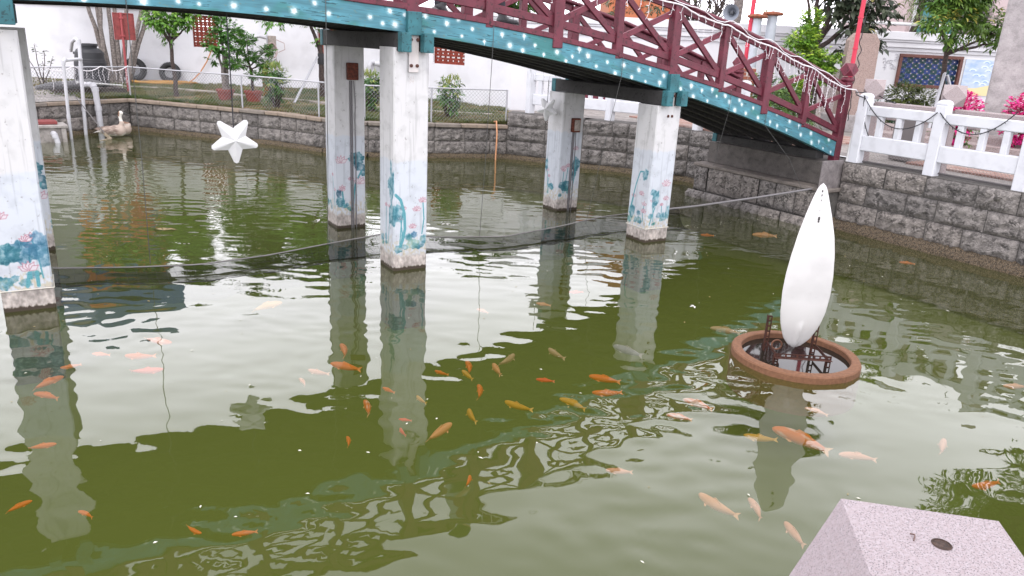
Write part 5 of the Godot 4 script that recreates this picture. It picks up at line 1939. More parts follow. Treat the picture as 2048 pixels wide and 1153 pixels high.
func geese() -> void:
	var fm := mat("goose plumage", Color.WHITE, 0.85)
	fm.vertex_color_use_as_albedo = true
	var bill := mat("black bill", lin(0.02, 0.02, 0.022), 0.4)
	var eye := mat("dark eye", lin(0.02, 0.012, 0.01), 0.2)
	var nz := FastNoiseLite.new()
	nz.frequency = 9.0
	# upright bird, facing +x
	var white := Color(0.62, 0.58, 0.53)
	var brown := Color(0.15, 0.1, 0.08)
	var paint := func(p: Vector3) -> Color:
		if p.y > 0.42 and p.x > 0.05:
			return Color(0.2, 0.12, 0.08) if p.x < 0.165 + (p.y - 0.42) * 0.05 and p.y > 0.55 else Color(0.7, 0.67, 0.62)
		var c := brown.lerp(Color(0.42, 0.34, 0.29), 0.5 + 0.9 * nz.get_noise_3d(p.x, p.y * 2.5, p.z))
		c = c.lerp(Color(0.42, 0.34, 0.29), smoothstep(0.08, 0.2, p.x))
		c = c.lerp(white, smoothstep(0.12, 0.04, p.y + 0.1 * nz.get_noise_3d(p.x, p.y, p.z)))
		if p.x < -0.3:
			c = c.lerp(Color(0.55, 0.53, 0.5), 0.7)
		return c
	var t := thing("goose", "brown and white goose with an upright neck and black bill by the far wall", "goose", V3(-2.02, 0.02, -12.35), -0.25, "geese")
	var bones := [[V3(-0.16, 0.15, 0), V3(0.14, 0.17, 0), 0.13, 0.15], [V3(-0.16, 0.17, 0), V3(-0.4, 0.13, 0), 0.11, 0.035], [V3(0.14, 0.2, 0), V3(0.2, 0.36, 0), 0.11, 0.05], [V3(0.2, 0.36, 0), V3(0.17, 0.56, 0), 0.048, 0.034], [V3(0.17, 0.56, 0), V3(0.19, 0.64, 0), 0.034, 0.042], [V3(0.19, 0.645, 0), V3(0.235, 0.635, 0), 0.044, 0.034], [V3(-0.02, 0.2, 0.1), V3(-0.28, 0.19, 0.06), 0.08, 0.04], [V3(-0.02, 0.2, -0.1), V3(-0.28, 0.19, -0.06), 0.08, 0.04]]
	t.scale = Vector3.ONE * 0.88
	part(t, "body", grow(bones, 0.014, 0.05, paint), fm)
	var b := MB.new()
	b.tube([V3(0.25, 0.64, 0), V3(0.285, 0.633, 0), V3(0.33, 0.62, 0), V3(0.35, 0.617, 0)], [0.026, 0.021, 0.014, 0.006], 8)
	b.tube([V3(0.24, 0.665, 0), V3(0.262, 0.668, 0)], [0.012, 0.016], 7)
	part(t, "bill", b, bill)
	for s in [-1.0, 1.0]:
		var e := MB.new()
		e.lathe([Vector2(0, -0.007), Vector2(0.006, -0.003), Vector2(0.007, 0), Vector2(0.006, 0.003), Vector2(0, 0.007)], 8, at(0.225, 0.655, s * 0.036))
		part(t, "eye", e, eye)
		var w := MB.new()
		for k in 5:
			w.leaf(V3(-0.06 - 0.05 * k, 0.24 - 0.01 * k, s * (0.11 - 0.012 * k)), V3(-1, 0.12 + 0.1 * (k % 2), -0.1 * s), V3(0, 0.4, s), 0.24, 0.06)
		var wm := mat("goose quills", lin(0.24, 0.18, 0.15), 0.8)
		wm.cull_mode = BaseMaterial3D.CULL_DISABLED
		part(t, "wing", w, wm)
	var tail := MB.new()
	for k in 5:
		tail.leaf(V3(-0.34, 0.14, 0.03 * (k - 2)), V3(-1, 0.05, 0.15 * (k - 2)).normalized(), Vector3.UP, 0.17, 0.05)
	var tm := mat("white feather", lin(0.75, 0.73, 0.7), 0.8)
	tm.cull_mode = BaseMaterial3D.CULL_DISABLED
	part(t, "tail", tail, tm)
	# resting bird, neck folded, head laid back
	var paint2 := func(p: Vector3) -> Color:
		var c := Color(0.42, 0.34, 0.29).lerp(brown, clampf(0.3 + 0.8 * nz.get_noise_3d(p.x + 5.0, p.y * 2.0, p.z), 0, 1) * smoothstep(0.12, -0.1, p.x))
		if p.y > 0.25 and p.x > 0.02:
			c = Color(0.5, 0.43, 0.38).lerp(Color(0.22, 0.13, 0.09), smoothstep(0.3, 0.34, p.y))
		return c.lerp(white, smoothstep(0.1, 0.02, p.y))
	t = thing("goose", "resting goose with its neck folded back, behind the upright goose", "goose", V3(-1.86, 0.01, -12.75), 0.2, "geese")
	bones = [[V3(-0.16, 0.14, 0), V3(0.14, 0.16, 0), 0.13, 0.15], [V3(-0.16, 0.15, 0), V3(-0.4, 0.15, 0), 0.1, 0.03], [V3(0.17, 0.2, 0), V3(0.2, 0.27, 0.02), 0.1, 0.07], [V3(0.2, 0.27, 0.02), V3(0.1, 0.32, 0.05), 0.06, 0.045], [V3(0.1, 0.32, 0.05), V3(0.04, 0.3, 0.06), 0.045, 0.04], [V3(-0.02, 0.19, 0.1), V3(-0.28, 0.18, 0.05), 0.08, 0.04], [V3(-0.02, 0.19, -0.1), V3(-0.28, 0.18, -0.05), 0.08, 0.04]]
	t.scale = Vector3.ONE * 0.88
	part(t, "body", grow(bones, 0.014, 0.05, paint2), fm)
	var b2 := MB.new()
	b2.tube([V3(0.02, 0.3, 0.065), V3(-0.03, 0.285, 0.075), V3(-0.06, 0.28, 0.08)], [0.022, 0.016, 0.007], 8)
	part(t, "bill", b2, bill)
	var w2 := MB.new()
	for s in [-1.0, 1.0]:
		for k in 5:
			w2.leaf(V3(-0.06 - 0.05 * k, 0.23 - 0.01 * k, s * (0.11 - 0.012 * k)), V3(-1, 0.1, -0.1 * s), V3(0, 0.4, s), 0.22, 0.06)
	part(t, "wing", w2, mat("goose quills", Color.WHITE))


# ---------------------------------------------------------------- far bank
func fence() -> void:
	var zinc := mat("galvanised pipe", lin(0.42, 0.42, 0.45), 0.45)
	zinc.metallic = 0.4
	var wire := mat("fence wire", lin(0.26, 0.26, 0.28), 0.5)
	wire.metallic = 0.3
	var path := [V3(-4.5, 0.78, -12.2), V3(-2.55, 0.78, -13.5), V3(-1.42, 0.78, -14.2), V3(-0.15, 0.78, -12.5), V3(0.76, 0.78, -11.45), V3(1.33, 0.78, -10.65), V3(2.0, 0.78, -9.4), V3(2.76, 0.78, -8.5), V3(4.2, 0.78, -8.05), V3(5.95, 0.78, -7.62)]
	var t := thing("chain_link_fence", "low chain link fence along the top of the far stone wall", "fence")
	for k in path.size():
		if k in [3, 5]:
			continue
		var mb := MB.new()
		mb.tube([path[k] + V3(0, -0.06, 0), path[k] + V3(0, 0.78, 0)], 0.021, 8)
		part(t, "post", mb, zinc)
	var net := MB.new()
	for k in path.size() - 1:
		var r := MB.new()
		r.tube([path[k] + V3(0, 0.77, 0), path[k + 1] + V3(0, 0.77, 0)], 0.016, 7)
		part(t, "rail", r, zinc)
		wire_net(net, path[k] + V3(0, 0.02, 0), path[k + 1] + V3(0, 0.02, 0), 0.74, 0.085, 0.0032)
	part(t, "netting", net, wire).set_meta("kind", "stuff")


func leaves(n: int, clumps: Array, l: float, w: float, c0: Color, c1: Color, droop := 0.2, young := Color(0, 0, 0, 0)) -> MB:
	# many leaves spread through a crown made of uneven clumps: [centre, radii]
	var mb := MB.new()
	var wt := 0.0
	for c in clumps:
		wt += c[1].x * c[1].y * c[1].z
	for c in clumps:
		var m := int(n * c[1].x * c[1].y * c[1].z / wt)
		var twigs := maxi(3, m / 7)
		for k in twigs:
			var d := V3(rng.randfn(), rng.randfn(), rng.randfn()).normalized()
			var rad := pow(R(0.12, 1.0), 0.42)
			var o: Vector3 = c[0] + d * rad * (c[1] as Vector3)
			var axis := (d + V3(R(-0.6, 0.6), R(-0.4, 0.6), R(-0.6, 0.6))).normalized()
			var tone := R(0, 1)
			for e in 7:
				var s := 1.0 if e % 2 else -1.0
				var side := axis.cross(V3(R(-0.3, 0.3), 1, R(-0.3, 0.3))).normalized()
				var dir := (axis * 0.7 + side * s * R(0.5, 1.0) + V3(0, R(-droop * 2.0, droop * 0.4), 0)).normalized()
				mb.col = c0.lerp(c1, clampf(tone + R(-0.25, 0.25), 0, 1))
				if young.a > 0.0 and rad > 0.75 and d.y > -0.1 and rng.randf() < young.a:
					mb.col = Color(young.r, young.g, young.b)
				var up := (Vector3.UP + d * 0.5 + V3(R(-0.5, 0.5), R(-0.2, 0.5), R(-0.5, 0.5))).normalized()
				var sc := R(0.65, 1.2)
				mb.leaf(o + axis * l * 0.22 * (e - 3.0), dir, up, l * sc, w * sc)
	return mb

func leaf_mat(key: String, gloss := 0.5) -> StandardMaterial3D:
	var m := mat(key, Color.WHITE, gloss)
	m.vertex_color_use_as_albedo = true
	m.cull_mode = BaseMaterial3D.CULL_DISABLED
	m.backlight_enabled = true
	m.backlight = Color(0.45, 0.5, 0.3)
	return m

func limb(mb: MB, a: Vector3, b: Vector3, r0: float, r1: float, wob := 0.05) -> void:
	var pts := []
	var rs := []
	var l := a.distance_to(b)
	for k in 7:
		var t := k / 6.0
		var q := a.lerp(b, t)
		if k > 0 and k < 6:
			q += V3(R(-1, 1), R(-0.3, 0.3), R(-1, 1)) * wob * l * 0.5
		pts.append(q)
		rs.append(lerpf(r0, r1, t))
	mb.tube(pts, rs, 7)

func far_bank() -> void:
	var black := mat("black polythene", lin(0.014, 0.0145, 0.018), 0.55)
	# water tank on a pallet
	var t := thing("water_tank", "black round water tank with a stepped shoulder on a wooden pallet", "tank", V3(-2.16, 0.96, -15.8))
	var b := MB.new()
	var prof := [Vector2(0, 0), Vector2(0.41, 0.0), Vector2(0.425, 0.03), Vector2(0.42, 0.25), Vector2(0.41, 0.27), Vector2(0.41, 0.3), Vector2(0.4, 0.32), Vector2(0.385, 0.62), Vector2(0.372, 0.64), Vector2(0.372, 0.67), Vector2(0.36, 0.7), Vector2(0.345, 0.86), Vector2(0.3, 0.93), Vector2(0.23, 0.97), Vector2(0.2, 0.98)]
	b.lathe(prof, 32)
	part(t, "body", b, black)
	var l := MB.new()
	l.lathe([Vector2(0.2, 0.98), Vector2(0.2, 1.01), Vector2(0.225, 1.02), Vector2(0.225, 1.07), Vector2(0.21, 1.085), Vector2(0.0, 1.095)], 28)
	part(t, "lid", l, black)
	for a in [0.6, 2.5]:
		var lug := MB.new()
		lug.box(Transform3D(Basis(Vector3.UP, a), V3(cos(a) * 0.37, 0.83, -sin(a) * 0.37)), V3(0.1, 0.07, 0.14), 0.015)
		part(t, "lug", lug, black)
	var wood := mat("old pallet wood", lin(0.1, 0.08, 0.07), 0.9, "wood", 1.2)
	t = thing("pallet", "old dark timber pallet under the black tank", "pallet", V3(-2.3, 0.8, -15.6), 0.12)
	for k in 7:
		var p := MB.new()
		p.box(at(-0.72 + 0.24 * k, 0.135, 0), V3(0.17, 0.024, 1.0), 0.004)
		part(t, "plank", p, wood)
	for z in [-0.42, 0.0, 0.42]:
		var p := MB.new()
		p.box(at(0, 0.06, z), V3(1.7, 0.12, 0.1), 0.006)
		part(t, "bearer", p, wood)
	# silvery foil bundle lying along the fence
	var foil := mat("crumpled foil lagging", lin(0.4, 0.42, 0.45), 0.4, "stone", 3.0, "stone_height", 4.0)
	foil.metallic = 0.5
	var f := MB.new()
	f.tube([V3(-3.5, 1.0, -14.2), V3(-3.1, 1.05, -14.3), V3(-2.7, 1.06, -14.5), V3(-2.3, 1.1, -14.7), V3(-2.0, 1.07, -14.8)], [0.05, 0.1, 0.11, 0.12, 0.06], 9)
	single("foil_pipe", f, foil, "pipe wrapped in crumpled silver foil behind the left fence", "pipe")
	var rod := MB.new()
	rod.tube([V3(-2.6, 1.16, -14.0), V3(-1.55, 1.05, -14.75)], 0.022, 7)
	single("pipe", rod, mat("white pvc", Color.WHITE), "white pipe lying level across the fence before the black tank", "pipe")
	# two tyres leaning on the wall
	var rub := mat("tyre rubber", lin(0.025, 0.025, 0.027), 0.75)
	for q in [[-0.62, 1.16, -20.6, 0.38, "larger black tyre leaning on the white wall, nearer the tank"], [0.42, 1.11, -20.25, 0.335, "smaller black tyre leaning on the white wall beside the coiled orange hose"]]:
		var d := V3(8.2, 0, 3.2).normalized()
		var out := V3(-d.z, 0.25, d.x).normalized()
		var bs := Basis(d, out, d.cross(out)).orthonormalized()
		t = thing("tyre", q[4], "tyre", V3(q[0], q[1], q[2]), 0.0, "tyres against the white wall")
		var m := MB.new()
		var r: float = q[3]
		var tp := []
		for k in 15:
			var a := TAU * k / 14
			tp.append(Vector2(r * 0.8 + cos(a) * r * 0.2 * (1.0 if cos(a) > 0 else 1.5), sin(a) * r * 0.3))
		m.lathe(tp, 36, Transform3D(bs, Vector3.ZERO))
		part(t, "casing", m, rub)
		for k in 40:
			var a := TAU * k / 40
			var tr := MB.new()
			tr.box(Transform3D(bs * Basis(Vector3.UP, a), bs * (Basis(Vector3.UP, a) * V3(r * 0.995, 0, 0))), V3(0.02, r * 0.4, 0.03), 0.004)
			part(t, "tread", tr, rub)
	# coiled orange hose
	var oh := mat("orange hose", Color.WHITE)
	var yel := mat("yellow hose", lin(0.42, 0.22, 0.05), 0.5)
	var pts := []
	for k in 160:
		var a := k * 0.26
		var rr := 0.3 + 0.16 * sin(k * 0.37)
		pts.append(V3(0.12 + cos(a) * rr * 2.2, 0.81 + 0.00045 * k, -19.45 + sin(a) * rr * 0.75))
	var c := MB.new()
	c.tube(pts, 0.02, 6)
	single("hose_coil", c, yel, "coil of yellow orange hose lying before the tyres", "hose")
	var h := MB.new()
	h.tube([V3(0.85, 0.84, -19.5), V3(1.1, 0.95, -19.9), V3(1.32, 1.15, -20.0), V3(1.55, 1.5, -19.98), V3(1.7, 1.85, -19.92), V3(1.85, 1.98, -19.9), V3(1.95, 1.95, -20.0)], 0.022, 7)
	single("hose", h, oh, "orange hose rising from the coil to the red lattice window", "hose")
	# red sign seen from behind
	var red := mat("faded red sign", lin(0.36, 0.075, 0.075), 0.6, "concrete", 1.2)
	t = thing("sign", "faded red square sign board seen from behind on a red pole", "sign", V3(-1.33, 0.78, -15.6), 0.12)
	var sb := MB.new()
	sb.box(at(0.06, 1.74, -0.03), V3(0.52, 0.68, 0.02), 0.004)
	part(t, "board", sb, red)
	var rim := MB.new()
	for q in [[0.06, 2.07, 0.52, 0.025], [0.06, 1.41, 0.52, 0.025]]:
		rim.box(at(q[0], q[1], -0.012), V3(q[2], q[3], 0.02), 0.003)
	for x in [-0.19, 0.31]:
		rim.box(at(x, 1.74, -0.012), V3(0.025, 0.635, 0.019), 0.003)
	part(t, "rim", rim, red)
	var po := MB.new()
	po.tube([V3(0, -0.05, 0.015), V3(0, 2.09, 0.015)], 0.032, 9)
	part(t, "pole", po, mat("red pole paint", lin(0.33, 0.06, 0.065), 0.5))
	for y in [1.5, 1.95]:
		var cl := MB.new()
		cl.box(at(0, y, 0.02), V3(0.1, 0.05, 0.075), 0.006)
		part(t, "clamp", cl, mat("red pole paint", Color.WHITE))
	# switch box, pipe elbow and coiled cable on the wall
	var pvc := mat("grey white pvc", Color.WHITE)
	t = thing("switch_box", "rusty switch box with a coil of cable on the white wall above the clipped pine", "switch box", V3(3.42, 2.18, -18.9))
	var bx := MB.new()
	bx.box(at(0.02, 0.05, 0.1), V3(0.26, 0.44, 0.14), 0.01)
	part(t, "case", bx, mat("stained white box", Color.WHITE))
	var po2 := MB.new()
	po2.tube([V3(-0.14, 0.5, 0.1), V3(-0.14, -0.4, 0.12)], 0.03, 8)
	part(t, "pole", po2, pvc)
	var el := MB.new()
	el.tube([V3(-0.2, 0.2, 0.15), V3(-0.4, 0.24, 0.2), V3(-0.62, 0.18, 0.25), V3(-0.68, 0.0, 0.26), V3(-0.68, -0.5, 0.26)], 0.06, 9)
	part(t, "elbow_pipe", el, pvc)
	var cb := MB.new()
	var cp := []
	for k in 50:
		var a := k * 0.42
		cp.append(V3(-0.02 + cos(a) * (0.16 + 0.02 * sin(k * 0.9)), -0.2 + sin(a) * 0.25, 0.2 + 0.001 * k))
	cb.tube(cp, 0.014, 5)
	cb.tube([V3(0.15, 0.15, 0.18), V3(0.4, 0.05, 0.2), V3(0.42, -0.15, 0.2), V3(0.2, -0.25, 0.2)], 0.014, 5)
	cb.tube([V3(0.1, -0.15, 0.18), V3(0.14, -0.6, 0.16), V3(0.2, -1.3, 0.12)], 0.012, 5)
	part(t, "cable", cb, mat("pinkish cable", lin(0.4, 0.3, 0.29), 0.6))
	var e2 := MB.new()
	e2.tube([V3(5.85, 1.0, -16.2), V3(5.87, 1.66, -16.2), V3(5.92, 1.76, -16.25), V3(6.05, 1.78, -16.3)], 0.075, 9)
	e2.tube([V3(6.02, 1.76, -16.05), V3(6.16, 1.75, -15.9), V3(6.2, 1.66, -15.86), V3(6.22, 0.9, -15.85)], 0.075, 9)
	single("wall_pipe", e2, pvc, "pair of pale pipe elbows on the wall seen between two pillars", "pipe")
	# a bollard
	var bo := MB.new()
	bo.lathe([Vector2(0.0, 0.0), Vector2(0.09, 0.0), Vector2(0.085, 0.85), Vector2(0.06, 0.91), Vector2(0.0, 0.93)], 14)
	single("bollard", bo, mat("mossy yellow paint", lin(0.3, 0.25, 0.03), 0.8, "rust", 1.5), "mossy yellow post behind the clipped pine", "post", V3(2.05, 0.78, -14.3))
	# tree stake
	var st := MB.new()
	st.tube([V3(2.35, 0.8, -12.6), V3(3.55, 1.95, -14.3)], 0.035, 7)
	single("tree_stake", st, mat("galvanised pipe", Color.WHITE), "slanting grey pole propping the tree beside the pillar", "pole")


func pot(label: String, p: Vector3, s: float) -> void:
	var clay := mat("red plastic pot", lin(0.34, 0.085, 0.07), 0.6, "concrete", 1.5)
	var t := thing("flower_pot", label, "pot", p, 0.0, "red pots behind the fence")
	var m := MB.new()
	m.lathe([Vector2(0, 0), Vector2(0.15, 0), Vector2(0.16, 0.02), Vector2(0.215, 0.25), Vector2(0.24, 0.252), Vector2(0.245, 0.31), Vector2(0.235, 0.315), Vector2(0.2, 0.29)], 24, Transform3D(Basis.from_scale(Vector3.ONE * s), Vector3.ZERO))
	part(t, "pot", m, clay)
	var d := MB.new()
	d.lathe([Vector2(0.2, 0.285), Vector2(0.1, 0.3), Vector2(0, 0.31)], 18, Transform3D(Basis.from_scale(Vector3.ONE * s), Vector3.ZERO))
	part(t, "soil", d, mat("soil", Color.WHITE))

func far_plants() -> void:
	var bark := mat("grey brown bark", lin(0.12, 0.085, 0.075), 0.9, "bark", 2.0)
	var pale := mat("pale grey bark", lin(0.36, 0.31, 0.285), 0.9, "bark", 1.5)
	var lm := leaf_mat("leaf", 0.5)
	var g0 := Color(0.05, 0.15, 0.02)
	var g1 := Color(0.16, 0.33, 0.045)
	# round-headed small tree by the tyres
	var t := thing("small_tree", "small tree with a round bright green crown in front of the tyres", "tree", V3(-0.29, 0.78, -14.4))
	var tr := MB.new()
	limb(tr, V3(0, -0.05, 0), V3(-0.04, 1.45, 0), 0.062, 0.045, 0.03)
	tr.lathe([Vector2(0.1, 0.0), Vector2(0.075, 0.06), Vector2(0.06, 0.16)], 8)
	for q in [[-0.4, 2.0, 0.1], [0.2, 2.1, -0.2], [0.45, 1.9, 0.15], [-0.1, 2.3, 0.0], [-0.2, 1.8, -0.3]]:
		limb(tr, V3(-0.04, 1.4, 0), V3(q[0], q[1], q[2]), 0.035, 0.012)
	part(t, "trunk", tr, bark)
	part(t, "crown", leaves(3000, [[V3(-0.1, 2.15, 0), V3(0.55, 0.5, 0.5)], [V3(-0.38, 1.95, 0.1), V3(0.3, 0.3, 0.3)], [V3(0.35, 2.1, 0), V3(0.36, 0.36, 0.36)], [V3(-0.1, 1.6, 0.05), V3(0.22, 0.24, 0.2)], [V3(0.5, 2.25, 0.05), V3(0.3, 0.22, 0.3)]], 0.12, 0.048, g0, g1, 0.35, Color(0.25, 0.42, 0.06, 0.35)), lm)
	# airy plant in the left pot
	pot("left red pot, holding a tall airy plant", V3(0.74, 0.79, -13.25), 0.98)
	t = thing("potted_plant", "tall airy plant with pale stems growing in the left red pot", "plant", V3(0.74, 1.06, -13.25))
	tr = MB.new()
	for q in [[-0.1, 1.2, 0.0], [0.12, 1.4, 0.06], [0.02, 1.7, -0.05], [-0.02, 0.9, 0.12]]:
		limb(tr, V3(q[0] * 0.3, 0, q[2] * 0.3), V3(q[0], q[1], q[2]), 0.045, 0.02)
	limb(tr, V3(0.02, 0, 0), V3(0.0, 0.5, 0), 0.1, 0.06)
	part(t, "stem", tr, pale)
	part(t, "foliage", leaves(1200, [[V3(-0.1, 1.15, 0), V3(0.4, 0.24, 0.3)], [V3(0.12, 1.5, 0), V3(0.4, 0.3, 0.3)], [V3(0.0, 1.95, 0), V3(0.32, 0.25, 0.25)], [V3(-0.2, 0.75, 0.1), V3(0.2, 0.12, 0.15)], [V3(0.25, 0.95, 0), V3(0.16, 0.12, 0.15)]], 0.12, 0.065, g0, Color(0.07, 0.19, 0.03), 0.2), lm)
	# clipped pine in the right pot: pads of fine foliage
	pot("right red pot, holding the clipped pine", V3(1.36, 0.79, -12.85), 0.98)
	t = thing("clipped_pine", "clipped pine with cloud pads of dark foliage in the right red pot", "tree", V3(1.36, 1.06, -12.85))
	tr = MB.new()
	limb(tr, V3(0, 0, 0), V3(-0.02, 0.5, 0), 0.04, 0.035)
	limb(tr, V3(-0.02, 0.5, 0), V3(-0.2, 1.1, 0), 0.035, 0.02)
	for q in [[-0.4, 0.7, 0.1], [0.35, 0.75, 0.0], [0.4, 1.1, 0.05], [-0.1, 1.3, 0], [0.05, 0.45, 0.15]]:
		limb(tr, V3(-0.06, 0.45 + R(0, 0.3), 0), V3(q[0], q[1], q[2]), 0.02, 0.008)
	part(t, "trunk", tr, bark)
	part(t, "foliage", leaves(6500, [[V3(-0.15, 1.3, 0), V3(0.3, 0.14, 0.25)], [V3(-0.4, 1.05, 0.05), V3(0.22, 0.1, 0.2)], [V3(-0.42, 0.7, 0.1), V3(0.3, 0.12, 0.25)], [V3(0.0, 0.9, 0.0), V3(0.25, 0.12, 0.2)], [V3(0.36, 0.72, 0), V3(0.28, 0.12, 0.22)], [V3(0.42, 1.05, 0.03), V3(0.22, 0.13, 0.2)], [V3(0.05, 0.45, 0.14), V3(0.26, 0.1, 0.2)], [V3(0.5, 0.45, 0.0), V3(0.14, 0.08, 0.14)], [V3(-0.3, 1.48, 0), V3(0.16, 0.09, 0.15)]], 0.075, 0.028, Color(0.025, 0.085, 0.012), Color(0.1, 0.24, 0.03), 0.0), lm)
	# tree with the prop
	t = thing("small_tree", "taller tree beside the pillar, propped by a slanting grey pole", "tree", V3(3.7, 0.78, -14.45))
	tr = MB.new()
	limb(tr, V3(0.02, -0.05, 0), V3(0, 1.3, 0), 0.085, 0.075, 0.02)
	limb(tr, V3(0, 1.3, 0), V3(-0.35, 2.3, 0.0), 0.065, 0.035)
	limb(tr, V3(0, 1.3, 0), V3(0.15, 2.4, 0.1), 0.06, 0.035)
	limb(tr, V3(-0.3, 2.1, 0), V3(-1.3, 2.2, 0.1), 0.03, 0.012)
	part(t, "trunk", tr, bark)
	part(t, "crown", leaves(3800, [[V3(-1.2, 2.25, 0.1), V3(0.6, 0.32, 0.5)], [V3(-0.7, 2.45, 0), V3(0.5, 0.3, 0.5)], [V3(0.1, 2.5, 0), V3(0.7, 0.45, 0.6)], [V3(0.0, 1.75, 0.12), V3(0.22, 0.3, 0.2)], [V3(-1.6, 2.0, 0.1), V3(0.2, 0.15, 0.2)], [V3(-0.3, 1.98, 0.1), V3(0.2, 0.14, 0.2)], [V3(-0.3, 3.0, -0.1), V3(0.9, 0.5, 0.8)]], 0.13, 0.05, g0, g1, 0.35, Color(0.2, 0.38, 0.05, 0.25)), lm)
	tr = MB.new()
	tr.lathe([Vector2(0.1, 0.0), Vector2(0.1, 0.16), Vector2(0.09, 0.3)], 10)
	single("tree_wrap", tr, mat("black polythene", Color.WHITE), "dark band tied round the propped tree's trunk", "band", V3(3.7, 1.75, -14.45))
	# shrubs along the fence
	for q in [[V3(1.55, 0.78, -11.35), 1.0, "bushy dark shrub with pale shoots behind the fence, right of the red pots"], [V3(5.02, 0.78, -8.75), 0.92, "vase-shaped leafy shrub behind the fence, right of the arched-stem pillar"], [V3(3.56, 0.78, -10.1), 0.95, "leafy shrub seen in the gap between two pillars"]]:
		t = thing("shrub", q[2], "shrub", q[0], R(0, 3), "shrubs along the fence")
		tr = MB.new()
		var s: float = q[1]
		for k in 8:
			var a := TAU * k / 8
			limb(tr, V3(cos(a) * 0.04, -0.03, sin(a) * 0.04), V3(cos(a) * 0.2, 0.55 * s, sin(a) * 0.2), 0.018, 0.011)
		part(t, "stem", tr, bark)
		var fo := leaves(760, [[V3(0, 0.62, 0) * s, V3(0.3, 0.26, 0.3) * s], [V3(0.05, 0.36, 0.05) * s, V3(0.22, 0.16, 0.22) * s], [V3(-0.03, 0.85, 0) * s, V3(0.26, 0.16, 0.26) * s]], 0.14, 0.045, Color(0.03, 0.09, 0.02), Color(0.08, 0.18, 0.035), 0.4, Color(0.26, 0.3, 0.07, 0.4))
		# upright shoots
		for k in 26:
			var a := R(0, TAU)
			var p := V3(cos(a) * R(0.05, 0.3), R(0.85, 1.0) * s, sin(a) * R(0.05, 0.3))
			fo.col = Color(0.3, 0.3, 0.1).lerp(Color(0.12, 0.2, 0.04), R(0, 1))
			for e in 3:
				fo.leaf(p + V3(0, e * 0.03, 0), V3(R(-0.5, 0.5), 1, R(-0.5, 0.5)).normalized(), V3(cos(a), 0.3, sin(a)), 0.12, 0.03)
		part(t, "foliage", fo, lm)
	# thin sapling at the far left
	t = thing("sapling", "thin sapling with sparse dark leaves against the white wall at the far left", "plant", V3(-3.28, 0.78, -17.6))
	tr = MB.new()
	var fo := MB.new()
	for q in [[-0.3, 0.85], [-0.1, 1.15], [0.12, 1.0], [0.3, 0.8], [0.05, 0.7]]:
		limb(tr, V3(0, -0.05, 0), V3(q[0], q[1], R(-0.1, 0.1)), 0.02, 0.007)
		for e in 8:
			fo.col = Color(0.05, 0.07, 0.03)
			var a := R(0, TAU)
			fo.leaf(V3(q[0], q[1], 0) * R(0.75, 1.02), V3(cos(a), R(-0.3, 0.5), sin(a)).normalized(), V3(0.2, 1, 0.4), 0.13, 0.05)
	part(t, "stem", tr, bark)
	part(t, "foliage", fo, lm)
	# clump of bare pale trunks behind the tank, crowns above the picture
	t = thing("frangipani_tree", "clump of bare pale grey trunks spreading up behind the black tank", "tree", V3(-1.25, 0.78, -19.6))
	for q in [[-0.62, 2.5, 0.0, -0.12], [-0.35, 2.5, 0.0, -0.18], [-0.02, 2.5, 0.0, -0.02], [0.16, 2.5, 0.0, 0.12], [0.5, 2.4, 0.1, 0.1], [1.15, 2.5, 0.1, 0.3], [0.95, 2.5, 0.2, 0.25], [-0.28, 2.5, 0.1, -0.3]]:
		tr = MB.new()
		limb(tr, V3(q[3], -0.05, q[2]), V3(q[0], q[1], q[2]), 0.085, 0.055, 0.02)
		limb(tr, V3(q[0], q[1], q[2]), V3(q[0] * 1.7, q[1] + 1.1, q[2] + R(-0.4, 0.4)), 0.055, 0.03, 0.05)
		part(t, "trunk", tr, pale)
	part(t, "crown", leaves(2600, [[V3(-0.9, 3.9, 0), V3(0.9, 0.6, 0.9)], [V3(0.2, 4.2, 0), V3(1.0, 0.7, 0.9)], [V3(1.6, 3.9, 0.2), V3(0.9, 0.6, 0.8)]], 0.26, 0.075, g0, g1, 0.4), lm)


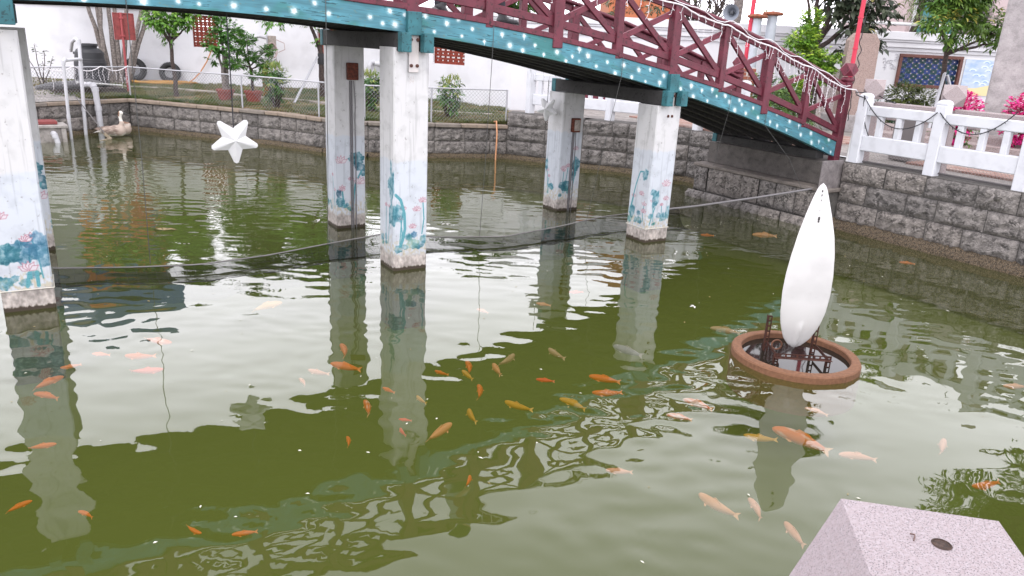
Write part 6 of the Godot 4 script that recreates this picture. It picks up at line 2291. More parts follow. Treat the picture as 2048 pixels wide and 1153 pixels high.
# ---------------------------------------------------------------- right bank
func right_bank() -> void:
	# brick paving, laid piece by piece where it can be made out
	var cols := [mat("pink paver", lin(0.45, 0.31, 0.27), 0.85, "brick", 1.0), mat("pink paver pale", lin(0.5, 0.38, 0.34), 0.85, "brick", 1.0), mat("red paver", lin(0.42, 0.26, 0.22), 0.85, "brick", 1.0)]
	var pav := Node3D.new()
	pav.name = "brick_paving"
	add_child(pav)
	pav.set_meta("kind", "structure")
	var bm := MB.new()
	bm.box(Transform3D.IDENTITY, V3(0.193, 0.05, 0.293), 0.006)
	var pm := bm.mesh()
	var n := 0
	for i in 14:
		for j in 34:
			var x := 8.45 + 0.2 * i
			var z := -6.1 + 0.3 * j
			if n < 299 and (z < -1.2 or (z > 1.0 and i < 8)) and x > 8.3 + maxf(0, -z - 4.9) * 0.2:
				part(pav, "paver", pm, cols[rng.randi() % 3], at(x, 1.07 + R(-0.002, 0.002), z))
				n += 1
	var st := mat("pale step stone", lin(0.42, 0.38, 0.365), 0.85, "granite", 0.8)
	for q in [[12.2, 0.12, "lower pale stone step of the terrace behind the granite railing"], [12.7, 0.24, "upper pale stone step of the terrace behind the granite railing"]]:
		var s := MB.new()
		s.box(at(q[0], 1.06 + q[1] * 0.5, 2.0), V3(0.55, q[1], 9.0), 0.012)
		single("stone_step", s, st, q[2], "step")
	var con := mat("pale grey column", lin(0.46, 0.445, 0.46), 0.85, "concrete", 0.5)
	# big leaning column of the pavilion
	var t := thing("column", "big pale concrete column rising out of the picture at the upper right", "column", V3(13.36, 1.06, -0.26), 0.42)
	var c := MB.new()
	c.box(at(0, 1.58, 0), V3(0.62, 3.16, 0.62), 0.035)
	part(t, "shaft", c, con)
	var pl := MB.new()
	pl.box(at(0, 0.12, 0), V3(0.7, 0.24, 0.7), 0.02)
	part(t, "plinth", pl, con)
	# tall inscribed stone slab
	var stone := mat("tan stele stone", lin(0.4, 0.33, 0.29), 0.85, "granite", 0.7)
	t = thing("stone_stele", "tall tan stone stele with clipped corners behind the maroon end post", "stele", V3(12.4, 1.06, -3.05), -0.55)
	var s := MB.new()
	s.prism(PackedVector2Array([Vector2(-0.38, 0.0), Vector2(0.38, 0.0), Vector2(0.34, 1.98), Vector2(0.22, 2.14), Vector2(-0.2, 2.14), Vector2(-0.34, 1.98)]), 0.2)
	part(t, "slab", s, stone)
	var b := MB.new()
	b.box(at(0, 0.18, 0), V3(1.1, 0.38, 0.6), 0.02)
	part(t, "base", b, con)
	# worn carved characters at its head
	var ink := mat("carved grooves", lin(0.27, 0.22, 0.2), 0.9)
	for k in 4:
		var g := glyph(0.085, 0.006, k + 20)
		part(t, "character", g, ink, at(-0.16 + 0.11 * k, 2.0, 0.101))
	# small white tablet with columns of writing
	var marble := mat("white tablet", lin(0.62, 0.59, 0.57), 0.6, "granite", 1.2)
	t = thing("stone_tablet", "small pale tablet covered with columns of writing before the blue window", "tablet", V3(14.2, 1.06, -5.05), -0.52)
	s = MB.new()
	s.prism(PackedVector2Array([Vector2(-0.24, 0.0), Vector2(0.24, 0.0), Vector2(0.24, 1.28), Vector2(0.2, 1.33), Vector2(-0.2, 1.33), Vector2(-0.24, 1.28)]), 0.12)
	part(t, "slab", s, marble)
	var dk := mat("black ink", lin(0.035, 0.033, 0.035), 0.8)
	for k in 6:
		part(t, "character", glyph(0.05, 0.008, k + 40), dk, at(-0.17 + 0.068 * k, 1.25, 0.061))
	for k in 8:
		var w := MB.new()
		for e in 24:
			var y := 1.14 - 0.042 * e
			w.box(at(-0.19 + 0.054 * k + R(-0.006, 0.006), y, 0.0605), V3(R(0.012, 0.022), R(0.008, 0.026), 0.002))
			w.box(at(-0.19 + 0.054 * k + R(-0.008, 0.008), y + 0.012, 0.0607), V3(R(0.008, 0.02), 0.007, 0.002))
		part(t, "writing", w, mat("grey writing", lin(0.2, 0.17, 0.17), 0.9))
	# brush characters on the white wall, left of the stele
	var d := V3(16.9, 0, 10.65).normalized()
	var out := V3(-d.z, 0, d.x)
	var wb := Basis(d, Vector3.UP, out)
	for q in [[9.02, 4, 2.72], [8.72, 3, 2.4]]:
		for k in int(q[1]):
			var o: Vector3 = V3(8.3, 0, -11.3) + d * q[0] + V3(0, q[2] - 0.21 * k, 0) + out * 0.003
			single("brush_character", glyph(0.17, 0.03, int(q[0] * 10) + k), dk, ["topmost", "second", "third", "lowest"][k] + " black brush character in the " + ("right" if q[0] > 9.0 else "left") + " column on the white wall beside the stele", "lettering", Vector3.ZERO).transform = Transform3D(wb, o)
	# relief and mural on the wall
	var mu := MB.new()
	mu.box(Transform3D(wb, V3(8.3, 2.32, -11.3) + d * 13.75 + out * 0.012), V3(1.75, 0.98, 0.024))
	var mm := mat("wave mural", Color.WHITE, 0.8)
	mm.albedo_texture = mural()
	single("wave_mural", mu, mm, "blue painted mural of curling waves and a boat right of the blue window", "mural")
	var re := MB.new()
	for k in 16:
		var a := R(-2.8, -0.4)
		var o := V3(8.3, 2.62, -11.3) + d * (10.75 + R(-0.2, 0.2)) + out * 0.005 + V3(0, R(-0.25, 0.2), 0)
		var pts := []
		for e in 6:
			pts.append(o + d * 0.06 * cos(a + e * 0.9) * (1.0 - e * 0.12) + V3(0, 0.06 * sin(a + e * 0.9) * (1.0 - e * 0.12), 0))
		re.tube(pts, 0.012, 5)
	single("scroll_relief", re, mat("pale relief", lin(0.5, 0.5, 0.53), 0.8), "pale scroll relief on the white wall at the blue window's upper left", "relief")
	# horn loudspeaker on a pole
	var grey := mat("grey horn paint", lin(0.2, 0.22, 0.26), 0.5)
	t = thing("horn_speaker", "grey horn loudspeaker above the bridge railing", "loudspeaker", V3(9.12, 3.44, -3.95))
	var look := (V3(-3.557, 3.3, 8.142) - V3(9.12, 3.44, -3.95)).normalized()
	look = look.rotated(Vector3.UP, -0.22)
	var hb := Basis(Quaternion(Vector3.UP, look))
	var hn := MB.new()
	hn.lathe([Vector2(0.045, -0.28), Vector2(0.05, -0.2), Vector2(0.07, -0.12), Vector2(0.115, -0.03), Vector2(0.16, 0.02), Vector2(0.168, 0.03), Vector2(0.155, 0.022), Vector2(0.105, -0.03), Vector2(0.06, -0.11), Vector2(0.0, -0.13)], 28, Transform3D(hb, Vector3.ZERO))
	part(t, "horn", hn, grey)
	var hc := MB.new()
	hc.lathe([Vector2(0.045, -0.13), Vector2(0.045, -0.05), Vector2(0.035, -0.02), Vector2(0, -0.015)], 16, Transform3D(hb, Vector3.ZERO))
	part(t, "throat", hc, mat("dark throat", lin(0.05, 0.055, 0.065), 0.5))
	var hp := MB.new()
	hp.tube([V3(0.1, -2.38, -0.25), V3(0.1, 0.0, -0.25)], 0.025, 8)
	part(t, "pole", hp, grey)
	# red poles
	var red := mat("bright red pole", lin(0.52, 0.025, 0.06), 0.45)
	for q in [[V3(9.66, 1.06, -1.26), 0.042, "thick bright red pole rising behind the maroon end post, wound with cable"], [V3(11.03, 1.06, -5.12), 0.05, "slimmer bright red pole left of the bright green clipped tree"]]:
		t = thing("red_pole", q[2], "pole", q[0], 0.0, "bright red poles")
		var m := MB.new()
		m.tube([V3(0, 0, 0), V3(0, 2.2, 0), V3(0.02, 4.6, 0)], q[1], 10)
		part(t, "pole", m, red)
		for y in [1.2, 1.75, 2.3]:
			var k := MB.new()
			k.tube([V3(0, y, 0), V3(0, y + 0.03, 0)], q[1] * 1.25, 10)
			part(t, "collar", k, red)
	var wc := MB.new()
	var pts := []
	for k in 60:
		pts.append(V3(9.74 + 0.02 * sin(k * 0.9) + 0.03 * sin(k * 0.31), 1.5 + k * 0.045, -1.22 + 0.02 * cos(k * 1.1)))
	wc.tube(pts, 0.009, 5)
	single("cable", wc, mat("black cord", Color.WHITE), "dark cable strung up the thick red pole", "cable")
	# toadstool seats or lamps: two pale posts with clay caps
	var clay := mat("worn clay cap", lin(0.42, 0.2, 0.14), 0.8, "rust", 1.2)
	var postm := mat("pale blue post", lin(0.5, 0.54, 0.6), 0.7, "plaster", 1.0)
	for q in [[V3(11.15, 1.06, -5.05), 2.38, "left pale post with a worn clay cap behind the bridge railing"], [V3(11.55, 1.06, -4.95), 2.46, "right pale post with a worn clay cap, slightly taller"]]:
		t = thing("capped_post", q[2], "post", q[0], 0.0, "pale posts with clay caps")
		var m := MB.new()
		m.lathe([Vector2(0.13, 0), Vector2(0.12, 1.2), Vector2(0.115, q[1])], 16)
		part(t, "post", m, postm)
		var k := MB.new()
		k.lathe([Vector2(0.12, q[1]), Vector2(0.22, q[1] + 0.01), Vector2(0.24, q[1] + 0.04), Vector2(0.21, q[1] + 0.08), Vector2(0, q[1] + 0.11)], 14)
		part(t, "cap", k, clay)
	# brick pier
	t = thing("brick_pier", "red brick pier with pale joints glimpsed through the bridge railing", "pier", V3(9.55, 1.06, -3.7), -0.55)
	var core := MB.new()
	core.box(at(0, 0.65, 0), V3(0.29, 1.3, 0.29))
	part(t, "core", core, mat("pale mortar", lin(0.45, 0.42, 0.4), 0.9))
	var brm := mat("red brick", lin(0.32, 0.11, 0.07), 0.85, "brick", 2.0)
	for k in 16:
		for e in 2:
			var q := MB.new()
			q.box(at(-0.078 + 0.156 * e if k % 2 else -0.1 + 0.19 * e, 0.045 + 0.08 * k, 0), V3(0.146 if k % 2 else (0.1 if e == 0 else 0.2), 0.066, 0.31), 0.004)
			part(t, "brick", q, brm)
	# maroon gate panel beyond the curved wall
	t = thing("gate", "maroon double gate panel glimpsed behind the far white railing", "gate", V3(8.85, 1.06, -8.6), -0.9)
	for s2 in [-0.33, 0.33]:
		var q := MB.new()
		q.box(at(s2, 0.55, 0), V3(0.62, 1.1, 0.05), 0.006)
		part(t, "leaf", q, mat("maroon paint", Color.WHITE))
		var e := MB.new()
		e.box(at(s2, 0.68, 0.03), V3(0.42, 0.5, 0.02), 0.006)
		part(t, "panel", e, mat("faded red sign", Color.WHITE))
	# service boxes behind the railing, dark planter
	var pb := MB.new()
	pb.box(at(8.62, 1.45, 0.75), V3(0.3, 0.75, 0.4), 0.02)
	single("service_box", pb, mat("dull grey box", lin(0.22, 0.2, 0.2), 0.6), "dull grey cabinet behind the granite railing's first bay", "cabinet")


func glyph(s: float, w: float, sd: int) -> MB:
	# brush strokes in the manner of a written character
	var g := RandomNumberGenerator.new()
	g.seed = sd
	var mb := MB.new()
	for k in 7:
		var a := Vector2(g.randf_range(-0.5, 0.3), g.randf_range(-0.5, 0.5)) * s
		var horiz := k % 2 == 0
		var l := g.randf_range(0.3, 0.75) * s
		var b := a + (Vector2(l, l * 0.12) if horiz else Vector2(-l * g.randf_range(-0.1, 0.35), -l))
		b = b.clamp(Vector2(-0.5, -0.5) * s, Vector2(0.5, 0.5) * s)
		var d := (b - a)
		if d.length() < 0.02 * s:
			continue
		var nn := Vector2(-d.y, d.x).normalized() * w * g.randf_range(0.35, 0.6)
		var p := PackedVector2Array([a - nn * 0.7, a + nn, a.lerp(b, 0.5) + nn * 0.55, b + nn * 0.6, b - nn * 0.5, a.lerp(b, 0.5) - nn * 0.6])
		if Geometry2D.triangulate_polygon(p).size():
			mb.prism(p, 0.003, at(0, 0, 0.0004 * k))
	return mb


func mural() -> ImageTexture:
	var w := 448
	var h := 256
	var im := Image.create(w, h, false, Image.FORMAT_RGB8)
	var nz := FastNoiseLite.new()
	nz.frequency = 0.012
	for j in h:
		for i in w:
			var k := Color(0.62, 0.71, 0.82).lerp(Color(0.76, 0.8, 0.87), clampf(0.5 + nz.get_noise_2d(i, j * 2.0), 0, 1))
			if j > 190 + 14 * sin(i * 0.02):
				k = Color(0.86, 0.8, 0.62)
			im.set_pixel(i, j, k)
	for k in 22:
		var c := Vector2(R(0, w), R(20, 180))
		for r in [26.0, 19.0, 12.0]:
			var pts := []
			for e in 12:
				var a := PI + PI * e / 11.0
				pts.append(c + Vector2(cos(a), sin(a) * 0.6) * r)
			stroke(im, pts, 1.2, Color(0.9, 0.94, 0.98) if r > 15.0 else Color(0.36, 0.52, 0.75), 0.8)
	stroke(im, [Vector2(315, 118), Vector2(330, 138), Vector2(362, 140), Vector2(380, 116)], 7.0, Color(0.66, 0.55, 0.36))
	stroke(im, [Vector2(346, 120), Vector2(346, 84)], 2.0, Color(0.5, 0.4, 0.3))
	stroke(im, [Vector2(330, 112), Vector2(366, 108)], 6.0, Color(0.75, 0.67, 0.48))
	im.flip_y()
	return ImageTexture.create_from_image(im)


func right_plants() -> void:
	var bark := mat("grey brown bark", Color.WHITE)
	var pale := mat("pale grey bark", Color.WHITE)
	var lm := leaf_mat("leaf")
	# spreading tree before the blue window
	var t := thing("spreading_tree", "spreading light green tree in front of the blue lattice window", "tree", V3(14.05, 1.06, -2.05))
	var tr := MB.new()
	limb(tr, V3(0.02, -0.1, 0), V3(0.12, 1.05, 0), 0.075, 0.062, 0.04)
	limb(tr, V3(0.12, 1.05, 0), V3(-0.05, 1.9, 0), 0.06, 0.05)
	for q in [[-0.85, 2.4, 0.3], [0.85, 2.3, 0.5], [-0.4, 3.0, -0.2], [0.55, 3.0, 0.0], [0.0, 3.3, 0.2], [-0.5, 2.1, 0.4], [1.0, 2.1, 0.6]]:
		limb(tr, V3(0, 1.75 + R(0, 0.15), 0), V3(q[0], q[1], q[2]), 0.04, 0.012, 0.08)
	part(t, "trunk", tr, bark)
	part(t, "crown", leaves(6500, [[V3(-0.85, 2.42, 0.2), V3(0.42, 0.22, 0.45)], [V3(-0.5, 2.95, 0), V3(0.55, 0.36, 0.55)], [V3(0.4, 3.1, 0), V3(0.65, 0.45, 0.55)], [V3(0.85, 2.45, 0.4), V3(0.45, 0.28, 0.45)], [V3(0.1, 2.5, 0.3), V3(0.4, 0.22, 0.4)], [V3(-0.45, 2.1, 0.35), V3(0.34, 0.13, 0.3)], [V3(1.0, 2.08, 0.6), V3(0.36, 0.13, 0.3)], [V3(0.0, 3.6, 0), V3(0.75, 0.4, 0.7)]], 0.17, 0.055, Color(0.055, 0.13, 0.02), Color(0.16, 0.26, 0.045), 0.4, Color(0.4, 0.36, 0.07, 0.3)), lm)
	# props at its foot
	for q in [[V3(13.35, 1.06, -1.7), V3(14.08, 2.45, -2.02), "left grey prop leaning on the spreading tree"], [V3(14.65, 1.06, -1.6), V3(14.16, 2.4, -2.0), "right grey prop leaning on the spreading tree"]]:
		var m := MB.new()
		m.tube([q[0], q[1]], 0.035, 7)
		single("tree_prop", m, mat("galvanised pipe", Color.WHITE), q[2], "pole")
	# bright clipped tree in tiers
	t = thing("clipped_tree", "bright yellow green clipped tree in tiers behind the bridge railing", "tree", V3(11.3, 1.06, -3.7))
	tr = MB.new()
	limb(tr, V3(0, -0.1, 0), V3(0.05, 2.0, 0), 0.05, 0.025)
	for q in [[-0.4, 1.75, 0.1], [0.5, 1.5, 0.2], [0.2, 2.2, 0], [-0.2, 1.3, 0.1]]:
		limb(tr, V3(0.03, 1.0 + R(0, 0.4), 0), V3(q[0], q[1], q[2]), 0.025, 0.01)
	part(t, "trunk", tr, bark)
	part(t, "crown", leaves(7500, [[V3(0.06, 2.3, 0), V3(0.27, 0.3, 0.27)], [V3(-0.1, 1.95, 0.05), V3(0.34, 0.2, 0.3)], [V3(-0.45, 1.9, 0.05), V3(0.22, 0.14, 0.22)], [V3(0.0, 1.6, 0.1), V3(0.45, 0.2, 0.36)], [V3(0.5, 1.5, 0.25), V3(0.34, 0.24, 0.3)], [V3(0.35, 1.2, 0.2), V3(0.4, 0.2, 0.3)], [V3(-0.3, 0.75, 0.1), V3(0.4, 0.35, 0.3)]], 0.1, 0.038, Color(0.08, 0.19, 0.02), Color(0.2, 0.36, 0.03), 0.15, Color(0.4, 0.55, 0.06, 0.5)), lm)
	# big-leaved dark tree
	t = thing("loquat_tree", "big dark tree with broad drooping leaves and crooked brown branches", "tree", V3(13.4, 1.06, -4.9))
	tr = MB.new()
	limb(tr, V3(0, -0.1, 0), V3(-0.25, 1.75, 0), 0.17, 0.13, 0.03)
	for q in [[-0.5, 3.3, 0.0, 0.1], [0.1, 3.4, 0.2, 0.09], [0.9, 2.6, 0.4, 0.07], [-0.9, 2.9, 0.1, 0.05], [0.7, 3.2, 0.1, 0.06]]:
		limb(tr, V3(-0.25, 1.7, 0), V3(q[0], q[1], q[2]), q[3], 0.03, 0.08)
	part(t, "trunk", tr, bark)
	var dk0 := Color(0.035, 0.05, 0.03)
	var dk1 := Color(0.11, 0.13, 0.085)
	part(t, "crown", leaves(5600, [[V3(0.75, 2.35, 0.5), V3(0.6, 0.42, 0.5)], [V3(1.0, 2.0, 0.6), V3(0.4, 0.3, 0.4)], [V3(0.3, 2.9, 0.3), V3(0.7, 0.4, 0.6)], [V3(1.2, 2.9, 0.5), V3(0.5, 0.4, 0.5)], [V3(0.2, 3.6, 0), V3(1.2, 0.5, 0.9)], [V3(-0.4, 5.6, 0), V3(1.1, 0.8, 1.0)], [V3(0.9, 6.6, 0.3), V3(0.8, 0.7, 0.8)], [V3(0.35, 1.75, 0.3), V3(0.3, 0.2, 0.3)]], 0.25, 0.12, dk0, dk1, 0.5, Color(0.3, 0.28, 0.1, 0.08)), lm)
	# leafless tree and bare trunk further left
	t = thing("bare_tree", "nearly leafless tree with fine upright twigs above the white wall", "tree", V3(14.6, 1.06, -10.5))
	tr = MB.new()
	limb(tr, V3(0, -0.1, 0), V3(0, 2.1, 0), 0.12, 0.09)
	for k in 22:
		var a := R(0, TAU)
		var m := V3(cos(a) * R(0.4, 1.0), R(2.6, 3.2), sin(a) * R(0.4, 0.9))
		limb(tr, V3(0, R(1.9, 2.2), 0), m, 0.045, 0.022, 0.08)
		for e in 4:
			limb(tr, m, m + V3(R(-0.5, 0.5), R(0.4, 1.0), R(-0.5, 0.5)), 0.018, 0.006, 0.08)
	part(t, "trunk", tr, bark)
	part(t, "leaves", leaves(420, [[V3(0, 3.2, 0), V3(1.3, 0.7, 1.2)]], 0.09, 0.03, Color(0.1, 0.13, 0.05), Color(0.28, 0.26, 0.12)), lm)
	t = thing("bare_tree", "pale straight trunk behind the horn loudspeaker", "tree", V3(14.0, 1.06, -8.4))
	tr = MB.new()
	limb(tr, V3(0, -0.1, 0), V3(0.05, 4.4, 0), 0.16, 0.13, 0.01)
	part(t, "trunk", tr, pale)
	part(t, "crown", leaves(700, [[V3(0.3, 4.8, 0), V3(1.4, 0.6, 1.2)], [V3(1.0, 2.9, 0.2), V3(0.7, 0.5, 0.6)]], 0.11, 0.035, Color(0.08, 0.12, 0.03), Color(0.22, 0.26, 0.08)), lm)
	# hedge, ferns and bougainvillea at the foot of the wall
	t = thing("hedge", "low rounded clipped hedge at the foot of the blue window", "hedge", V3(14.0, 1.06, -2.67), -0.5)
	part(t, "foliage", leaves(10000, [[V3(-0.2, 0.82, 0), V3(0.42, 0.32, 0.4)], [V3(0.25, 0.76, 0), V3(0.42, 0.3, 0.4)], [V3(0, 0.4, 0), V3(0.65, 0.4, 0.42)]], 0.05, 0.034, Color(0.06, 0.09, 0.02), Color(0.17, 0.2, 0.05), 0.0), lm)
	t = thing("shrub", "dark feathery shrub seen through the bridge railing by the end post", "shrub", V3(9.4, 1.06, -2.3))
	part(t, "foliage", leaves(1500, [[V3(0, 0.55, 0), V3(0.4, 0.5, 0.4)], [V3(-0.8, 0.5, -0.4), V3(0.4, 0.45, 0.4)], [V3(0.5, 0.4, 0.1), V3(0.3, 0.35, 0.3)]], 0.1, 0.02, Color(0.025, 0.07, 0.015), Color(0.09, 0.17, 0.03), 0.2), lm)
	t = thing("shrub", "leafy dark shrub under the bright clipped tree behind the bridge railing", "shrub", V3(10.2, 1.06, -3.1))
	part(t, "foliage", leaves(1400, [[V3(0, 0.6, 0), V3(0.5, 0.5, 0.4)], [V3(-0.7, 0.8, 0), V3(0.35, 0.5, 0.35)]], 0.13, 0.045, Color(0.02, 0.06, 0.015), Color(0.1, 0.17, 0.03), 0.3), lm)
	var bm := leaf_mat("bract", 0.6)
	for q in [[V3(11.05, 1.06, 0.2), "magenta bougainvillea bush left of the big pale column"], [V3(12.5, 1.06, 0.6), "magenta bougainvillea at the right picture edge beyond the column"]]:
		t = thing("bougainvillea", q[1], "shrub", q[0], 0.0, "bougainvillea")
		part(t, "foliage", leaves(500, [[V3(0, 0.45, 0), V3(0.5, 0.4, 0.4)]], 0.09, 0.035, Color(0.03, 0.08, 0.02), Color(0.1, 0.17, 0.03)), lm)
		part(t, "flowers", leaves(3200, [[V3(0, 0.75, 0), V3(0.42, 0.36, 0.35)], [V3(-0.28, 0.55, 0.1), V3(0.3, 0.4, 0.3)]], 0.06, 0.045, Color(0.5, 0.015, 0.14), Color(0.75, 0.03, 0.3), 0.0, Color(0.85, 0.2, 0.45, 0.3)), bm)
	t = thing("fern_clump", "dark fern clump between the hedge and the tree prop", "plant", V3(13.6, 1.06, -3.0))
	part(t, "foliage", leaves(500, [[V3(0, 0.35, 0), V3(0.4, 0.35, 0.35)]], 0.13, 0.03, Color(0.015, 0.05, 0.03), Color(0.05, 0.12, 0.06)), lm)
	# tall trees of the right bank, above the picture; the pond mirrors them
	for q in [[V3(13.6, 1.06, 2.4), 0.88, "tall leafy tree on the right bank, mirrored in the near right water"], [V3(16.5, 1.06, 1.5), 0.9, "tall tree behind the pavilion column, above the picture"]]:
		t = thing("tall_tree", q[2], "tree", q[0])
		tr = MB.new()
		var s: float = q[1]
		limb(tr, V3(0, -0.1, 0), V3(0.1, 5.2 * s, 0), 0.22, 0.15, 0.03)
		for k in 9:
			var a := TAU * k / 9
			limb(tr, V3(0.1, (4.4 + 0.2 * k) * s, 0), V3(cos(a) * 1.7, (6.3 + R(0, 1.8)) * s, sin(a) * 1.7), 0.07, 0.02, 0.08)
		part(t, "trunk", tr, bark)
		var cl := []
		for k in 12:
			var a := R(0, TAU)
			cl.append([V3(cos(a) * R(0.3, 1.7), R(6.0, 8.6) * s, sin(a) * R(0.3, 1.7)), V3(R(0.6, 1.0), R(0.4, 0.7), R(0.6, 1.0))])
		part(t, "crown", leaves(6500, cl, 0.2, 0.07, Color(0.03, 0.09, 0.015), Color(0.11, 0.22, 0.03), 0.4), lm)


func behind() -> void:
	# buildings and trees beyond the walls; most stand above the picture and show in the water
	var lm := leaf_mat("leaf")
	var bark := mat("grey brown bark", Color.WHITE)
	var t := thing("orange_building", "orange plastered building glimpsed above the wall through the bridge railing", "building", V3(15.1, 1.0, -13.9), -0.55)
	var orange := mat("orange plaster", lin(0.5, 0.17, 0.08), 0.8, "plaster", 0.4)
	var b := MB.new()
	b.box(at(0, 2.1, -1.5), V3(2.3, 4.2, 3.0), 0.02)
	part(t, "wall", b, orange)
	var ro := MB.new()
	ro.prism(PackedVector2Array([Vector2(-1.5, 4.2), Vector2(1.5, 4.2), Vector2(0, 5.0)]), 3.6, at(0, 0, -1.5))
	part(t, "roof", ro, clay_roof())
	for x in [-0.9, 0.0, 0.9]:
		var p := MB.new()
		p.box(at(x, 2.1, 0.03), V3(0.08, 4.2, 0.08), 0.01)
		part(t, "pilaster", p, mat("dark orange trim", lin(0.4, 0.1, 0.04), 0.8))
	t = thing("creeper", "dark creeper and bare twigs in front of the orange building", "plant", V3(13.6, 1.0, -13.0))
	part(t, "foliage", leaves(900, [[V3(-0.6, 3.3, 0.4), V3(0.5, 0.5, 0.3)], [V3(0.8, 3.2, 0.6), V3(0.6, 0.45, 0.3)], [V3(0, 2.6, 0.3), V3(1.2, 0.4, 0.3)]], 0.13, 0.05, Color(0.03, 0.05, 0.025), Color(0.09, 0.11, 0.06), 0.3), lm)
	# house at the upper right
	t = thing("pink_house", "pale pink house with teal windows behind the spreading tree", "house", V3(26.0, 1.0, -6.0), -0.56)
	var pink := mat("pale pink plaster", lin(0.5, 0.4, 0.4), 0.85, "plaster", 0.4)
	var w := MB.new()
	w.box(at(0, 3.2, -3.0), V3(9.0, 6.4, 6.0), 0.03)
	part(t, "wall", w, pink)
	var white := mat("white plaster", Color.WHITE)
	for x in [-3.6, -1.2, 1.2, 3.4]:
		for y in [3.1, 5.0]:
			var f := MB.new()
			f.box(at(x, y, 0.03), V3(1.5, 1.25, 0.1), 0.02)
			var win := part(t, "window", f, white)
			for s in [-0.34, 0.34]:
				var g := MB.new()
				g.box(at(x + s, y, 0.085), V3(0.6, 1.05, 0.03), 0.005)
				part(win, "pane", g, mat("teal glass", lin(0.1, 0.3, 0.32), 0.12))
	for y in [4.05, 5.9]:
		var f := MB.new()
		f.box(at(0, y, 0.2), V3(9.2, 0.16, 0.7), 0.02)
		part(t, "ledge", f, white)
	t = thing("willow", "hanging willow-like greenery above the wall right of the red pole", "tree", V3(20.5, 1.0, -7.0))
	var tr := MB.new()
	limb(tr, V3(0, 0, 0), V3(0, 4.6, 0), 0.14, 0.08)
	part(t, "trunk", tr, bark)
	part(t, "crown", leaves(1500, [[V3(-0.6, 3.3, 0.3), V3(0.9, 0.5, 0.5)], [V3(0.6, 3.0, 0.3), V3(0.9, 0.5, 0.5)], [V3(0, 4.4, 0), V3(1.8, 0.7, 1.0)]], 0.2, 0.03, Color(0.06, 0.09, 0.03), Color(0.16, 0.2, 0.07), 0.9), lm)
	var pi := MB.new()
	pi.tube([V3(17.2, 3.75, -8.0), V3(22.0, 3.75, -5.0)], 0.05, 8)
	single("pipe_rail", pi, mat("white pvc", Color.WHITE), "white horizontal pipe above the wall behind the red pole", "pipe")
	# louvred shed wall behind
	t = thing("louvre_shed", "shed with dark louvres and a pale pink end wall above the boundary wall", "shed", V3(21.5, 1.0, -5.5), -0.56)
	var sw := MB.new()
	sw.box(at(0.9, 1.9, -0.8), V3(1.2, 3.8, 1.6), 0.02)
	part(t, "wall", sw, pink)
	for k in 12:
		var l := MB.new()
		l.bar(V3(-0.7, 2.4 + 0.1 * k, -0.2), V3(0.28, 2.4 + 0.1 * k, -0.2), 0.06, 0.05, V3(0, 1, 0.5), 0.005)
		part(t, "louvre", l, mat("dark louvre", lin(0.12, 0.1, 0.11), 0.6))
	# the buildings whose image lies in the water at the left
	t = thing("temple_hall", "orange fronted hall with blue shutters behind the boundary wall, mirrored at the left", "building", V3(-1.0, 0.9, -26.0), 0.37)
	var blue := mat("blue shutter", lin(0.04, 0.1, 0.24), 0.6)
	var hb := MB.new()
	hb.box(at(0, 3.6, -2.5), V3(3.6, 7.2, 5.0), 0.03)
	part(t, "wall", hb, mat("grey plaster", lin(0.2, 0.2, 0.22), 0.85, "plaster", 0.4))
	for i in 3:
		for j in 3:
			var f := MB.new()
			f.box(at(-1.15 + 1.15 * i, 3.5 + 1.35 * j, 0.02), V3(1.05, 1.15, 0.1), 0.02)
			var win := part(t, "window", f, orange)
			var g := MB.new()
			g.box(at(-1.15 + 1.15 * i, 3.5 + 1.35 * j, 0.08), V3(0.45, 0.5, 0.04), 0.01)
			part(win, "pane", g, blue)
	var r1 := MB.new()
	r1.box(at(0, 7.75, -2.3), V3(3.9, 1.1, 5.8), 0.05)
	part(t, "roof", r1, blue)
	var tw := MB.new()
	tw.box(at(2.7, 3.1, -1.2), V3(1.5, 6.2, 2.4), 0.03)
	part(t, "tower", tw, mat("brown plaster", lin(0.22, 0.13, 0.1), 0.85, "plaster", 0.5))
	for q in [[V3(1.05, 0.9, -24.2), 0.9, "tall narrow green tree behind the boundary wall, mirrored at the left beside the orange hall", 0.45], [V3(3.9, 0.9, -23.0), 0.92, "big green tree behind the boundary wall, mirrored left of the middle"], [V3(6.0, 0.9, -21.6), 0.88, "green tree behind the boundary wall, mirrored between the pillars"], [V3(12.0, 0.9, -19.5), 0.8, "green tree behind the wall, further right"], [V3(-6.5, 0.9, -28.0), 0.95, "green tree behind the boundary wall at the far left"]]:
		t = thing("tall_tree", q[2], "tree", q[0])
		tr = MB.new()
		var s: float = q[1]
		limb(tr, V3(0, -0.1, 0), V3(0.1, 4.0 * s, 0), 0.24, 0.16, 0.03)
		for k in 7:
			var a := TAU * k / 7
			limb(tr, V3(0.1, (3.2 + 0.2 * k) * s, 0), V3(cos(a) * 1.5, (5.0 + R(0, 1.3)) * s, sin(a) * 1.5), 0.07, 0.02, 0.08)
		part(t, "trunk", tr, bark)
		var cl := []
		var wd: float = q[3] if q.size() > 3 else 1.0
		for k in 16:
			var a := R(0, TAU)
			cl.append([V3(cos(a) * R(0.2, 1.6) * wd, R(3.4, 6.9) * s, sin(a) * R(0.2, 1.5) * wd), V3(R(0.6, 1.0) * lerpf(0.5, 1.0, wd), R(0.4, 0.7), R(0.6, 1.0))])
		part(t, "crown", leaves(7500, cl, 0.28, 0.1, Color(0.025, 0.08, 0.012), Color(0.09, 0.19, 0.025), 0.4), lm)


func clay_roof() -> StandardMaterial3D:
	return mat("clay roof", lin(0.34, 0.11, 0.06), 0.8, "brick", 0.6)


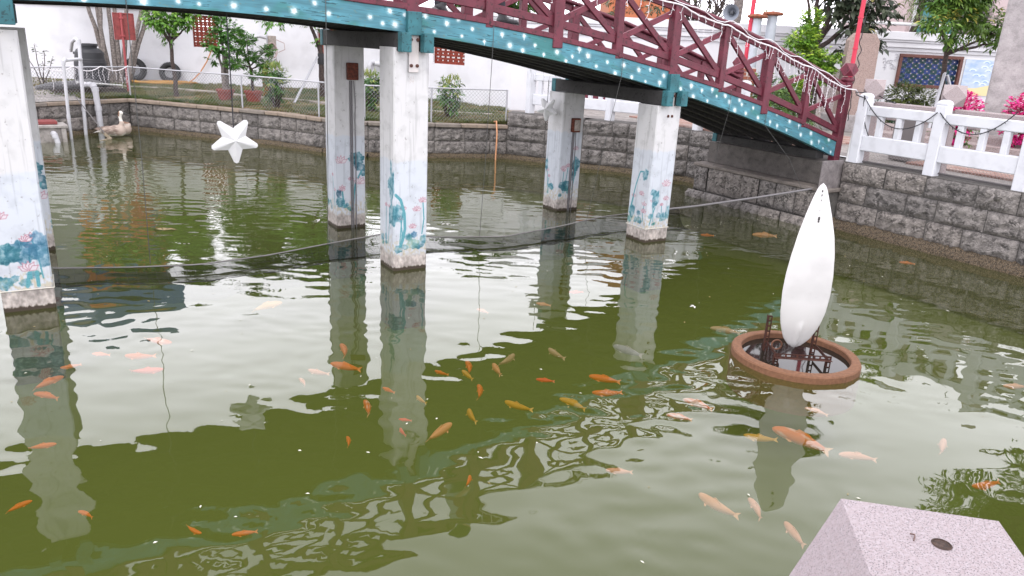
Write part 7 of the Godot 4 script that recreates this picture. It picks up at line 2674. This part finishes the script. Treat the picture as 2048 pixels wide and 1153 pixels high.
# ---------------------------------------------------------------- the walker and the strings of lights
func walker() -> void:
	# someone walking up the bridge; the picture shows shoes and trouser legs through the railing
	var g := V3(1.14, 2.8, -0.5)
	var t := thing("person", "person in dark grey trousers and dark shoes walking across the bridge", "person", g)
	var skin := Color(0.5, 0.3, 0.2)
	var trous := Color(0.05, 0.05, 0.06)
	var shirt := Color(0.32, 0.33, 0.36)
	var paint := func(p: Vector3) -> Color:
		if p.y > 1.4 or (absf(p.z) > 0.2 and p.y < 0.98):
			return skin
		return shirt if p.y > 0.9 else trous
	var hip := V3(0.0, 0.88, 0)
	var bones := [
		[V3(0, 0.92, -0.06), V3(0, 0.92, 0.06), 0.11, 0.11], [V3(0, 0.95, 0), V3(0.02, 1.3, 0), 0.12, 0.13], [V3(0.02, 1.32, -0.13), V3(0.02, 1.32, 0.13), 0.075, 0.075],
		[V3(0.02, 1.36, 0), V3(0.05, 1.5, 0), 0.055, 0.05], [V3(0.06, 1.56, 0), V3(0.065, 1.62, 0), 0.085, 0.09], [V3(0.09, 1.53, 0), V3(0.1, 1.5, 0), 0.05, 0.04],
		# front leg planted, rear leg with the heel up
		[V3(0.02, 0.88, 0.09), V3(0.27, 0.49, 0.09), 0.085, 0.058], [V3(0.27, 0.49, 0.09), V3(0.36, 0.09, 0.09), 0.056, 0.042],
		[V3(-0.02, 0.88, -0.09), V3(-0.1, 0.48, -0.09), 0.085, 0.058], [V3(-0.1, 0.48, -0.09), V3(-0.46, 0.22, -0.09), 0.056, 0.042],
		[V3(0.02, 1.31, 0.19), V3(-0.12, 1.05, 0.22), 0.05, 0.04], [V3(-0.12, 1.05, 0.22), V3(-0.05, 0.83, 0.24), 0.038, 0.03],
		[V3(0.02, 1.31, -0.19), V3(0.12, 1.05, -0.22), 0.05, 0.04], [V3(0.12, 1.05, -0.22), V3(0.27, 0.9, -0.24), 0.038, 0.03]]
	for s in [[V3(-0.04, 0.81, 0.24), 1.0], [V3(0.28, 0.885, -0.24), -1.0]]:
		var p: Vector3 = s[0]
		bones.append([p, p + V3(0.03, -0.05, 0), 0.03, 0.026])
		for k in 4:
			bones.append([p + V3(0.015 * k, -0.05, 0.0), p + V3(0.016 * k + 0.015, -0.11 - 0.008 * (k % 2), 0.0), 0.009, 0.008])
	var pm := mat("walker", Color.WHITE, 0.85)
	pm.vertex_color_use_as_albedo = true
	part(t, "body", grow(bones, 0.022, 0.035, paint), pm)
	var hair := grow([[V3(0.045, 1.6, 0), V3(0.05, 1.645, 0), 0.1, 0.1], [V3(0.01, 1.56, 0), V3(0.0, 1.6, 0), 0.07, 0.08]], 0.016, 0.03, func(_p: Vector3) -> Color: return Color(0.02, 0.017, 0.015))
	part(t, "hair", hair, pm)
	var sh := mat("dark shoe", lin(0.05, 0.05, 0.055), 0.5)
	var so := mat("grey shoe sole", lin(0.2, 0.19, 0.19), 0.8)
	for q in [[V3(0.36, 0.0, 0.09), 0.0], [V3(-0.44, 0.1, -0.09), -0.55]]:
		var bs := Basis(Vector3.BACK, q[1])
		var xf := Transform3D(bs, q[0])
		var bb := []
		for e in [[V3(-0.05, 0.055, 0), V3(0.02, 0.06, 0), 0.045, 0.05], [V3(0.02, 0.055, 0), V3(0.18, 0.04, 0.01), 0.048, 0.036], [V3(-0.03, 0.07, 0), V3(-0.02, 0.13, 0), 0.046, 0.05]]:
			bb.append([xf * (e[0] as Vector3), xf * (e[1] as Vector3), e[2], e[3]])
		part(t, "shoe", grow(bb, 0.012, 0.03, func(_p: Vector3) -> Color: return Color.WHITE), sh)
		var sm := MB.new()
		sm.prism(PackedVector2Array([Vector2(-0.095, -0.03), Vector2(-0.06, -0.042), Vector2(0.1, -0.05), Vector2(0.19, -0.04), Vector2(0.222, 0.0), Vector2(0.19, 0.045), Vector2(0.1, 0.05), Vector2(-0.06, 0.042), Vector2(-0.095, 0.03)]), 0.024, xf * Transform3D(Basis(Vector3.RIGHT, -PI / 2), V3(0, 0.013, 0)))
		part(t, "sole", sm, so)


func strand(mb: MB, p: Vector3, l: float) -> void:
	# one kinked tail of an icicle string, with tiny bulbs
	var pts := [p]
	var n := maxi(2, int(l / 0.055))
	var q := p
	for k in n:
		q += V3(R(-0.022, 0.022), -l / n, R(-0.012, 0.012))
		pts.append(q)
		if k % 1 == 0:
			var e := V3(R(-1, 1), R(-0.8, 0.3), R(-0.4, 0.4)).normalized() * R(0.018, 0.034)
			mb.tube([q, q + e], 0.0042, 4)
	mb.tube(pts, 0.0034, 4)

func lights_and_cables() -> void:
	var wc := mat("white light string", lin(0.75, 0.72, 0.75), 0.5)
	var t := thing("icicle_lights", "white icicle light string hanging along the bridge's front handrail", "light string")
	var ca := MB.new()
	var pts := []
	var x := 1.1
	while x < 7.62:
		var k := fposmod(x, 0.95) / 0.95
		pts.append(V3(x, lerpf(by(floorf(x / 0.95) * 0.95), by(ceilf(x / 0.95) * 0.95), k) + 1.09 - 0.035 * sin(k * PI) + R(-0.006, 0.006), 0.236))
		x += 0.08
	pts.append(V3(7.75, by(7.7) + 1.12, 0.25))
	pts.append(V3(7.95, by(7.7) + 0.9, 0.3))
	pts.append(V3(8.0, by(7.7) + 0.6, 0.35))
	ca.tube(pts, 0.011, 5)
	part(t, "cable", ca, wc)
	var c2 := MB.new()
	var p2 := []
	for k in pts.size() - 3:
		p2.append(pts[k] + V3(0, 0.05 + 0.03 * sin(k * 0.7), 0.012))
	c2.tube(p2, 0.006, 4)
	part(t, "cable", c2, wc)
	x = 1.15
	while x < 7.5:
		var thick := smoothstep(4.6, 5.8, x)
		var l := R(0.12, 0.38) if rng.randf() < 0.75 else R(0.35, 0.55)
		l *= lerpf(0.85, 1.05, thick)
		var k := fposmod(x, 0.95) / 0.95
		var y := lerpf(by(floorf(x / 0.95) * 0.95), by(ceilf(x / 0.95) * 0.95), k) + 1.08
		var m := MB.new()
		strand(m, V3(x, y, 0.245), l)
		part(t, "strand", m, wc)
		x += R(0.09, 0.16) * lerpf(1.25, 0.72, thick)
	# the same on the left fence
	t = thing("icicle_lights", "white icicle light string draped on the chain link fence before the tank", "light string")
	ca = MB.new()
	pts = []
	for k in 30:
		var s := k / 29.0
		var p := V3(-3.3, 1.58, -12.95).lerp(V3(-1.42, 1.58, -14.15), s)
		p.y -= 0.12 * absf(sin(s * PI * 3.0))
		p.z += 0.05
		pts.append(p)
		if k % 2 == 0:
			var m := MB.new()
			strand(m, p, R(0.15, 0.45))
			part(t, "strand", m, wc)
	ca.tube(pts, 0.011, 5)
	part(t, "cable", ca, wc)
	# and loose strings at the near end of the far railing
	t = thing("icicle_lights", "tangled light string hanging on the far white railing's first post", "light string")
	for k in 9:
		var m := MB.new()
		strand(m, V3(6.3 + 0.09 * k, 2.1 - 0.01 * k, -7.2 + 0.13 * k), R(0.2, 0.55))
		part(t, "strand", m, mat("grey light string", lin(0.3, 0.3, 0.31), 0.6))
	# black strings on the right railing
	var bk := mat("black cord", Color.WHITE)
	for q in [[V3(7.47, 2.1, 0.6), V3(7.45, 1.96, 1.82), 0.36, "dark light cable sagging across the white railing's first bay"], [V3(7.45, 1.96, 1.86), V3(7.46, 2.07, 2.88), 0.3, "dark light cable sagging across the white railing's second bay"], [V3(7.9, 2.14, 0.45), V3(7.9, 1.98, 1.75), 0.1, "dark cable draped along the granite rail"], [V3(7.46, 2.1, 0.62), V3(7.5, 1.5, 0.78), -0.1, "dark cable hanging down the first white post"]]:
		t = thing("cable", q[3], "cable")
		var m := MB.new()
		var cp := []
		for k in 25:
			var s := k / 24.0
			var p: Vector3 = (q[0] as Vector3).lerp(q[1], s)
			p.y -= q[2] * 4.0 * s * (1.0 - s) * (1.0 if q[2] > 0 else 0.0)
			p.z += (q[2] if q[2] < 0 else 0.0) * 2.0 * s * (1.0 - s)
			cp.append(p)
			if k % 2 == 1:
				m.tube([p, p + V3(R(-0.02, 0.005), R(-0.05, 0.03), R(-0.025, 0.025))], 0.0045, 4)
		m.tube(cp, 0.0075, 5)
		part(t, "wire", m, bk)
	var wn := MB.new()
	wn.tube([V3(7.42, 2.06, 0.66), V3(7.42, 2.1, 0.5), V3(7.5, 2.14, 0.42), V3(7.72, 2.13, 0.42)], 0.008, 5)
	single("cable", wn, bk, "dark cable knotted round the head of the first white post", "cable")
